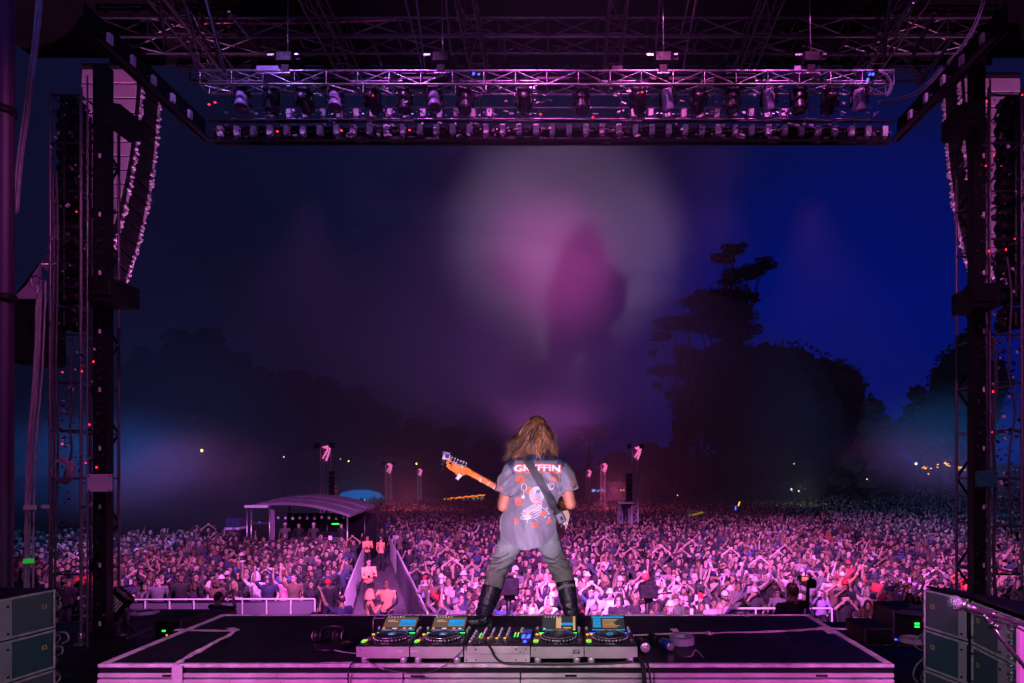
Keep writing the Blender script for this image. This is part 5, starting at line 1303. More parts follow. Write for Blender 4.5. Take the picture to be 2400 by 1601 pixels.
for (x, y, row, blk) in spots[:N_IND]:
    px = x / y * F + CX; zn = zone(px)
    for tries in range(60):
        pose = RC.choice([0, 0, 1, 2, 3, 3, 4, 5, 5, 7, 8, 9, 1, 0, 4] if (row > 0) else [6, 4, 4, 3, 0, 5, 7, 0, 3, 1])
        if blk == 0 and pose in (2, 8) and RC.random() < .6: pose = 0
        fem = RC.random() < .48
        hair = RC.choice(['long', 'long', 'long', 'bun', 'cap', 'beanie', 'bucket', 'hood', 'curly'] if fem else ['short', 'short', 'crew', 'short', 'cap', 'backcap', 'cap', 'curly', 'beanie', 'hood', 'bucket'])
        col = RC.choice(CW); hat = RC.choice(['white', 'white', 'black', 'grey', 'navy', 'red', 'cream'])
        gl = RC.random() < .16
        hw = HAIRW[hair] if hair not in ('cap', 'beanie', 'bucket', 'backcap') else f"a {hat} {'backward cap' if hair == 'backcap' else 'bucket hat' if hair == 'bucket' else hair}"
        hw = hw if hw.startswith(('a ', 'hood')) else hw
        lb = f"person in {col} with {hw}{' and sunglasses' if gl else ''}, {POSES[pose]}, {zn}"
        if len(lb.split()) > 16: lb = f"person in {col} with {hw}, {POSES[pose]}, {zn}"
        if len(lb.split()) <= 16 and lb not in used_labels: break
    used_labels.add(lb)
    s_ = RC.uniform(.93, 1.07) * (.96 if fem else 1.02)
    rz = math.atan2(x, y) * -1 * .8 + RC.uniform(-.35, .35)
    o = make_person(x, y, pose, int(fem), hair, col, rz, lb, s_=s_, glasses=gl, hat=hat)
    o.rotation_euler[0] = RC.uniform(-.04, .05)
    if pose in (3, 5) and RC.random() < .8:
        el, ha = BODY[pose, int(fem)][1][-1]
        hp = o.matrix_basis @ (ha + (ha - el).normalized() * .10 + Vector((0 if pose == 3 else .07, -.02, .03)))
        p_ = put('phone', PH, None, hp, rz)
        tag(p_, f"phone held up by the person in {col} with {hw}, {zn}"[:140], 'phone', 'phones held up in the crowd')
        if len(p_['label'].split()) > 16: p_['label'] = f"phone held by person in {col} with {hw.replace('a ', '')}, {zn}"
        if p_['label'] in used_labels: p_['label'] = p_['label'].replace('held up by the', 'raised by').replace('held by', 'raised by')
        used_labels.add(p_['label'])

# ---- the far crowd: one mass, instanced points
def build_far():
    rf = random.Random(3)
    pts = []
    y = 13.5
    ymax = 17.9
    for (x, y, row, blk) in far_seed: pts.append((x, y))
    ys = {0: 17.45 + 9 * .62, 1: 13.7 + 9 * .62}
    for blk in (0, 1):
        y = ys[blk]
        while y < 92:
            step = .66 + (y - 18) * .010
            xa, xb = (P(-60, 0, y).x, AX0(y) - .3) if blk == 0 else (AX1(y) + .3, P(2460, 0, y).x)
            x = xa
            while x < xb:
                yy = y + rf.uniform(-.3, .3)
                px = x / yy * F + CX
                edge = 33 + 8 * noise.noise(Vector((px * .01, 0, 0))) if px < 560 else (78 + 6 * noise.noise(Vector((px * .01, 0, 0))) if px < 1450 else 66 if px < 1900 else 90)
                if px < 560: edge = 33
                elif px < 845 and yy < 38 and x < AX0(yy): edge = 29.2 if px < 830 else 33
                elif px < 845: edge = 0 if yy > 29 else 40
                if blk == 1 and yy < front_y(px) + 9 * .62 - .2: x += .5; continue
                if not in_aisle(x, yy, .35) and not blocked(x, yy) and yy < edge: pts.append((x, yy))
                x += rf.uniform(.48, .8) * (1 + max(0, y - 30) * .006)
            y += step
    me = bpy.data.meshes.new('crowd_points')
    me.from_pydata([(x, y, ground_z(x, y)) for x, y in pts], [], [])
    a = me.attributes.new('variant', 'INT', 'POINT'); a.data.foreach_set('value', [rf.choices(range(len(VAR)), VW)[0] for _ in pts])
    a = me.attributes.new('spin', 'FLOAT', 'POINT'); a.data.foreach_set('value', [math.atan2(x, y) * -.8 + rf.uniform(-.45, .45) for x, y in pts])
    a = me.attributes.new('size', 'FLOAT', 'POINT'); a.data.foreach_set('value', [rf.uniform(.90, 1.08) for _ in pts])
    o = bpy.data.objects.new('distant_crowd', me); COL.objects.link(o)
    tag(o, 'dense mass of people filling the field out to the trees', 'crowd', kind='stuff')
    ng = bpy.data.node_groups.new('crowd_scatter', 'GeometryNodeTree')
    ng.interface.new_socket('Geometry', in_out='INPUT', socket_type='NodeSocketGeometry'); ng.interface.new_socket('Geometry', in_out='OUTPUT', socket_type='NodeSocketGeometry')
    n = ng.nodes; l = ng.links
    gi = n.new('NodeGroupInput'); go = n.new('NodeGroupOutput')
    ci = n.new('GeometryNodeCollectionInfo'); ci.inputs['Collection'].default_value = VCOL; ci.inputs['Separate Children'].default_value = True; ci.inputs['Reset Children'].default_value = True
    ip = n.new('GeometryNodeInstanceOnPoints'); ip.inputs['Pick Instance'].default_value = True
    def named(nm, ty):
        q = n.new('GeometryNodeInputNamedAttribute'); q.data_type = ty; q.inputs[0].default_value = nm; return [s_ for s_ in q.outputs if s_.enabled and s_.name == 'Attribute'][0]
    l.new(gi.outputs[0], ip.inputs['Points']); l.new(ci.outputs[0], ip.inputs['Instance']); l.new(named('variant', 'INT'), ip.inputs['Instance Index'])
    cx = n.new('ShaderNodeCombineXYZ'); l.new(named('spin', 'FLOAT'), cx.inputs[2]); l.new(cx.outputs[0], ip.inputs['Rotation'])
    l.new(named('size', 'FLOAT'), ip.inputs['Scale'])
    l.new(ip.outputs[0], go.inputs[0])
    md = o.modifiers.new('scatter', 'NODES'); md.node_group = ng
    return len(pts)
VCOL = bpy.data.collections.new('crowd_variants')
VAR = []; VW = []
_k = 0
for pose in (0, 1, 2, 3, 4, 5, 8, 9):
    for fem in (0, 1):
        for hk in (('long', 'cap') if fem else ('short', 'crew')) if pose in (0, 3, 4) else (('long',) if fem else ('short',)):
            src = BODY[pose, fem][0]; hm = HAIR[hk]
            bm = bmesh.new(); bm.from_mesh(src); nb = len(bm.faces); bm.from_mesh(hm); bm.faces.ensure_lookup_table()
            for f in bm.faces[nb:]: f.material_index = 5 if f.material_index == 0 else 1
            me = bpy.data.meshes.new('crowd_person'); bm.to_mesh(me); bm.free()
            for m_ in (m_skin, m_pcrowd, m_trousers, m_dark, m_lip, m_hair): me.materials.append(m_)
            o = bpy.data.objects.new('crowd_person_%02d' % _k, me); VCOL.objects.link(o); _k += 1
            VAR.append(o); VW.append({0: 3, 3: 2.2, 4: 2, 5: 1.6}.get(pose, .9))
VAR_order = sorted(range(len(VAR)), key=lambda i: VAR[i].name)
N_FAR = build_far()
print('crowd points', N_FAR)
# ---------------------------------------------------------------- front of house tent
def tent():
    Y0, Y1 = 29.6, 33.6
    xl, xr = P(578, 0, Y0).x, P(822, 0, Y0).x
    T = thing('mixing_tent', (xl, Y0, 0), 'low wide mixing tent with a curved metal roof behind the left crowd block', 'tent')
    z0, zc, z1 = P(0, 1186, Y0).z, P(0, 1170, Y0).z, P(0, 1206, Y0).z
    m_roof = mat('tent_roof_sheet', (.24, .22, .26), .45, .2, .15, 1.5, .05)
    def arc(f): return (z0 * (1 - f) ** 2 + 2 * (zc + (zc - z0) * .55) * f * (1 - f) + z1 * f * f)
    n = 16
    for q in range(3):     # three overlapping roof bands
        b = MB(); ya, yb = Y0 - .1 + q * 1.25, Y0 + 1.25 + q * 1.25; vs = []
        for k in range(n + 1):
            f = k / n; x = xl + (xr - xl) * f; z = arc(f) + q * .10
            vs += [(x, ya, z), (x, yb, z + .08), (x, yb, z - .02), (x, ya, z - .14)]
        b.add(vs, [(k * 4 + e, k * 4 + (e + 1) % 4, (k + 1) * 4 + (e + 1) % 4, (k + 1) * 4 + e) for k in range(n) for e in range(4)] + [(0, 1, 2, 3), (n * 4 + 3, n * 4 + 2, n * 4 + 1, n * 4)], 0, False)
        add_vert_obj('roof_panel', b, m_roof, T)
    b = MB(); b.box(((xl + P(632, 0, Y0).x) / 2, Y0 - .18, z0 - .02), (P(632, 0, Y0).x - xl, .12, .14), 0, None, .02); add_vert_obj('fascia', b, m_fix, T)
    for px in (580, 590, 633, 815):
        b = MB(); x = P(px, 0, Y0).x; b.tube([(x, Y0 - .05, 0), (x, Y0 - .05, arc((px - 578) / 244) - .1)], .05, 8); add_vert_obj('post', b, M_['alu'], T)
    for px in (590, 690, 790):
        b = MB(); x = P(px, 0, Y0).x; b.tube([(x, Y1, 0), (x, Y1, z0 - .1)], .05, 8); add_vert_obj('post', b, M_['alu_dark'], T)
    for py, a, c in ((1226, 588, 632), (1288, 585, 634), (1268, 636, 815)):
        b = MB(); b.box(((P(a, 0, Y0).x + P(c, 0, Y0).x) / 2, Y0 - .08, P(0, py, Y0).z), (P(c, 0, Y0).x - P(a, 0, Y0).x, .08, .09)); add_vert_obj('rail', b, M_['alu'], T)
    for a, c in ((588, 610), (634, 612)):
        b = MB(); b.tube([P(a, 1265, Y0), P(c, 1286, Y0)], .025, 6); add_vert_obj('diagonal_brace', b, M_['alu'], T)
    # curtain at the left bay
    b = MB(); vs = []
    for i in range(5):
        for k in range(9): vs.append(P(632 + k * 1.3 + 2 * math.sin(i * .9), 1195 + i * 23, Y0 + .05 + .06 * math.sin(k * 1.9)))
    b.add(vs, [(i * 9 + k, i * 9 + k + 1, (i + 1) * 9 + k + 1, (i + 1) * 9 + k) for i in range(4) for k in range(8)], 0, True); add_vert_obj('curtain', b, mat('violet_grey_curtain', (.25, .2, .27), .8, 0, .2, 6), T)
    b = MB(); b.box(((xl + xr) / 2, Y1 + .1, 1.3), (xr - xl - .2, .05, 2.6)); add_vert_obj('back_wall', b, M_['black'], T)
    b = MB(); b.box(((xl + xr) / 2, (Y0 + Y1) / 2, .5), (xr - xl - .3, Y1 - Y0 - .4, .1)); b.box(((xl + xr) / 2, Y0 + .2, .25), (xr - xl - .3, .05, .45)); add_vert_obj('floor', b, M_['black'], T)
    for k in range(10):
        px = 652 + k * 17; t = thing('tent_lamp', P(px, 1213 + (k % 3), Y0 + 1.5), f'small pink lit lamp under the tent roof, {words_col[k]} from the left', 'lamp', 'lamps under the mixing tent roof')
        b = MB(); b.box((0, 0, 0), (.12, .10, .16), 0, None, .03); b.build('body', m_fix, t); b = MB(); b.tube([(0, 0, .08), (0, 0, .3)], .012, 5); b.build('hanger', M_['alu'], t)
    for (px, py, w, h, m, lab) in ((786, 1228, .35, .06, 'led_green', 'green lit meter bridge inside the mixing tent'), (779, 1262, .75, .1, 'alu', 'mixing desk rail in the tent'), (608, 1225, .12, .06, 'led_blue', 'small blue lamp in the left bay of the tent')):
        b = MB(); b.box((0, 0, 0), (w, .1, h), 0, None, .01); tag(b.build('tent_light' if 'led' in m else 'desk_rail', M_[m], None, P(px, py, Y0 + .6)), lab, 'light' if 'led' in m else 'rail')
    t = thing('mixing_desk', P(745, 1255, Y0 + 1.4), 'mixing desk with a slanted surface inside the tent', 'mixing desk')
    b = MB(); b.prism([(-.4, -.3), (.4, -.3), (.4, .0), (-.4, .25)], (-1.4, 0, 0), (0, 1, 0), (0, 0, 1), (2.8, 0, 0)); b.build('body', M_['black'], t)
    b = MB(); b.box((-.2, -.43, -.1), (2.0, .03, .1)); b.build('front_strip', M_['alu'], t)
    # the sound engineers
    for k, (px, c_) in enumerate(((668, 'grey'), (700, 'black'), (735, 'charcoal'), (800, 'black'))):
        make_person(P(px, 0, Y0 + 1).x, Y0 + 1, 0, 0, 'short' if k % 2 else 'cap', c_, R.uniform(-.5, .5), f"{['engineer in grey', 'engineer in black', 'engineer in charcoal', 'engineer in black at the right end'][k]} standing in the mixing tent", z=.55, group='engineers in the tent')
tent()
def sign_on_pole():
    t = thing('white_sign', P(774, 1300, 27), 'small white square sign on a pole before the mixing tent', 'sign')
    b = MB(); c = P(774, 1261, 27); b.box(c, (.17, .02, .20), 0, None, .01); add_vert_obj('board', b, mat('white_board', (.8, .78, .8), .6, 0, .05), t)
    b = MB(); b.tube([P(774, 1266, 27), (c.x, 27, 0)], .015, 6); add_vert_obj('pole', b, M_['alu_dark'], t)
sign_on_pole()
def toilet():
    Y = 33; c = P(553, 0, Y).x; t = thing('ticket_booth', (c, Y, 0), 'small dark booth with a peaked white roof left of the mixing tent', 'booth')
    b = MB(); b.box((c, Y, 1.25), (.75, .8, 2.3), 0, None, .03); add_vert_obj('cabin', b, mat('booth_blue', (.05, .05, .12), .5), t)
    b = MB(); z = P(0, 1238, Y).z; b.box((c, Y, z), (.85, .9, .14), 0, None, .03); add_vert_obj('eave', b, m_fix, t)
    b = MB(); z2 = P(0, 1221, Y).z; b.add([(c - .38, Y - .4, z + .07), (c + .38, Y - .4, z + .07), (c + .38, Y + .4, z + .07), (c - .38, Y + .4, z + .07), (c - .05, Y, z2)], [(0, 1, 4), (1, 2, 4), (2, 3, 4), (3, 0, 4), (0, 3, 2, 1)]); add_vert_obj('roof', b, m_fix, t)
    b = MB(); b.box((c + .15, Y - .42, P(0, 1257, Y).z), (.2, .02, .22)); add_vert_obj('notice', b, mat('notice_paper', (.7, .7, .75), .7), t)
toilet()

# ---------------------------------------------------------------- delay towers
def delay_tower(px, py_top, w_px, Y, label, pink=True, spk=False, hd=1.0):
    x = P(px, 0, Y).x; w = w_px / F * Y; g = ground_z(x, Y); zt_ = P(0, py_top, Y).z
    t = thing('delay_tower', (x, Y, g), label, 'tower', 'delay towers in the field')
    r = .035 if Y < 45 else .05
    cs = [(x - w / 2, Y - w / 2), (x + w / 2, Y - w / 2), (x + w / 2, Y + w / 2), (x - w / 2, Y + w / 2)]
    for cx_, cy_ in cs: rod(t, 'pole', (cx_, cy_, g), (cx_, cy_, zt_), r, m_fix, 6)
    n = max(4, int((zt_ - g) / (w * 1.1)))
    for k in range(n):
        z0 = g + (zt_ - g) * k / n; z1 = g + (zt_ - g) * (k + 1) / n
        for q in range(2):
            a, c = cs[q * 3 % 4], cs[(q * 3 + 1) % 4]
            rod(t, 'brace', (cs[0][0], cs[0][1], z0) if (k + q) % 2 else (cs[1][0], cs[1][1], z0), (cs[1][0], cs[1][1], z1) if (k + q) % 2 else (cs[0][0], cs[0][1], z1), r * .6, m_fix, 5)
            break
        rod(t, 'brace', (cs[0][0], cs[0][1], z0), (cs[1][0], cs[1][1], z0), r * .6, m_fix, 5)
    for s_ in (-1, 1):
        b = MB(); b.box((x + s_ * w * 1.0, Y - .2, zt_ + .1), (w * .7, .4, w * .8), 0, None, .05)
        add_vert_obj('speaker_head', b, M_['black'], t)
    m_glow = mat('pink_wrapped_cable', (.8, .3, .55), .4, emit=(1, .18, .55), es=.9)  # emissive loops added for the pink glow at the tower head
    b = MB(); s_ = w
    b.tube([(x + .1 * s_, Y - w * .7, zt_ - .05), (x + .9 * s_, Y - w * .7, zt_ - .1), (x + .7 * s_, Y - w * .7, zt_ - 1.0 * s_), (x + .35 * s_, Y - w * .7, zt_ - 1.9 * s_)], .07 * hd, 6)
    b.tube([(x + .6 * s_, Y - w * .7, zt_ - .15), (x - .1 * s_, Y - w * .7, zt_ - 1.6 * s_)], .055 * hd, 6)
    b.tube([(x - .1 * s_, Y - w * .72, zt_ - .02), (x + .7 * s_, Y - w * .72, zt_ + .06)], .05 * hd, 6)
    add_vert_obj('glow_loop', b, m_glow, t)
    if spk:
        b = MB()
        for k in range(7): b.box((x + (w * 1.1 if px < 1200 else -w * 1.0), Y - .1, zt_ - 1.9 - k * .32), (.42, .5, .29), 0, Matrix.Rotation(-.03 * k, 3, 'X'), .03)
        add_vert_obj('hanging_speakers', b, M_['black'], t)
    return t
delay_tower(763, 1048, 17, 42, 'tall delay tower left of the performer, nearest of the left three', spk=True)
delay_tower(911, 1088, 11, 62, 'delay tower in the middle of the left three', hd=1.3)
delay_tower(983, 1100, 8, 72, 'thin delay tower nearest the performer on the left', hd=1.3)
delay_tower(1378, 1103, 8, 68, 'thin pink delay tower just right of the performer', hd=1.3)
delay_tower(1413, 1088, 10, 58, 'pink delay tower in the middle of the right three', hd=1.2)
delay_tower(1488, 1050, 14, 40, 'tall delay tower on the right with black speaker wings', spk=True)
lamp('delay_glow_light', 'POINT', P(1440, 1150, 52), P(1440, 1150, 50), 500, (1, .12, .38), shadow_soft_size=.5)
lamp('delay_glow_light', 'POINT', P(955, 1160, 52), P(955, 1160, 50), 420, (1, .14, .34), shadow_soft_size=.5)
lamp('camp_glow_light', 'POINT', P(840, 1165, 66), P(840, 1165, 60), 260, (.0, .45, 1.0), shadow_soft_size=.8)
lamp('tree_glow_light', 'POINT', P(1880, 1150, 56), P(1880, 1150, 60), 60, (.7, .85, .45), shadow_soft_size=.3)
def scaffold():
    Y = 39; t = thing('camera_platform', (P(1468, 0, Y).x, Y, 0), 'camera platform with a pale frame beside the tall right delay tower', 'platform')
    x0, x1 = P(1450, 0, Y).x, P(1484, 0, Y).x
    for px in (1452, 1483): 
        for y in (Y, Y + 1.2): rod(t, 'post', (P(px, 0, Y).x, y, 0), (P(px, 0, Y).x, y, P(0, 1180, Y).z), .035, M_['alu'], 6)
    for py in (1179, 1236): block(t, 'deck_edge', ((x0 + x1) / 2, Y, P(0, py, Y).z), (x1 - x0, .1, .10), m_fix)
    block(t, 'roof', ((x0 + x1) / 2, Y + .6, P(0, 1178, Y).z + .03), (x1 - x0, 1.3, .05), M_['lightgrey'])
    block(t, 'back_sheet', ((x0 + x1) / 2, Y + 1.25, P(0, 1208, Y).z), (x1 - x0, .04, 1.4), M_['grey'])
    make_person(P(1466, 0, Y + .5).x, Y + .5, 3, 0, 'short', 'black', 2.6, 'camera operator in black on the platform beside the right delay tower', z=P(0, 1234, Y).z, group=None)
scaffold()
# peaked tents, stalls, lights far off
def marquee(px, py_top, py_eave, py_base, w_px, Y, label, m):
    c = P(px, 0, Y).x; w = w_px / F * Y; z0, z1, z2 = P(0, py_base, Y).z, P(0, py_eave, Y).z, P(0, py_top, Y).z
    t = thing('marquee', (c, Y, z0), label, 'tent')
    b = MB(); rings = []
    for f, zz in ((1, z1), (.55, z1 + (z2 - z1) * .28), (.22, z1 + (z2 - z1) * .62), (.03, z2)):
        rings.append([Vector((c + sx * w / 2 * f, Y + sy * w / 2 * f, zz)) for sx, sy in ((-1, -1), (1, -1), (1, 1), (-1, 1))])
    b.loft(rings, 0, True, False); add_vert_obj('canopy', b, m, t)
    for sx in (-1, 1):
        for sy in (-1, 1): rod(t, 'pole', (c + sx * w * .48, Y + sy * w * .48, z0 - 1), (c + sx * w * .48, Y + sy * w * .48, z1), .06, M_['alu'], 6)
    b = MB(); b.box((c, Y - w / 2, z1 - .12), (w, .03, .25)); add_vert_obj('valance', b, m, t)
m_can = mat('pale_canvas', (.6, .5, .55), .7, 0, .1, 1)
marquee(1444, 1142, 1166, 1190, 44, 62, 'pink lit peaked marquee between the right delay towers', m_can)
marquee(1403, 1168, 1180, 1195, 24, 60, 'small pink lit canopy beside the middle right delay tower', m_can)
marquee(917, 1168, 1178, 1190, 30, 60, 'small grey canopy roof at the foot of the middle left delay tower', m_can)
def food_stall():
    Y = 75; a = P(1041, 1170, Y); c = P(1137, 1160, Y); t = thing('food_stall', (a.x, Y, 0), 'long white stall edged with an orange light string left of the performer', 'stall')
    b = MB()
    for k in range(9):
        f = k / 9; p = a.lerp(c, f + .04); b.box((p.x, Y, p.z - .55), (.42, .2, .8 - .1 * (k % 3)), 0, None, .03)
    add_vert_obj('panels', b, mat('glowing_stall_white', (.6, .65, .6), .6, emit=(.6, .68, .6), es=.22), t)['kind'] = 'stuff'  # white panels glow faintly, their brightness put in as emission
    b = MB(); b.tube([a.lerp(c, k / 20) + Vector((0, -.2, .06 * math.sin(k * 1.9))) for k in range(21)], .085, 6); add_vert_obj('light_string', b, mat('orange_string_light', (.5, .1, 0), .5, emit=(1, .20, .02), es=1.6), t)
    b = MB(); b.box(((a.x + c.x) / 2, Y + 1.5, 1.3), (c.x - a.x, 2.6, 2.4), 0, None, .05); add_vert_obj('cabin', b, M_['black'], t)
food_stall()
def glowing_camp():
    Y = 78; t = thing('lit_tent', (P(850, 0, Y).x, Y, 0), 'low far tent glowing blue and green behind the mixing tent', 'tent')
    m = [mat('blue_glow', (0, .1, .4), .5, emit=(.0, .14, .55), es=.7), mat('blue_spot', (0, .1, .4), .5, emit=(.1, .75, 1), es=3), mat('green_glow', (0, .3, .2), .5, emit=(.02, .6, .45), es=.8)]
    b = MB(); rings = []
    for f, z in ((1, 1186), (.97, 1168), (.75, 1155), (.35, 1149)):
        rings.append([P(845 + 58 * f * math.cos(2 * PI * k / 20), z, Y) + Vector((0, 2.2 * f * math.sin(2 * PI * k / 20), 0)) for k in range(20)])
    b.loft(rings); add_vert_obj('canopy', b, m[0], t)
    for (px, py, r, mi) in ((823, 1170, .13, 1), (869, 1170, .10, 1), (788, 1172, .18, 2), (880, 1174, .20, 2), (893, 1172, .16, 2), (905, 1168, .14, 2), (810, 1179, .1, 0), (845, 1176, .09, 1)):
        b = MB(); b.box((0, 0, 0), (r * 2.2, .1, r * 1.4), 0, None, .04); o = b.build('lamp', m[mi], t); o.location = t.matrix_basis.inverted() @ (P(px, py, Y) + Vector((0, -2.5, 0)))
glowing_camp()
m_amb = mat('amber_lamp', (.6, .3, .05), .4, emit=(1, .52, .12), es=6)
m_ambd = mat('dim_amber_lamp', (.6, .3, .05), .4, emit=(1, .42, .06), es=2.2)
m_pale = mat('pale_lamp', (.6, .6, .5), .4, emit=(.9, .9, .7), es=1.6)
far = [(473, 1056, .14, m_amb, 'brightest amber lamp hanging in the fog on the far left', 70), (817, 1081, .10, m_amb, 'small amber lamp right of the nearest left delay tower', 80), (976, 1087, .10, m_amb, 'amber lamp over the thin left delay tower', 80),
       (1588, 1161, .07, m_ambd, 'tiny orange lamp at the foot of the dark trees', 66), (1861, 1087, .07, m_ambd, 'tiny orange lamp in the middle of the dark trees', 70), (1455, 1149, .08, m_ambd, 'left orange lamp over the marquee', 66), (1462, 1149, .08, m_ambd, 'right orange lamp over the marquee', 66),
       (665, 1071, .09, m_pale, 'dim pale lamp in the far tree line', 80), (1855, 1147, .09, m_pale, 'pale lamp under the conifer, left', 60), (1872, 1151, .07, m_pale, 'pale lamp under the conifer, right', 60), (2032, 1123, .06, m_pale, 'pale dot lamp before the conifer', 60), (798, 1076, .06, m_pale, 'pale dot lamp beside the amber lamp', 80),
       (2147, 1087, .13, m_pale, 'white lamp glaring at the right edge of the conifer', 62)]
for k, (px, py, r, m, lab, Y) in enumerate(far):
    t = thing('lamp', P(px, py, Y), lab, 'lamp')
    b = MB(); b.ball((0, 0, 0), (r, r, r * 1.1), 10, 6); b.build('bulb', m, t)
    g = -P(px, py, Y).z
    b = MB(); b.tube([(0, .05, g), (0, .05, r * .8)], .035, 6); b.build('post', M_['blackmetal'], t)
lamp('amber_lamp_light', 'POINT', P(473, 1056, 69.5), P(473, 1000, 70), 60, (1, .7, .25), shadow_soft_size=.2)
b = MB(); RA = random.Random(4)
for (cx_, cy_, n_, wx, wy) in ((2172, 1096, 6, 12, 3), (2198, 1092, 2, 2, 4), (2222, 1088, 9, 8, 5), (2254, 1100, 8, 9, 6), (2176, 1111, 2, 1, 2)):
    for k in range(n_): b.box(P(cx_ + RA.uniform(-wx, wx), cy_ + RA.uniform(-wy, wy), 85), (RA.uniform(.08, .26), .05, RA.uniform(.06, .14)), 0, Matrix.Rotation(RA.uniform(-.5, .5), 3, 'Y'))
tag(b.build('amber_window_lights', m_ambd), 'scattered small amber lights of far stalls at the right', 'lights', kind='stuff')
b = MB()
for k in range(16): b.box(P(RA.uniform(1388, 1420), RA.uniform(1143, 1152), 80), (RA.uniform(.1, .3), .05, RA.uniform(.08, .25)))
tag(b.build('blue_stall_lights', mat('blue_stall_glow', (.1, .1, .4), .4, emit=(.25, .4, 1), es=1.1)), 'small blue and white lights of far stalls right of the performer', 'lights', kind='stuff')
for k, (px, py, w, lab) in enumerate(((2120, 1147, 16, 'pale roofed stall at the foot of the right trees, left'), (2147, 1147, 20, 'pale roofed stall at the foot of the right trees, right'))):
    t = thing('stall', P(px, 1170, 80), lab, 'stall'); W_ = w / F * 80
    b = MB(); b.box(P(px, py, 80), (W_, 1.5, .35), 0, None, .08); add_vert_obj('roof', b, m_can, t)
    b = MB(); b.box(P(px, py + 10, 80.2), (W_ * .9, 1.2, .9)); add_vert_obj('counter', b, M_['black'], t)
# yellow cart with gear in the right crowd
t = thing('scissor_lift', P(1625, 1245, 46), 'small yellow and green platform rising out of the right crowd', 'lift')
c = P(1626, 1206, 46); b = MB(); b.box(c, (1.5, .6, .08), 0, Matrix.Rotation(-.25, 3, 'Y'), .02); add_vert_obj('deck', b, mat('glowing_yellow_paint', (.6, .55, .05), .5, emit=(.5, .5, .03), es=.25), t)  # slight glow put into the deck's yellow
b = MB(); b.box(P(1617, 1199, 46), (.35, .3, .38), 0, None, .04); b.box(P(1634, 1198, 46), (.3, .2, .12), 0, None, .03); add_vert_obj('load', b, mat('green_box', (.1, .3, .15), .5), t)
b = MB(); b.tube([P(1612, 1208, 46), (P(1625, 0, 46).x, 46, .0)], .05, 6); b.tube([P(1642, 1202, 46), (P(1628, 0, 46).x, 46, .0)], .05, 6); add_vert_obj('legs', b, M_['alu_dark'], t)['kind'] = 'stuff'
for (px, py, h, m, lab) in ((1732, 1181, .16, m_ambd, 'slanted orange light stick held over the right crowd'), (1724, 1191, .14, M_['led_blue'], 'violet light stick held over the right crowd')):
    b = MB(); d = Vector((.35 if 'orange' in lab else 0, 0, 1)).normalized(); b.tube([-d * h * 1.2, d * h * 1.2], .05, 6); o = b.build('light_stick', m, None, P(px, py, 50)); tag(o, lab, 'light stick')

# ---------------------------------------------------------------- barriers
def barrier_run(pts, h, label, n_panels, slats, group=None, mesh_m=None, name='crowd_barrier'):
    """barrier along ground points; slats: upright bars as parts"""
    a, c = Vector(pts[0]), Vector(pts[1]); t = thing(name, tuple(a), label, 'barrier', group)
    d = (c - a); L = d.length; u = d.normalized()
    for z in (h, .12): rod(t, 'rail', a + Vector((0, 0, z)), c + Vector((0, 0, z)), .028, m_fix, 8)
    rod(t, 'rail', a + Vector((0, 0, h * .62)), c + Vector((0, 0, h * .62)), .016, M_['alu'], 6)
    for k in range(n_panels + 1): rod(t, 'post', a + d * (k / n_panels), a + d * (k / n_panels) + Vector((0, 0, h)), .024, m_fix, 8)
    nrm = u.cross(Vector((0, 0, 1)))
    if mesh_m:
        for k in range(n_panels):
            p = a + d * ((k + .5) / n_panels); ang = math.atan2(u.y, u.x)
            block(t, 'panel', p + Vector((0, 0, h * .5)) + nrm * -.03, (L / n_panels - .07, .02, h * .9), mesh_m, Matrix.Rotation(ang, 3, 'Z'))
    for k in range(slats): rod(t, 'slat', a + d * ((k + .5) / slats) + Vector((0, 0, .12)), a + d * ((k + .5) / slats) + Vector((0, 0, h)), .03, m_fix, 5)
    return t
m_pan = mat('perforated_barrier_sheet', (.20, .18, .22), .5, .0, .15, 30, .1)
gl = lambda px, y: (P(px, 0, y).x, y, 0)
barrier_run((gl(225, 16.95), gl(738, 17.1)), 1.2, 'silver barrier before the left crowd block, people leaning on it', 9, 0, 'front barriers', m_pan)
barrier_run((gl(1712, 15.9), gl(1950, 15.9)), 1.2, 'silver barrier rail before the right crowd, behind the leather jacket', 4, 0, 'front barriers')
barrier_run((gl(1965, 13.5), gl(2130, 13.3)), 1.2, 'silver barrier at the right edge beside the amplifier racks', 3, 0, 'front barriers', m_pan)
barrier_run((gl(905, 13.3), gl(1712, 13.3)), 1.2, 'silver barrier before the middle crowd, hidden below the riser edge', 12, 0, 'front barriers', m_pan)
barrier_run(((AX0(15.8), 15.8, 0), (AX0(26.4), 26.4, 0)), 1.25, 'slatted steel barrier along the left side of the aisle', 6, 40, 'aisle barriers')
barrier_run(((AX1(15.0), 15.0, 0), (AX1(27), 27, 0)), 1.3, 'slatted steel barrier along the right side of the aisle, brightly lit', 7, 38, 'aisle barriers', mat('pale_slat_sheet', (.22, .2, .25), .5, 0, .2, 20))
barrier_run(((AX0(26.5), 26.5, 0), (AX0(33), 33, 0)), 1.2, 'far slatted barrier on the left of the aisle', 4, 30, 'aisle barriers')
barrier_run(((AX1(27.1), 27.1, 0), (AX1(33), 33, 0)), 1.2, 'far slatted barrier on the right of the aisle', 4, 30, 'aisle barriers')
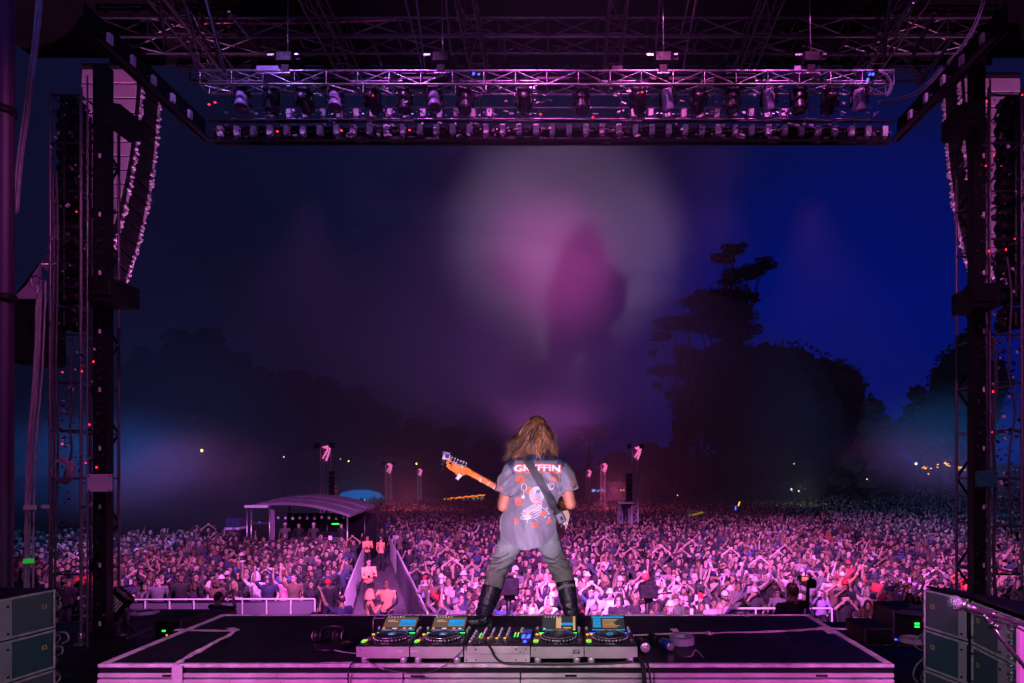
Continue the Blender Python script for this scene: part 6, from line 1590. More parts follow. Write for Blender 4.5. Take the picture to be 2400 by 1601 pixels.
# security staff, pit crew
SEC = (.92, .42, .20)
SLEEVED = {}
def sleeved(pose, fem):
    if (pose, fem) not in SLEEVED:
        me = BODY[pose, fem][0].copy()
        for p in me.polygons:
            c = p.center
            if c.z < 1.46 and (p.material_index == 0 or (p.material_index == 1 and abs(c.x) > .255)): p.material_index = 2
        SLEEVED[pose, fem] = me
    return SLEEVED[pose, fem]
def vest(px, py_head, Y, pose, rz, lab, hair='crew', s_=1.04, col=SEC, cat_grp=None, fem=0, z=0, gl_=False):
    o = make_person(P(px, 0, Y).x, Y, pose, fem, hair, col, rz, lab, cat_grp, z=z, s_=s_, glasses=gl_, hat='black', body=sleeved(pose, fem) if col == SEC else None)
    return o
vest(906, 1358, 16.4, 3, -.1, 'security guard in a bright salmon shirt facing the stage at the mouth of the aisle', s_=1.10)
vest(868, 1375, 15.3, 4, 1.9, 'security guard in a salmon hooded top turned away at the left of the aisle mouth', hair='hood', s_=1.05)
vest(864, 1320, 21.0, 6, .6, 'security guard in salmon with folded arms halfway up the aisle', hair='crew')
vest(861, 1262, 29.5, 6, .5, 'security guard in salmon at the far left of the aisle', s_=1.0)
vest(893, 1262, 29.0, 0, PI - .4, 'security guard in salmon with back turned at the far right of the aisle', s_=1.0)
vest(895, 1262, 33.0, 0, .4, 'person in black standing at the far end of the aisle', col=COLS['black'])
vest(512, 1400, 13.4, 5, PI * .9, 'photographer in dark clothes filming before the left barrier', 'short', col=COLS['navy'], z=.35)
vest(735, 1415, 12.9, 4, -.4, 'smiling person in lilac with long hair in the pit before the barrier', 'long', col=COLS['lilac'], fem=1, z=.0)
vest(778, 1420, 12.7, 5, .1, 'person in lilac jacket and red scarf filming with a phone in the pit', 'short', col=COLS['lilac'], z=.0)
vest(762, 1434, 11.6, 0, .3, 'person with a black cap low at the riser edge in the pit', 'cap', col=COLS['black'], z=.0)
vest(800, 1385, 13.6, 9, -2.2, 'bearded person in navy leaning into the pit with an arm stretched up', 'crew', col=COLS['navy'], z=.25)
vest(968, 1410, 12.6, 4, .5, 'person in a shiny lilac poncho crouching right of the aisle barrier', 'short', col=COLS['lilac'], z=-.02)
vest(990, 1405, 12.9, 0, 2.8, 'crew member in black beside the lilac poncho', 'backcap', col=COLS['black'])
vest(1010, 1402, 12.8, 3, 2.6, 'crew member in charcoal at the right aisle barrier', 'short', col=COLS['charcoal'])
vest(1038, 1400, 13.1, 0, 0, 'person in a white and red jersey with a white cap in the pit', 'cap', col=COLS['white'])
vest(1273, 1410, 12.9, 0, 0, 'person in a bright white hoodie between the performer and the riser edge', 'short', col=COLS['white'])
def bigjacket():
    Y = 9.15; x = P(1856, 0, Y).x; zf = P(0, 1372, Y).z - 1.76
    o = make_person(x, Y, 3, 0, 'short', (.014, .012, .018), PI + .35, 'cameraman seen from behind in a bulky black leather jacket right of centre', None, z=zf, s_=1.03)
    o.scale = (1.18, 1.15, 1.03)
    b = MB(); b.box((0, 0, 0), (1.2, 1.0, .12)); b.box((0, 0, -zf / 2), (.9, .8, zf - .12)); tag(b.build('pit_step', M_['black'], None, (x, Y + .05, zf - .06)), 'black step under the cameraman in the leather jacket', 'step')
    t = thing('video_camera', P(1885, 1362, Y + .4), 'video camera with a red lit monitor before the cameraman in leather', 'camera')
    b = MB(); b.box((.06, 0, -.02), (.16, .34, .14), 0, None, .02); b.tube([(.06, .15, -.02), (.06, .32, -.02)], [.05, .06], 14); b.tube([(.06, -.1, .05), (.06, -.1, .12), (.06, .1, .12), (.06, .1, .05)], .012, 6); b.build('body', M_['blackmetal'], t)
    b = MB(); b.box((-.04, -.12, .06), (.13, .02, .09), 0, None, .006); q = b.build('monitor', M_['black'], t)
    b = MB(); b.box((-.04, -.132, .06), (.11, .004, .07)); q2 = b.build('monitor_screen', mat('red_monitor', (.3, .02, .02), .3, emit=(.85, .12, .12), es=1), q)
    b = MB(); [b.box((-.075 + k * .016, -.1345, .075 - (k % 2) * .02), (.008, .001, .018)) for k in range(5)]; b.build('readout', mat('monitor_white', (.7, .5, .5), .4, emit=(1, .6, .6), es=1), q)
    b = MB(); b.tube([(.06, 0, -.1), (.06, 0, -1.6)], .03, 8)
    for k in range(3): b.tube([(.06, 0, -.7), (.06 + .4 * math.cos(k * 2.1), .4 * math.sin(k * 2.1), -1.5)], .018, 6)
    b.build('tripod', M_['blackmetal'], t)
bigjacket()
def rig(px, py, Y, label, sc_=1.0, tally=None):
    t = thing('video_camera', P(px, py, Y), label, 'camera'); s_ = sc_
    b = MB(); b.box((0, 0, 0), (.30 * s_, .36, .22 * s_), 0, None, .03); b.box((.0, -.2, .02), (.36 * s_, .05, .26 * s_), 0, None, .02); b.build('body', M_['black'], t)
    b = MB(); b.tube([(0, .1, .02), (0, .34, .02)], [.08, .11], 14); b.build('lens', M_['blackmetal'], t)
    b = MB(); b.box((0.02, 0, -.16 * s_), (.16 * s_, .2, .10), 0, None, .02); b.tube([(0, 0, -.1), (0, 0, -.55), (0, 0, P(0, py, Y).z * -1 + .02)], [.05, .04, .05], 8)
    for q in range(3): b.tube([(0, 0, -.5), (.45 * math.cos(q * 2.1 + .4), .45 * math.sin(q * 2.1 + .4), -P(0, py, Y).z + .03)], .022, 6)
    b.build('pedestal', M_['black'], t)
    b = MB(); b.tube([(.1, -.1, -.05), (.32, -.45, .05)], .014, 6); b.tube([(.32, -.45, .05), (.37, -.52, .07)], .02, 6); b.build('pan_handle', M_['blackmetal'], t)
    b = MB(); b.box((-.12, -.23, -.1), (.015, .012, .015)); b.build('tally', M_['led_red'], t)
    if tally:
        b = MB(); b.ball((-.04, -.05, .28), .075, 12, 8); b.build('red_ball', mat('glowing_red_foam', (.8, .02, .03), .6, emit=(1, .02, .05), es=.4), t); b = MB(); b.box((.05, 0, .14), (.2, .16, .12), 0, None, .02); b.build('battery', M_['black'], t)  # red ball given a faint glow of its own
rig(1192, 1374, 10.4, "black camera on a pedestal seen between the performer's legs", 1.15)
rig(1517, 1385, 11.2, 'black camera with a red ball on top right of the performer', 1.0, True)
# ---------------------------------------------------------------- the performer
YP = 4.45
def J(px, py, dy=0.0): return P(px, py, YP + dy)
def el_ring(c, rx, ry, n=28, tilt=0.0, jit=None):
    return [Vector((c.x + rx * math.cos(2 * PI * k / n), c.y + ry * math.sin(2 * PI * k / n), c.z + tilt * math.cos(2 * PI * k / n))) for k in range(n)]
pxm = YP / F
def performer():
    T = thing('person', (J(1243, 1460).x, YP, TZ), 'guitarist with long wind blown hair seen from behind, standing astride on the black riser', 'person')
    inv = T.matrix_basis.inverted()
    def adopt(name, me, mats, parent=T):
        for v in me.vertices: v.co = inv @ v.co
        me.materials.clear()
        for m_ in mats: me.materials.append(m_)
        me.polygons.foreach_set('use_smooth', [True] * len(me.polygons))
        return put(name, me, parent)
    m_sk = mat('warm_skin', (.42, .16, .085), .45, 0, .10, 10, .05)
    SL, SR = J(1203, 1098), J(1316, 1098)
    EL, ER = J(1180, 1186, -.02), J(1337, 1180, -.02)
    HL, HR = J(1178, 1150, .34), J(1285, 1192, .26)
    # body: head, neck, trunk, arms and hands, legs: one continuous surface
    b = MB()
    b.ball(J(1257, 1015, .03), (.078, .098, .118), 18, 12)
    b.ball(J(1257, 1034, .09), (.055, .06, .07), 12, 8)
    b.ball(J(1257, 1022, .135), (.014, .022, .026), 8, 6)      # nose
    for s_ in (-1, 1): b.ball(J(1257 + s_ * 25, 1019, .03), (.014, .022, .034), 8, 6)
    b.tube([J(1256, 1090), J(1256, 1060, .02), J(1257, 1035, .03)], [.065, .058, .056], 14)
    b.tube([J(1241, 1245, .02), J(1243, 1210, .01), J(1250, 1160), J(1256, 1110, -.01), J(1256, 1086)], [(.16, .11), (.15, .10), (.165, .11), (.17, .10), (.10, .07)], 20, up=(1, 0, 0))
    for S, E, H, s_ in ((SL, EL, HL, -1), (SR, ER, HR, 1)):
        b.tube([S + Vector((-s_ * .04, 0, 0)), S, S.lerp(E, .5), E], [.06, .062, .052, .044], 12)
        b.ball(E, .046, 10, 8)
        b.tube([E, E.lerp(H, .35), H], [.046, .045, .029], 12)
        f = (H - E).normalized(); up = Vector((0, 0, 1)); ax = f.cross(up).normalized()
        b.tube([H - f * .01, H + f * .045, H + f * .085], [(.030, .022), (.043, .020), (.040, .017)], 12, up=(0, 0, 1))
        for q in range(4):
            o_ = H + f * .08 + Vector((0, 0, .030 - q * .020)); L = (.036, .042, .038, .030)[q]
            d1 = (f + ax * s_ * -.3).normalized(); d2 = (f * .25 - ax * s_).normalized(); d3 = (-f * .6 - ax * s_ * .5).normalized()
            b.tube([o_ - f * .02, o_, o_ + d1 * L, o_ + d1 * L + d2 * L * .75, o_ + d1 * L + d2 * L * .75 + d3 * L * .55], [.0095, .0098, .0092, .0085, .0075], 8)
        tq = H + f * .02 + Vector((0, 0, .025)); b.tube([tq, tq + Vector((0, 0, .03)) + f * .02 - ax * s_ * .01, tq + Vector((0, 0, .045)) + f * .05 - ax * s_ * .025, tq + Vector((0, 0, .045)) + f * .07 - ax * s_ * .04], [.013, .012, .011, .009], 8)
    LEG = {-1: [J(1216, 1240, .02), J(1190, 1285, .08), J(1166, 1335, .13), J(1150, 1385, .045), J(1133, 1440, -.05)], 1: [J(1268, 1240, .02), J(1292, 1285, .08), J(1316, 1330, .12), J(1328, 1380, .04), J(1340, 1434, -.015)]}
    for s_ in (-1, 1): b.tube(LEG[s_], [.085, .060, .040, .040, .028], 12)
    adopt('body', fuse(b, .0085, 3, 'body'), [m_sk])

    # jersey
    b = MB()
    rows = [(1063, 1256, 21, .06, .02), (1070, 1256, 27, .075, .02), (1077, 1257, 46, .085, .01), (1086, 1258, 61, .10, .0), (1100, 1258, 64, .118, -.005), (1125, 1257, 61, .130, -.01), (1150, 1254, 59, .133, -.01), (1175, 1249, 59.5, .135, .0),
            (1200, 1243, 62, .14, .01), (1222, 1238, 66, .145, .02), (1240, 1237, 67.5, .15, .02), (1252, 1238, 66, .15, .02)]
    rings = []
    n = 72
    for ri, (py, cx_, hw, ry, dy) in enumerate(rows):
        c = J(cx_, py, dy); ring = []
        f = ri / (len(rows) - 1)
        for k in range(n):
            a = 2 * PI * k / n; rx = hw * pxm
            x = c.x + rx * math.cos(a); y = c.y + ry * math.sin(a)
            z = c.z
            if ri >= 8:      # shirt tail: low at the back, higher at the sides
                back = max(0, -math.sin(a)); z -= ((ri - 7) / 4) * (.105 * back ** 1.3 - .025 * (1 - back))
            ring.append(Vector((x, y, z)))
        rings.append(ring)
    b.loft(rings)
    for S, E, s_ in ((SL, EL, -1), (SR, ER, 1)):
        inn = S + Vector((-s_ * .10, 0, .01)); hem = J(1181, 1158, -.015) if s_ < 0 else J(1333, 1152, -.015)
        b.tube([inn, S + Vector((-s_ * .02, 0, .004)), S.lerp(hem, .35), S.lerp(hem, .7), hem], [.085, .086, .085, .084, .090], 20, sq=1.05)
    me = fuse(b, .0095, 4, 'jersey')
    # push real folds into the cloth
    me.calc_loop_triangles(); nr = [v.normal.copy() for v in me.vertices]
    for v, nn in zip(me.vertices, nr):
        c = v.co; zz = c.z - J(0, 1170).z; xx = c.x - J(1250, 0).x
        fold = .010 * noise.noise(Vector((c.x * 9 + zz * 4, c.y * 5, c.z * 3.2))) + .006 * noise.noise(Vector((c.x * 22, c.y * 8, c.z * 7 + xx * 12)))
        # drag lines from armpits and towards the strap
        arm = math.exp(-((abs(xx) - .17) ** 2) / .006) * math.exp(-((zz - .10) ** 2) / .02)
        fold += .010 * arm * math.sin(70 * (zz + abs(xx) * .8)) + .007 * math.sin(38 * (zz * .55 + xx * .9)) * max(0, .6 - abs(zz + .12) * 2)
        sl = abs(xx) > .215 and zz > -.0
        if sl: fold += .005 * math.sin(60 * (zz * .5 + xx))
        v.co = c + nn * fold
    m_j = bpy.data.materials.new('jersey_cloth'); 
    mj = mat('grey_jersey', (.15, .14, .165), .55, 0, .10, 16, .12, sheen=.3)
    mn = mat('navy_yoke', (.030, .040, .10), .55, 0, .15, 16, .12)
    bpy.data.materials.remove(m_j)
    jer = adopt('jersey', me, [mj, mn])
    # navy shoulder yokes and dark cuff lines by position
    for p in jer.data.polygons:
        c = p.center + Vector(T.location); ppx = (c.x) / c.y * F + CX; ppy = CY - (c.z - CZ) / c.y * F
        yoke = (1080 > ppy) or (ppx < 1206 and ppx > 1184 - 0 and ppy < 1110 and ppy < 1072 + (ppx - 1182) * 2.0) or (ppx > 1306 and ppx < 1330 and ppy < 1112 and ppy < 1072 + (1332 - ppx) * 2.0)
        if yoke and p.normal.y < .6: p.material_index = 1
    bm = bmesh.new(); bm.from_mesh(jer.data)
    for v in bm.verts: v.co = Vector(T.location) + v.co
    tree_ = BVHTree.FromBMesh(bm); bm.free()
    camp = Vector((0, 0, CZ))
    def hit(px, py, off=.0025):
        d = (P(px, py, 1.0) - camp).normalized(); h = tree_.ray_cast(camp, d)
        if h[0] is None: return None
        return h[0] - d * off
    def ribbon(pts, w, m, name, off=.0028, closed=False):
        """printed line: pts in photo pixels, w px"""
        q = []
        for i in range(len(pts) - (0 if closed else 1)):
            a, c = pts[i], pts[(i + 1) % len(pts)]; L = math.dist(a, c); k = max(1, int(L / 2.5))
            q += [(a[0] + (c[0] - a[0]) * t / k, a[1] + (c[1] - a[1]) * t / k) for t in range(k)]
        if not closed: q.append(pts[-1])
        else: q.append(q[0])
        vs = []; ok = []
        for i, (x, y) in enumerate(q):
            a = q[max(0, i - 1)]; c = q[min(len(q) - 1, i + 1)]; dx, dy = c[0] - a[0], c[1] - a[1]; L = math.hypot(dx, dy) or 1
            nx, ny = -dy / L * w / 2, dx / L * w / 2
            h1, h2 = hit(x + nx, y + ny, off), hit(x - nx, y - ny, off); ok.append(h1 is not None and h2 is not None)
            vs += [h1 or Vector(), h2 or Vector()]
        fs = [(2 * i, 2 * i + 1, 2 * i + 3, 2 * i + 2) for i in range(len(q) - 1) if ok[i] and ok[i + 1]]
        if not fs: return
        b = MB(); b.add([inv @ v for v in vs], fs); b.build(name, m, jer, fix=False)
    def circ(cx_, cy_, rx, ry=None, a0=0, a1=2 * PI, n=22, rot=0):
        ry = ry or rx; o = []
        for k in range(n + 1):
            a = a0 + (a1 - a0) * k / n; x, y = rx * math.cos(a), ry * math.sin(a)
            o.append((cx_ + x * math.cos(rot) - y * math.sin(rot), cy_ + x * math.sin(rot) + y * math.cos(rot)))
        return o
    m_or = mat('orange_print', (.75, .13, .04), .5, 0, .1, 30); m_wp = mat('white_print_cloth', (.78, .76, .78), .5, 0, .05, 30)
    def lettering(s, cx_, cy_, wpx, hpx, m, name, off, grow=0):
        cu = bpy.data.curves.new('t', 'FONT'); cu.body = s; cu.size = 1; cu.align_x = 'CENTER'; cu.resolution_u = 3; cu.offset = .022 + grow; cu.fill_mode = 'FRONT'
        o = bpy.data.objects.new('t', cu); COL.objects.link(o); dg = bpy.context.evaluated_depsgraph_get(); dg.update()
        m2 = bpy.data.meshes.new_from_object(o.evaluated_get(dg)); bpy.data.objects.remove(o)
        bm = bmesh.new(); bm.from_mesh(m2); bpy.data.meshes.remove(m2)
        bmesh.ops.remove_doubles(bm, verts=bm.verts, dist=1e-5)
        for _ in range(2): bmesh.ops.subdivide_edges(bm, edges=[e for e in bm.edges if e.calc_length() > .09], cuts=1)
        bmesh.ops.triangulate(bm, faces=bm.faces)
        xs = [v.co.x for v in bm.verts]; ys = [v.co.y for v in bm.verts]; W_, H_ = max(xs) - min(xs), max(ys) - min(ys); mx = (max(xs) + min(xs)) / 2; my = min(ys)
        for v in list(bm.verts):
            ppx = cx_ + (v.co.x - mx) / W_ * wpx; ppy = cy_ + hpx / 2 - (v.co.y - my) / H_ * hpx + .0009 * (ppx - cx_) ** 2
            h = hit(ppx, ppy, off)
            if h is None: bm.verts.remove(v)
            else: v.co = inv @ h
        m3 = bpy.data.meshes.new(name); bm.to_mesh(m3); bm.free(); m3.materials.append(m); put(name, m3, jer)
    lettering('GRYFFIN', 1259, 1096, 112, 19, m_or, 'name_outline', .0030, .05)
    lettering('GRYFFIN', 1259, 1096, 107, 15, m_wp, 'name_lettering', .0046, .012)
    for (a, c) in ((1210, 1222), (1229, 1242), (1256, 1269), (1279, 1297), (1303, 1313)): ribbon([(a, 1109.5), (c, 1107)], 3.2, m_or, 'orange_bar')
    ribbon(circ(1220, 1124, 9), 2.2, m_or, 'wheel_print'); ribbon(circ(1220, 1124, 4), 2.5, m_or, 'wheel_print')
    for k in range(6): a = k * PI / 3; ribbon([(1220 + 4 * math.cos(a), 1124 + 4 * math.sin(a)), (1220 + 8.5 * math.cos(a), 1124 + 8.5 * math.sin(a))], 1.3, m_or, 'wheel_print')
    ribbon(circ(1217, 1175, 9, 9, .7, 5.6), 2.6, m_or, 'moon_print'); ribbon(circ(1218, 1175, 3.6), 2.6, m_or, 'moon_print')
    for k in range(4): ribbon([(1234 + k * 3.2, 1150 - 7 + abs(k - 2) * 2), (1234 + k * 3.2, 1150 + 7 - abs(k - 2) * 2)], 3.4, m_or, 'disc_print', .0026)
    ribbon(circ(1240, 1150, 7.5), 2.2, m_or, 'disc_print')
    for k in range(9): a = k * 2 * PI / 9; ribbon([(1258 + 6 * math.cos(a), 1176 + 6 * math.sin(a)), (1258 + 10 * math.cos(a), 1176 + 10 * math.sin(a))], 1.8, m_or, 'sun_print')
    ribbon(circ(1258, 1176, 5.2), 2.8, m_or, 'sun_print')
    ribbon([(1227, 1200), (1230, 1208), (1233, 1198), (1236, 1207), (1239, 1196), (1241, 1208), (1244, 1199), (1243, 1211), (1229, 1211)], 2, m_or, 'crown_print', closed=False)
    ribbon([(1267, 1200), (1269, 1207), (1273, 1198), (1276, 1205), (1280, 1195), (1278, 1206), (1272, 1210), (1267, 1200)], 2.3, m_or, 'crown_print')
    ribbon(circ(1210, 1223, 3.6), 2.2, m_or, 'eye_print')
    for (x, y) in ((1204, 1215), (1209.5, 1212.5), (1216, 1218), (1209, 1232)): ribbon([(1210 + (x - 1210) * .45, 1223 + (y - 1223) * .45), (x, y)], 1.8, m_or, 'eye_print')
    ribbon([(1247, 1235), (1253, 1224), (1260, 1235)], 2.2, m_or, 'wing_print', closed=True); ribbon([(1244, 1226), (1250, 1228)], 2, m_or, 'wing_print'); ribbon([(1256, 1227), (1264, 1225)], 2, m_or, 'wing_print'); ribbon([(1246, 1230), (1249, 1230)], 2, m_or, 'wing_print'); ribbon([(1257, 1230), (1261, 1230)], 2, m_or, 'wing_print')
    ribbon([(1281, 1228), (1288, 1217), (1292, 1221), (1284, 1224)], 3, m_or, 'leaf_print')
    ribbon([(1293, 1127), (1301, 1116), (1307, 1126), (1300, 1123)], 3.4, m_or, 'bird_print'); ribbon([(1300, 1116), (1301, 1130)], 4, m_or, 'bird_print')
    ribbon([(1264, 1112), (1270, 1124)], 3, m_or, 'dash_print'); ribbon([(1285, 1143), (1287, 1149)], 3.4, m_or, 'dash_print')
    for k, y in enumerate((1119, 1127, 1135)): ribbon([(1343, y), (1345, y + 4)], 4, m_or, 'sleeve_print')
    ribbon([(1162, 1134), (1176, 1146)], 3, m_or, 'sleeve_print')
    # white line drawing: spirals, orbits, ellipses
    for k in range(6): ribbon(circ(1258 + k * .6, 1160 - k * 1.5, 17 - k * 2.3, 19 - k * 2.4, rot=.2 * k), .9, m_wp, 'spiral_print')
    ribbon(circ(1228, 1142, 6, 8), .9, m_wp, 'orbit_print'); ribbon([(1228, 1150), (1227, 1164)], .8, m_wp, 'orbit_print')
    for a in (0, .8, 1.6, 2.4): ribbon([(1226 - 4.5 * math.cos(a), 1165 - 4.5 * math.sin(a)), (1226 + 4.5 * math.cos(a), 1165 + 4.5 * math.sin(a))], 1.1, m_wp, 'star_print')
    for k in range(4): ribbon(circ(1246 + k * 1.5, 1192 + k * 4.5, 27 - k * 2.5, 5.5 + k * .8, rot=-.5 + k * .04), .9, m_wp, 'orbit_print')
    for k in range(3): ribbon(circ(1231 + k * 2, 1214 - k * 1.5, 12 - k * 3, 3.6), .9, m_wp, 'orbit_print')
    ribbon([(1225, 1194), (1258, 1220)], .8, m_wp, 'line_print'); ribbon([(1262, 1182), (1290, 1205)], .8, m_wp, 'line_print'); ribbon([(1235, 1195), (1236, 1226)], .8, m_wp, 'line_print')
    ribbon(circ(1292, 1140, 6, 8, rot=.4), .9, m_wp, 'orbit_print'); ribbon(circ(1294, 1140, 4, 7, rot=.5), .9, m_wp, 'orbit_print'); ribbon([(1280, 1140), (1290, 1130)], .8, m_wp, 'line_print')
    for (x, y) in ((1282, 1192), (1285, 1205), (1278, 1212), (1287, 1214)): ribbon([(x - 2, y + 1), (x + 2, y - 2)], 1.6, m_wp, 'fleck_print')
    # dark cuff piping
    for s_ in (-1, 1):
        if s_ < 0: pts = [(1158, 1146), (1168, 1155), (1182, 1162), (1196, 1164), (1203, 1161)]
        else: pts = [(1316, 1156), (1328, 1157), (1340, 1152), (1350, 1137)]
        ribbon(pts, 1.8, M_['blackmetal'], 'cuff_piping')
    for pts in ([(1204, 1108), (1205, 1122), (1203, 1134)], [(1313, 1108), (1314, 1124), (1312, 1136)]): ribbon(pts, 1.2, M_['blackmetal'], 'shoulder_seam')
    # guitar strap with wireless pack
    sp = thing('guitar_strap', (J(1240, 1090).x, YP, J(1240, 1090).z), 'wide dark grey guitar strap across the back of the jersey', 'strap')
    sinv = sp.matrix_basis.inverted()
    vs = []; fs = []; A0, A1 = (1236, 1080), (1316, 1222); n = 40
    dx, dy = A1[0] - A0[0], A1[1] - A0[1]; L = math.hypot(dx, dy); nx, ny = -dy / L * 9.2, dx / L * 9.2
    last = None
    for i in range(n + 1):
        t_ = i / n; x, y = A0[0] + dx * t_ + 2.5 * math.sin(t_ * PI), A0[1] + dy * t_
        row_ = []
        hc_ = hit(x, y, .014)
        for e in (-1, -.5, 0, .5, 1):
            h = hit(x + nx * e, y + ny * e, .014)
            if h is None or (hc_ is not None and abs(h.y - hc_.y) > .05): h = P(x + nx * e, y + ny * e, (hc_.y if hc_ else last))
            row_.append(h)
        last = row_[2].y
        for q_ in row_: vs.append(q_)
    for i in range(n):
        for e in range(4): a = i * 5 + e; fs.append((a, a + 1, a + 6, a + 5))
    N = len(vs); vs += [v + Vector((0, .006, 0)) for v in vs]; fs += [tuple(i + N for i in f)[::-1] for f in fs]
    fs += [(i * 5 + e, N + i * 5 + e, N + (i + 1) * 5 + e, (i + 1) * 5 + e) for i in range(n) for e in (0, 4)]
    m_strap = mat('charcoal_webbing', (.045, .048, .05), .7, 0, .15, 60, .2)
    b = MB(); b.add([sinv @ v for v in vs], fs, 0, False); b.build('webbing', m_strap, sp)
    w0 = hit(1314, 1213, .03) or J(1314, 1213, -.16)
    Rm = Matrix.Rotation(math.radians(-28), 3, 'Y')
    tp = thing('wireless_pack', w0, 'dark belt pack clipped to the lower end of the guitar strap', 'transmitter')
    b = MB(); b.box((0, 0, 0), (.066, .032, .085), 0, Rm, .01); b.build('case', mat('grey_pack', (.07, .07, .075), .4, 0, .1, 20), tp)
    b = MB(); b.box(Rm @ Vector((.004, -.018, -.01)), (.020, .006, .03), 0, Rm, .004); b.build('latch', M_['black'], tp)
    b = MB(); b.box(Rm @ Vector((0, -.012, .048)), (.076, .03, .014), 0, Rm, .005); b.build('clip', M_['blackmetal'], tp)
    b = MB()
    for k in range(4): b.tube([Rm @ Vector((-.02 + .012 * k, -.01, -.04)), Rm @ Vector((-.02 + .014 * k, -.02, -.055)), Rm @ Vector((-.03 + .022 * k, -.01, -.066 - .004 * k))], .0022, 5)
    b.build('cable_ends', m_ring, tp)

    # trousers: cargo legs joined at the hips
    b = MB()
    b.tube([J(1241, 1226, .03), J(1241, 1245, .03), J(1241, 1258, .03)], [(.192, .135), (.19, .135), (.165, .125)], 28, up=(1, 0, 0))
    for s_ in (-1, 1):
        pts = {-1: [J(1213, 1240, .03), J(1200, 1268, .06), J(1183, 1300, .10), J(1168, 1330, .13), J(1159, 1360, .09), J(1150, 1395, .02)],
               1: [J(1271, 1240, .03), J(1283, 1268, .06), J(1298, 1300, .10), J(1312, 1328, .12), J(1321, 1352, .08), J(1328, 1384, .02)]}[s_]
        b.tube(pts, [.106, .099, .087, .080, .078, .070], 24)
    me = fuse(b, .0095, 4, 'trousers')
    for v in me.vertices:
        c = v.co; side = -1 if c.x < J(1242, 0).x else 1
        py = CY - (c.z - CZ) / c.y * F
        f = .008 * noise.noise(Vector((c.x * 12, c.y * 9, c.z * 9)))
        k_ = math.exp(-((py - 1325) / 22) ** 2); f += .012 * k_ * math.sin(c.z * 105 + side * c.x * 42)
        k2 = math.exp(-((py - 1262) / 14) ** 2); f += .006 * k2 * math.sin(c.z * 90 - side * c.x * 60)
        v.co = c + v.normal * f
    m_tr = mat('olive_grey_trousers', (.19, .215, .19), .8, 0, .14, 20, .25)
    tr_ = adopt('trousers', me, [m_tr])
    # knee panel seams
    bm = bmesh.new(); bm.from_mesh(tr_.data)
    for v in bm.verts: v.co = Vector(T.location) + v.co
    tree_t = BVHTree.FromBMesh(bm); bm.free()
    for pts in ([(1143, 1298), (1155, 1306), (1170, 1308), (1186, 1302), (1196, 1294)], [(1138, 1318), (1152, 1322), (1170, 1320), (1180, 1316)], [(1264, 1296), (1280, 1308), (1296, 1312), (1308, 1304), (1312, 1294)], [(1280, 1318), (1298, 1322), (1316, 1312)]):
        pp = []
        for i in range(len(pts) - 1):
            for t_ in range(4):
                x, y = [pts[i][k] + (pts[i + 1][k] - pts[i][k]) * t_ / 4 for k in (0, 1)]
                d = (P(x, y, 1) - camp).normalized(); h = tree_t.ray_cast(camp, d)
                if h[0] is not None: pp.append(inv @ (h[0] - d * .001))
        if len(pp) > 2: b = MB(); b.tube(pp, .0035, 5); b.build('knee_seam', M_['black'], tr_)
    # boots: tall dark leather with the foot pointing away
    m_bt = mat('dark_blue_black_boots', (.012, .016, .026), .32, 0, .3, 14, .25)
    for s_ in (-1, 1):
        pts, w_ = {-1: ([J(1155, 1374, .05), J(1148, 1398, .03), J(1138, 1425, -.02), J(1132, 1445, -.05)], [.080, .078, .066, .060]),
                   1: ([J(1325, 1362, .05), J(1330, 1392, .03), J(1336, 1420, .0), J(1341, 1440, -.02)], [.076, .074, .064, .058])}[s_]
        an = pts[-1]; b = MB(); b.tube(pts, w_, 18)
        dirf = Vector((s_ * .45, 1, 0)).normalized() if s_ > 0 else Vector((-.75, -.15, 0)).normalized()
        h0 = Vector((an.x, an.y, TZ + .045))
        b.tube([an, h0 - dirf * .01], [.058, .055], 14)
        b.tube([h0 - dirf * .07, h0, h0 + dirf * .09, h0 + dirf * .17, h0 + dirf * .20], [(.03, .032), (.050, .048), (.045, .048), (.034, .042), (.015, .02)], 14, up=(0, 0, 1))
        b.box((h0 - dirf * .045).to_tuple()[:2] + (TZ + .02,), (.075, .075, .04), 0, None, .012)
        me = fuse(b, .008, 2, 'boot')
        for v in me.vertices:
            c = v.co; v.co = c + v.normal * (.005 * math.sin(c.z * 120 + c.x * 30) * max(0, 1 - abs(c.z - TZ - .13) / .10) + .003 * noise.noise(c * 30))
            if v.co.z < TZ + .002: v.co.z = TZ + .002
        bo = adopt('boot', me, [m_bt])
        b = MB(); b.tube([inv @ (h0 - dirf * .08 + Vector((0, 0, -.036))), inv @ (h0 + dirf * .10 + Vector((0, 0, -.036))), inv @ (h0 + dirf * .20 + Vector((0, 0, -.036)))], [(.009, .045), (.009, .050), (.008, .022)], 10, up=(0, 0, 1)); b.build('sole', M_['rubber'], bo)

    # hair: locks blown to the left, hanging to the shoulders
    rh = random.Random(8); mats = [mat('brown_hair', (.13, .065, .035), .42, 0, .35, 30), mat('light_brown_hair', (.46, .23, .08), .36, 0, .3, 30), mat('dark_brown_hair', (.03, .018, .012), .45, 0, .3, 30)]
    b = MB(); hc_ = J(1257, 1012, .02)
    b.ball(hc_, (.077, .097, .109), 16, 12, 2)
    b.ball(J(1252, 1042, -.03), (.085, .08, .08), 14, 10, 0)
    RX, RY, RZ = .078, .098, .110
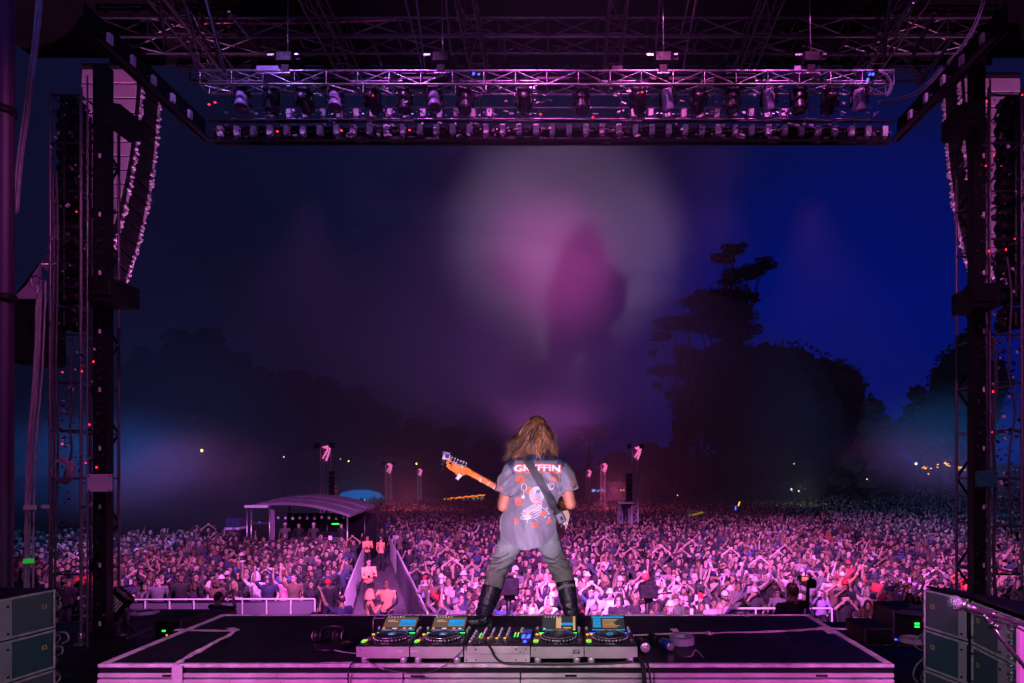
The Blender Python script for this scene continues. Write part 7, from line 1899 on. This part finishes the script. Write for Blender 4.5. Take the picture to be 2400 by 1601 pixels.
    def lock(d, length, r, mi, wind, out, amp):
        ax = Vector((-d.y, d.x, .2)).normalized(); ph = rh.uniform(0, 6.3); fr = rh.uniform(2.2, 4.0); nseg = 9
        p = hc_ + Vector((d.x * RX, d.y * RY, d.z * RZ)); v = (Vector((d.x * .9 - .15, d.y * .9, -.25)) + d * out).normalized(); pts = [p.copy()]
        for k in range(1, nseg + 1):
            f = k / nseg
            v = (v * .62 + Vector((wind * (.4 + f), -.02, -1)) * .38 + d * out * .25).normalized()
            p = p + v * (length / nseg); q = p - hc_; e = Vector((q.x / (RX * 1.06), q.y / (RY * 1.06), q.z / (RZ * 1.05)))
            if e.length < 1: e.normalize(); p = hc_ + Vector((e.x * RX * 1.06, e.y * RY * 1.06, e.z * RZ * 1.05))
            if p.z < J(0, 1080).z: p.y = min(p.y, YP - .135 - rh.uniform(0, .012))
            tb = noise.noise_vector(p * 12) * .045 * f + noise.noise_vector(p * 30) * .018 * f; tb.y *= .3
            pts.append(p + tb + (ax * math.sin(ph + f * fr * 2.6) + Vector((0, 1, 0)) * math.cos(ph + f * fr * 2.2)) * amp * (.35 + .65 * f))
        b.tube(pts, [r * (1 - .92 * (k / nseg) ** 1.8) for k in range(nseg + 1)], 4, mi, False)
    for k in range(2000):
        a = rh.uniform(0, 2 * PI); el = rh.uniform(-.3, 1.5)
        d = Vector((math.cos(a) * math.cos(el), math.sin(a) * math.cos(el), math.sin(el)))
        if d.y > .45 and el < .7: continue
        cl_ = noise.noise(Vector((d.x * 3 + 5, d.y * 3, d.z * 3)))       # locks of one tone lie together
        mi = 2 if cl_ < -.1 else (1 if cl_ > .22 else 0)
        if rh.random() < .5: mi = rh.choice((0, 1, 2))
        L = rh.uniform(.15, .30) if el > .8 else rh.uniform(.10, .25)
        lock(d, L * (1.15 if d.x < 0 else 1), rh.uniform(.0012, .0046), mi, (-.5 if d.x < -.1 else (.22 if d.x > .3 else -.2)) * rh.uniform(.2, 1.5) + cl_ * .5, rh.uniform(0, .2), rh.uniform(.008, .026))
    for k in range(24):      # fly-away strands
        a = rh.uniform(0, 2 * PI); el = rh.uniform(-.1, 1.4); d = Vector((math.cos(a) * math.cos(el), math.sin(a) * math.cos(el) * .6 - .2, math.sin(el)))
        lock(d, rh.uniform(.12, .24), rh.uniform(.0006, .0012), rh.choice((0, 1, 1)), rh.uniform(-1.2, .9), rh.uniform(.5, 1.0), .02)
    b.v = [inv @ v for v in b.v]; b.build('hair', mats, T, fix=False)

    # guitar: neck out to the left, body in front of him
    m_neck = mat('orange_maple', (.85, .22, .03), .3, 0, .12, 14); m_gb = mat('cream_guitar_body', (.45, .33, .19), .3, 0, .06, 5); m_fb = mat('rosewood', (.12, .05, .03), .4)
    N0, N1, N2 = J(1222, 1174, .33), J(1098, 1106, .08), J(1047, 1086, .0)
    G = thing('electric_guitar', N0, 'electric guitar with orange neck and headstock pointing left and cream body', 'guitar')
    gi = G.matrix_basis.inverted(); d = (N1 - N0).normalized(); up = Vector((0, 0, 1)); side = (up - d * up.dot(d)).normalized(); nrm = d.cross(side)
    b = MB(); pts = [N0, N0.lerp(N1, .3), N0.lerp(N1, .7), N1]; b.tube(pts, [(.029, .013), (.027, .012), (.024, .011), (.023, .011)], 14, up=tuple(side)); add_vert_obj('neck', b, m_neck, G)
    d2 = (N2 - N1).normalized(); u2 = (up - d2 * up.dot(d2)).normalized(); f2 = d2.cross(u2)
    prof = [(-.01, -.022), (.02, -.030), (.045, -.055), (.075, -.060), (.10, -.045), (.15, -.036), (.185, -.020), (.195, .005), (.18, .030), (.16, .035), (.05, .030), (.02, .028), (-.01, .024)]
    b = MB(); b.prism(prof, N1 - f2 * .007, d2, u2, f2 * .014); add_vert_obj('headstock', b, m_neck, G)
    for k in range(6):
        b = MB(); c = N1 + d2 * (.04 + k * .024) + u2 * .022 - f2 * .0; s_ = -1 if f2.y > 0 else 1
        b.cyl(c + f2 * s_ * .012, .0085, .016, 10, 0, f2); b.tube([c + u2 * .006, c + u2 * .03], .003, 6); b.box(c + u2 * .036, (.012, .008, .014), 0, None, .003); add_vert_obj('tuning_peg', b, m_ring, G)
    b = MB(); b.box(N1 + d2 * .055 - u2 * .06 + Vector((0, -.02, 0)), (.03, .006, .05), 0, Matrix.Rotation(.6, 3, 'Y'), .002); add_vert_obj('paper_tag', b, M_['lightgrey'], G)
    for f in (.28, .52, .76):
        pass
    for px in (1126, 1143, 1157):
        f = (1222 - px) / (1222 - 1098); c = N0.lerp(N1, f); b = MB(); b.tube([c - d * .004, c + d * .004], [(.0265, .0135), (.0265, .0135)], 14, up=tuple(side)); add_vert_obj('pale_band', b, m_wp, G)
    out = [(-.02, -.16), (-.12, -.175), (-.24, -.15), (-.36, -.165), (-.44, -.11), (-.455, 0), (-.43, .10), (-.34, .16), (-.22, .135), (-.12, .15), (-.03, .19), (.03, .185), (.02, .14), (-.03, .09), (-.02, .03), (-.03, -.04), (-.01, -.09), (.03, -.13), (.02, -.165)]
    dB = Vector((d.x, d.y * .15, d.z)).normalized(); sB = (up - dB * up.dot(dB)).normalized(); nB = dB.cross(sB)
    NB = N0 + dB * .02
    b = MB(); b.prism(out, NB - nB * .02, dB, sB, nB * .042); add_vert_obj('body', b, m_gb, G)
    sgn = 1 if nB.y > 0 else -1
    b = MB(); b.prism([(u * .8 - .03, v * .6 - .02) for u, v in out], NB + nB * sgn * .024, dB, sB, nB * sgn * .003); add_vert_obj('pickguard', b, m_white, G)
    for q in (-.08, -.17, -.25):
        b = MB(); b.box(NB + dB * q + nB * sgn * .03, (.02, .012, .07), 0, None, .004); add_vert_obj('pickup', b, M_['black'], G)
    for q in range(6):
        b = MB(); b.tube([NB - dB * .32 + nB * sgn * .036 + sB * (.022 - q * .009), N1 + nrm * sgn * .014 + side * (.018 - q * .007), N1 + d2 * (.04 + q * .024) + u2 * .015], .0008, 4); add_vert_obj('string', b, m_ring, G)
    # action camera on the headstock
    C0 = P(1047, 1071, YP - .02); t = thing('action_camera', C0, 'small action camera in a clear case clamped on the guitar headstock', 'camera')
    b = MB(); Rm = Matrix.Rotation(.12, 3, 'Y'); b.box((0, 0, 0), (.062, .034, .046), 0, Rm, .006); b.build('case', m_ring, t)
    b = MB(); b.box(Rm @ Vector((.006, -.019, .004)), (.030, .004, .026), 0, Rm, .002); b.build('screen', mat('camera_screen', (.03, .02, .06), .15), t)
    b = MB(); b.box(Rm @ Vector((-.004, 0, .030)), (.05, .02, .012), 0, Rm, .003); b.build('button_bar', M_['grey'], t)
    b = MB(); b.tube([(-.012, 0, -.022), (-.02, 0, -.045), (-.005, .01, -.062)], .009, 8); b.box((-.028, 0, -.030), (.03, .03, .02), 0, None, .006); b.box((-.030, -.01, -.055), (.022, .03, .03), 0, Matrix.Rotation(.5, 3, 'Y'), .005); b.tube([(-.02, -.01, -.06), (-.04, -.02, -.11)], [.006, .003], 6)
    b.tube([(.02, 0, -.045), (.04, 0, -.06), (.03, 0, -.075)], .005, 6); b.build('clamp', M_['blackmetal'], t)
performer()
# ---------------------------------------------------------------- side fills and gear near the camera
m_cab = mat('slate_grille_cloth', (.085, .11, .135), .75, 0, .10, 20, .3, scuff=.25)
m_cab2 = mat('teal_grey_grille_cloth', (.035, .09, .115), .75, 0, .12, 20, .3, scuff=.25)
m_alp = mat('satin_alu_panel', (.55, .53, .58), .36, .4, .12, 3, .02, scuff=.5)
m_trim = mat('chipped_pale_trim', (.50, .49, .50), .5, .2, .3, 30, .15)
def side_stack(x, segs, ztop, n, inner, label, h=.285, wd=.5, twist=0):
    """segs: list of (y_far, y_near, x_far, x_near); inner = -1 if the visible face looks to -x"""
    (yf, yn, xf, xn) = segs
    t = thing('speaker_stack', ((xf + xn) / 2, (yf + yn) / 2, 2.7), label, 'loudspeakers', 'side fill loudspeaker stacks')
    u = Vector((xn - xf, yn - yf, 0)); L = u.length; u.normalize(); nrm = Vector((inner * abs(u.y), -inner * 0, 0)); nrm = Vector((u.y, -u.x, 0)); nrm = nrm if nrm.x * inner > 0 else -nrm
    Rm = Matrix((u, nrm, Vector((0, 0, 1)))).transposed()
    for k in range(n):
        z1 = ztop - k * (h + .006); z0 = z1 - h
        c = Vector(((xf + xn) / 2, (yf + yn) / 2, (z0 + z1) / 2)) - nrm * wd / 2
        cab = thing('cabinet', (0, 0, 0), None, None); cab.parent = t; off = t.matrix_basis.inverted()
        def part(nm, b, m): b.v = [off @ v for v in b.v]; return b.build(nm, m, cab)
        b = MB(); b.box(c, (L, wd, h), 0, Rm, .006); part('box', b, M_['blackmetal'])
        f = nrm * (wd / 2 + .003)
        mm = m_cab if k % 2 == 0 else m_cab2
        # grille at the far part, metal strip, then grille again
        for (a0, a1, m, nm, d_) in ((.02, .275, mm, 'grille', .004), (.28, .42, m_alp, 'metal_strip', .007), (.43, .60, mm, 'grille', .004), (.605, min(L - .02, 1.0), m_alp, 'metal_strip', .006)):
            if a1 > L - .01: a1 = L - .01
            if a1 <= a0: continue
            b = MB(); b.box(c + f + nrm * d_ / 2 + u * ((a0 + a1) / 2 - L / 2), (a1 - a0, d_, h - .036), 0, Rm, .002); part(nm, b, m)
        for z in (z1 - .010, z0 + .010):
            b = MB(); b.box(Vector((c.x, c.y, z)) + f + nrm * .004, (L, .012, .016), 0, Rm, .003); part('trim', b, m_trim)
        b = MB(); b.box(c + f + nrm * .004 - u * (L / 2 - .006), (.012, .014, h), 0, Rm, .003); part('corner_rail', b, m_trim)
        for (a, zz) in ((.31, .04), (.31, h - .06), (.39, .04), (.39, h - .06)):
            b = MB(); b.cyl(c + f + nrm * .012 + u * (a - L / 2) + Vector((0, 0, zz - h / 2)), .007, .008, 10, 0, nrm); part('screw', b, M_['black'])
        b = MB()
        p = c + f + nrm * .008 + u * (.075 - L / 2) + Vector((0, 0, .03))
        for (du, dz, su, sz) in ((0, .012, .03, .004), (0, -.012, .03, .004), (-.013, 0, .004, .028), (.013, 0, .004, .028)): b.box(p + u * du + Vector((0, 0, dz)), (su, .002, sz), 0, Rm)
        part('badge', b, mat('yellow_badge', (.7, .65, .15), .5) if 'yellow_badge' not in bpy.data.materials else bpy.data.materials['yellow_badge'])
        # rear hardware: handle rings and latches at the far end
        b = MB()
        e = c - u * (L / 2 + .02) + nrm * (wd / 2 - .03)
        for q in range(3): b.box(e + Vector((0, 0, -h / 3 + q * h / 3)), (.035, .05, .04), 0, Rm, .006)
        b.tube([e + Vector((0, 0, .06)) - u * .01 + (-u * math.cos(a) + Vector((0, 0, math.sin(a)))) * .035 for a in [-.5 * PI + PI * q / 8 for q in range(9)]], .005, 6)
        part('rear_hardware', b, M_['alu'])
    return t
side_stack(0, (4.22, 2.9, -3.75, -3.98), 4.06, 4, 1, 'grey blue loudspeaker stack at the lower left corner')
side_stack(0, (4.22, 3.88, 2.59, 2.675), 4.06, 4, -1, 'grey blue loudspeaker stack at the lower right, left half with two small badges', wd=.2)
side_stack(0, (3.86, 2.7, 2.69, 2.56), 4.05, 4, -1, 'nearer loudspeaker stack at the lower right corner behind the microphone', wd=.25)
b = MB(); b.prism([(2.60, 4.22), (2.70, 3.87), (2.62, 3.0), (3.3, 2.6), (3.05, 3.4), (2.90, 3.66)], (0, 0, 4.068), (1, 0, 0), (0, 1, 0), (0, 0, .018)); tag(b.build('stack_lid', M_['blackmetal']), 'dark lid lying over the right loudspeaker stacks', 'lid')
# microphone on a boom
def microphone():
    Y = 2.35; t = thing('microphone_stand', (P(2440, 0, Y).x, Y, 2.7), 'pink lit microphone boom stand reaching in from the lower right corner', 'microphone stand')
    m_st = mat('stand_metal', (.30, .26, .30), .28, .85, .2, 20)
    a, c, e = P(2262, 1420, Y), P(2330, 1440, Y), P(2420, 1472, Y)
    b = MB(); b.tube([c + (a - c) * .25, c, e], [.008, .009, .009], 12); add_vert_obj('boom', b, m_st, t)
    b = MB(); b.tube([P(2262, 1420, Y), P(2285, 1427, Y), P(2322, 1438, Y)], [.020, .015, .012], 16); mk = add_vert_obj('microphone', b, m_st, t)
    d = (a - c).normalized(); g = P(2238, 1412, Y); inv = t.matrix_basis.inverted()
    b = MB(); b.ball(g, (.026, .026, .026), 20, 12); add_vert_obj('grille_ball', b, mat('steel_mesh_ball', (.55, .45, .6), .3, .8, .3, 200, .4), t)
    b = MB()
    for k in range(7):
        an = -PI / 2 + PI * (k + .5) / 7; r = .0268 * math.cos(an); ctr = g + Vector((0, 0, .0268 * math.sin(an)))
        b.tube([ctr + Vector((r * math.cos(q * PI / 10), r * math.sin(q * PI / 10), 0)) for q in range(21)], .0010, 4, 0, False)
    for k in range(8):
        an = PI * k / 8
        b.tube([g + Vector((.0268 * math.cos(an) * math.sin(q * PI / 10), .0268 * math.sin(an) * math.sin(q * PI / 10), .0268 * math.cos(q * PI / 10))) for q in range(21)], .0010, 4, 0, False)
    add_vert_obj('grille_wires', b, m_ring, t)
    b = MB(); b.tube([g - d * .018, g - d * .030, g - d * .034], [.027, .027, .022], 18); add_vert_obj('collar', b, M_['alu'], t)
    j = P(2322, 1463, Y)
    b = MB(); b.tube([P(2305, 1440, Y), j], [.008, .011], 10); b.ball(j, (.016, .014, .018), 10, 8); b.tube([j + Vector((0, -.02, 0)), j + Vector((0, -.04, 0))], [.012, .014], 10); add_vert_obj('clutch', b, m_st, t)
    b = MB(); b.tube([j, P(2345, 1495, Y), P(2420, 1585, Y)], [.009, .008, .008], 12); add_vert_obj('upright', b, m_st, t)
    b = MB(); b.tube([P(2250, 1425, Y), P(2285, 1440, Y), P(2330, 1452, Y), P(2380, 1468, Y), P(2420, 1490, Y)], .0035, 6); add_vert_obj('cable', b, M_['rubber'], t)
microphone()
b = MB(); b.box(P(2410, 1560, 2.9) + Vector((0, 0, -.1)), (.12, .02, .6), 0, None, .01); tag(b.build('pink_side_panel', mat('violet_panel_paint', (.45, .22, .42), .5, .1, .1, 4)), 'flat pink panel at the very lower right edge', 'panel')
b = MB()
for k in range(8): b.cyl(P(2369, 1475 + k * 17, 3.0), .010, .03, 10, 0, 'Y')
tag(b.build('cable_sockets', M_['alu']), 'column of cable sockets beside the lower right stack', 'sockets', kind='stuff')

# gear on the stage behind the riser ends
def rack(px0, px1, py0, py1, Y, name, label, cat, led=()):
    a, c = P(px0, py0, Y), P(px1, py1, Y); t = thing(name, ((a.x + c.x) / 2, Y + .2, c.z), label, cat)
    w, h = c.x - a.x, a.z - c.z
    b = MB(); b.box((0, 0, h / 2), (w, .4, h), 0, None, .012); b.build('case', M_['black'], t)
    for k in range(max(2, int(h / .09))):
        b = MB(); b.box((0, -.205, .04 + k * .085), (w * .86, .012, .06), 0, None, .003); b.build('module', M_['blackmetal'], t)
    b = MB()
    for sx in (-1, 1): b.box((sx * w * .47, -.206, h / 2), (.016, .016, h * .96)); b.box((0, -.206, h / 2 + sx * h * .47), (w * .96, .016, .016))
    b.build('edge_rails', M_['alu_dark'], t)
    for (px, py, w_, m) in led:
        q = P(px, py, Y - .02) - t.location; b = MB(); b.box((q.x, -.216, q.z), (w_, .01, .016), 0, None, .003); b.build('display_light', M_[m], t)
    return t
rack(362, 425, 1452, 1505, 6.0, 'amplifier_rack', 'black amplifier rack with a green display at the left rear of the riser', 'rack', ((383, 1479, .035, 'led_green'), (390, 1489, .012, 'led_orange')))
rack(2026, 2092, 1472, 1512, 5.6, 'amplifier_rack', 'low black rack with carry handles right of the riser', 'rack')
rack(2092, 2168, 1428, 1515, 6.0, 'subwoofer', 'tall black subwoofer case with green lamps left of the right speaker stack', 'loudspeaker', ((2150, 1462, .05, 'led_green'), (2150, 1469, .05, 'led_green')))
b = MB(); b.add([P(2088, 1420, 6.3), P(2168, 1418, 6.1), P(2168, 1445, 5.9), P(2110, 1440, 5.9), P(2088, 1432, 6.0), P(2088, 1420, 7.0), P(2170, 1416, 7.0)], [(0, 1, 2, 3, 4), (5, 6, 1, 0)], 0, False)
tag(b.build('violet_cover', mat('violet_tarp', (.14, .08, .2), .5, 0, .3, 5, .2)), 'dark violet cloth lying over the tall black subwoofer', 'cloth')
b = MB(); b.box((0, 0, 0), (.05, .02, .012), 0, None, .004); tag(b.build('floor_lamp', M_['led_blue'], None, P(2103, 1499, 5.7)), 'small blue lamp on the floor beside the subwoofer', 'lamp')
def coil(px, py, Y, r, label, n=5, zr=.0):
    b = MB(); c = P(px, py, Y)
    for k in range(n): rr = r * (1 - .06 * k); b.tube([c + Vector((rr * math.cos(a), rr * .8 * math.sin(a), .008 * k)) for a in [2 * PI * q / 22 for q in range(23)]], .009, 6, 0, False)
    tag(b.build('cable_coil', M_['cable_grey']), label, 'cable')
coil(338, 1437, 8.85, .20, 'coil of cable lying on the dark platform left of the riser')
coil(2140, 1502, 5.4, .13, 'coil of cable on the floor before the subwoofer', 4)
def floor_light():
    t = thing('floor_light', P(270, 1490, 7.9), 'violet lit floor fixture with a slanted head and pale louvres beside the left tower', 'stage light')
    b = MB(); b.box((0, 0, .42), (.30, .12, .46), 0, Matrix.Rotation(.7, 3, 'Y'), .03); b.build('head', M_['blackmetal'], t)
    b = MB(); Rm = Matrix.Rotation(.7, 3, 'Y')
    for k in range(6): b.box(Vector((0, 0, .42)) + Rm @ Vector((-.09 + k * .036, -.07, .05)), (.02, .02, .16), 0, Rm, .004)
    b.build('louvres', m_fix, t)
    b = MB(); b.tube([(.13, 0, .1), (.15, 0, .55)], .022, 8); b.tube([(-.15, 0, 0), (.18, 0, 0)], .022, 8); b.tube([(-.1, 0, 0), (.05, 0, .35)], .015, 8); b.tube([(.2, .1, 0), (.05, 0, .35)], .015, 8); b.build('stand', M_['alu_dark'], t)
    b = MB(); b.tube([(.14, 0, .56), (.17, 0, .68), (.26, 0, .70), (.30, 0, .6), (.2, 0, .55)], .008, 6); b.build('loop', M_['alu'], t)
    t2 = thing('panel_case', P(250, 1430, 8.6), 'pale framed flight case panels beside the left tower', 'case'); 
    b = MB(); b.box((0, 0, 0), (.5, .3, .5), 0, None, .02); b.build('case', mat('violet_case', (.2, .1, .22), .5), t2)
    b = MB()
    for z in (-.24, -.05, .1, .24): b.box((0, -.16, z), (.5, .02, .03))
    for x in (-.24, 0, .24): b.box((x, -.16, 0), (.03, .018, .5))
    b.build('frame', m_fix, t2)
floor_light()
for k, (pts, lab) in enumerate([([(124, 1412), (140, 1410), (146, 1420), (136, 1432), (126, 1424)], 'small white cable loop beside the top of the left speaker stack'), ([(134, 1478), (150, 1480), (154, 1496), (138, 1505)], 'cable loop hanging beside the middle of the left speaker stack'), ([(136, 1520), (148, 1522), (148, 1536), (136, 1540)], 'cable loop low beside the left speaker stack'),
                                ([(2166, 1480), (2150, 1492), (2146, 1508), (2162, 1520)], 'cable loop beside the seam of the right speaker stack'), ([(2166, 1545), (2148, 1560), (2140, 1585), (2150, 1601)], 'pale cable loop low beside the right speaker stack')]):
    loom('hanging_loop', [P(x, y, 4.35) for x, y in pts], .007, M_['cable_grey'], lab, 'cable')
loom('floor_cable', [P(x, y, (CZ - 2.71) * F / (y - CY)) for x, y in ((150, 1590), (240, 1560), (330, 1540), (350, 1500), (440, 1470), (520, 1450))], .010, M_['rubber'], 'black cable winding over the stage floor left of the riser', 'cable', 2, .03)
loom('floor_cable', [P(x, y, (CZ - 2.71) * F / (y - CY)) for x, y in ((2120, 1600), (2080, 1560), (2060, 1530), (2100, 1515), (2160, 1510))], .010, M_['rubber'], 'black cable on the stage floor right of the riser', 'cable', 2, .03)
loom('sloping_rail', [P(300, 1496, 7.0), P(360, 1470, 7.6), P(440, 1440, 8.5)], .025, M_['alu_dark'], 'low sloping rail along the platform edge left of the riser', 'rail')
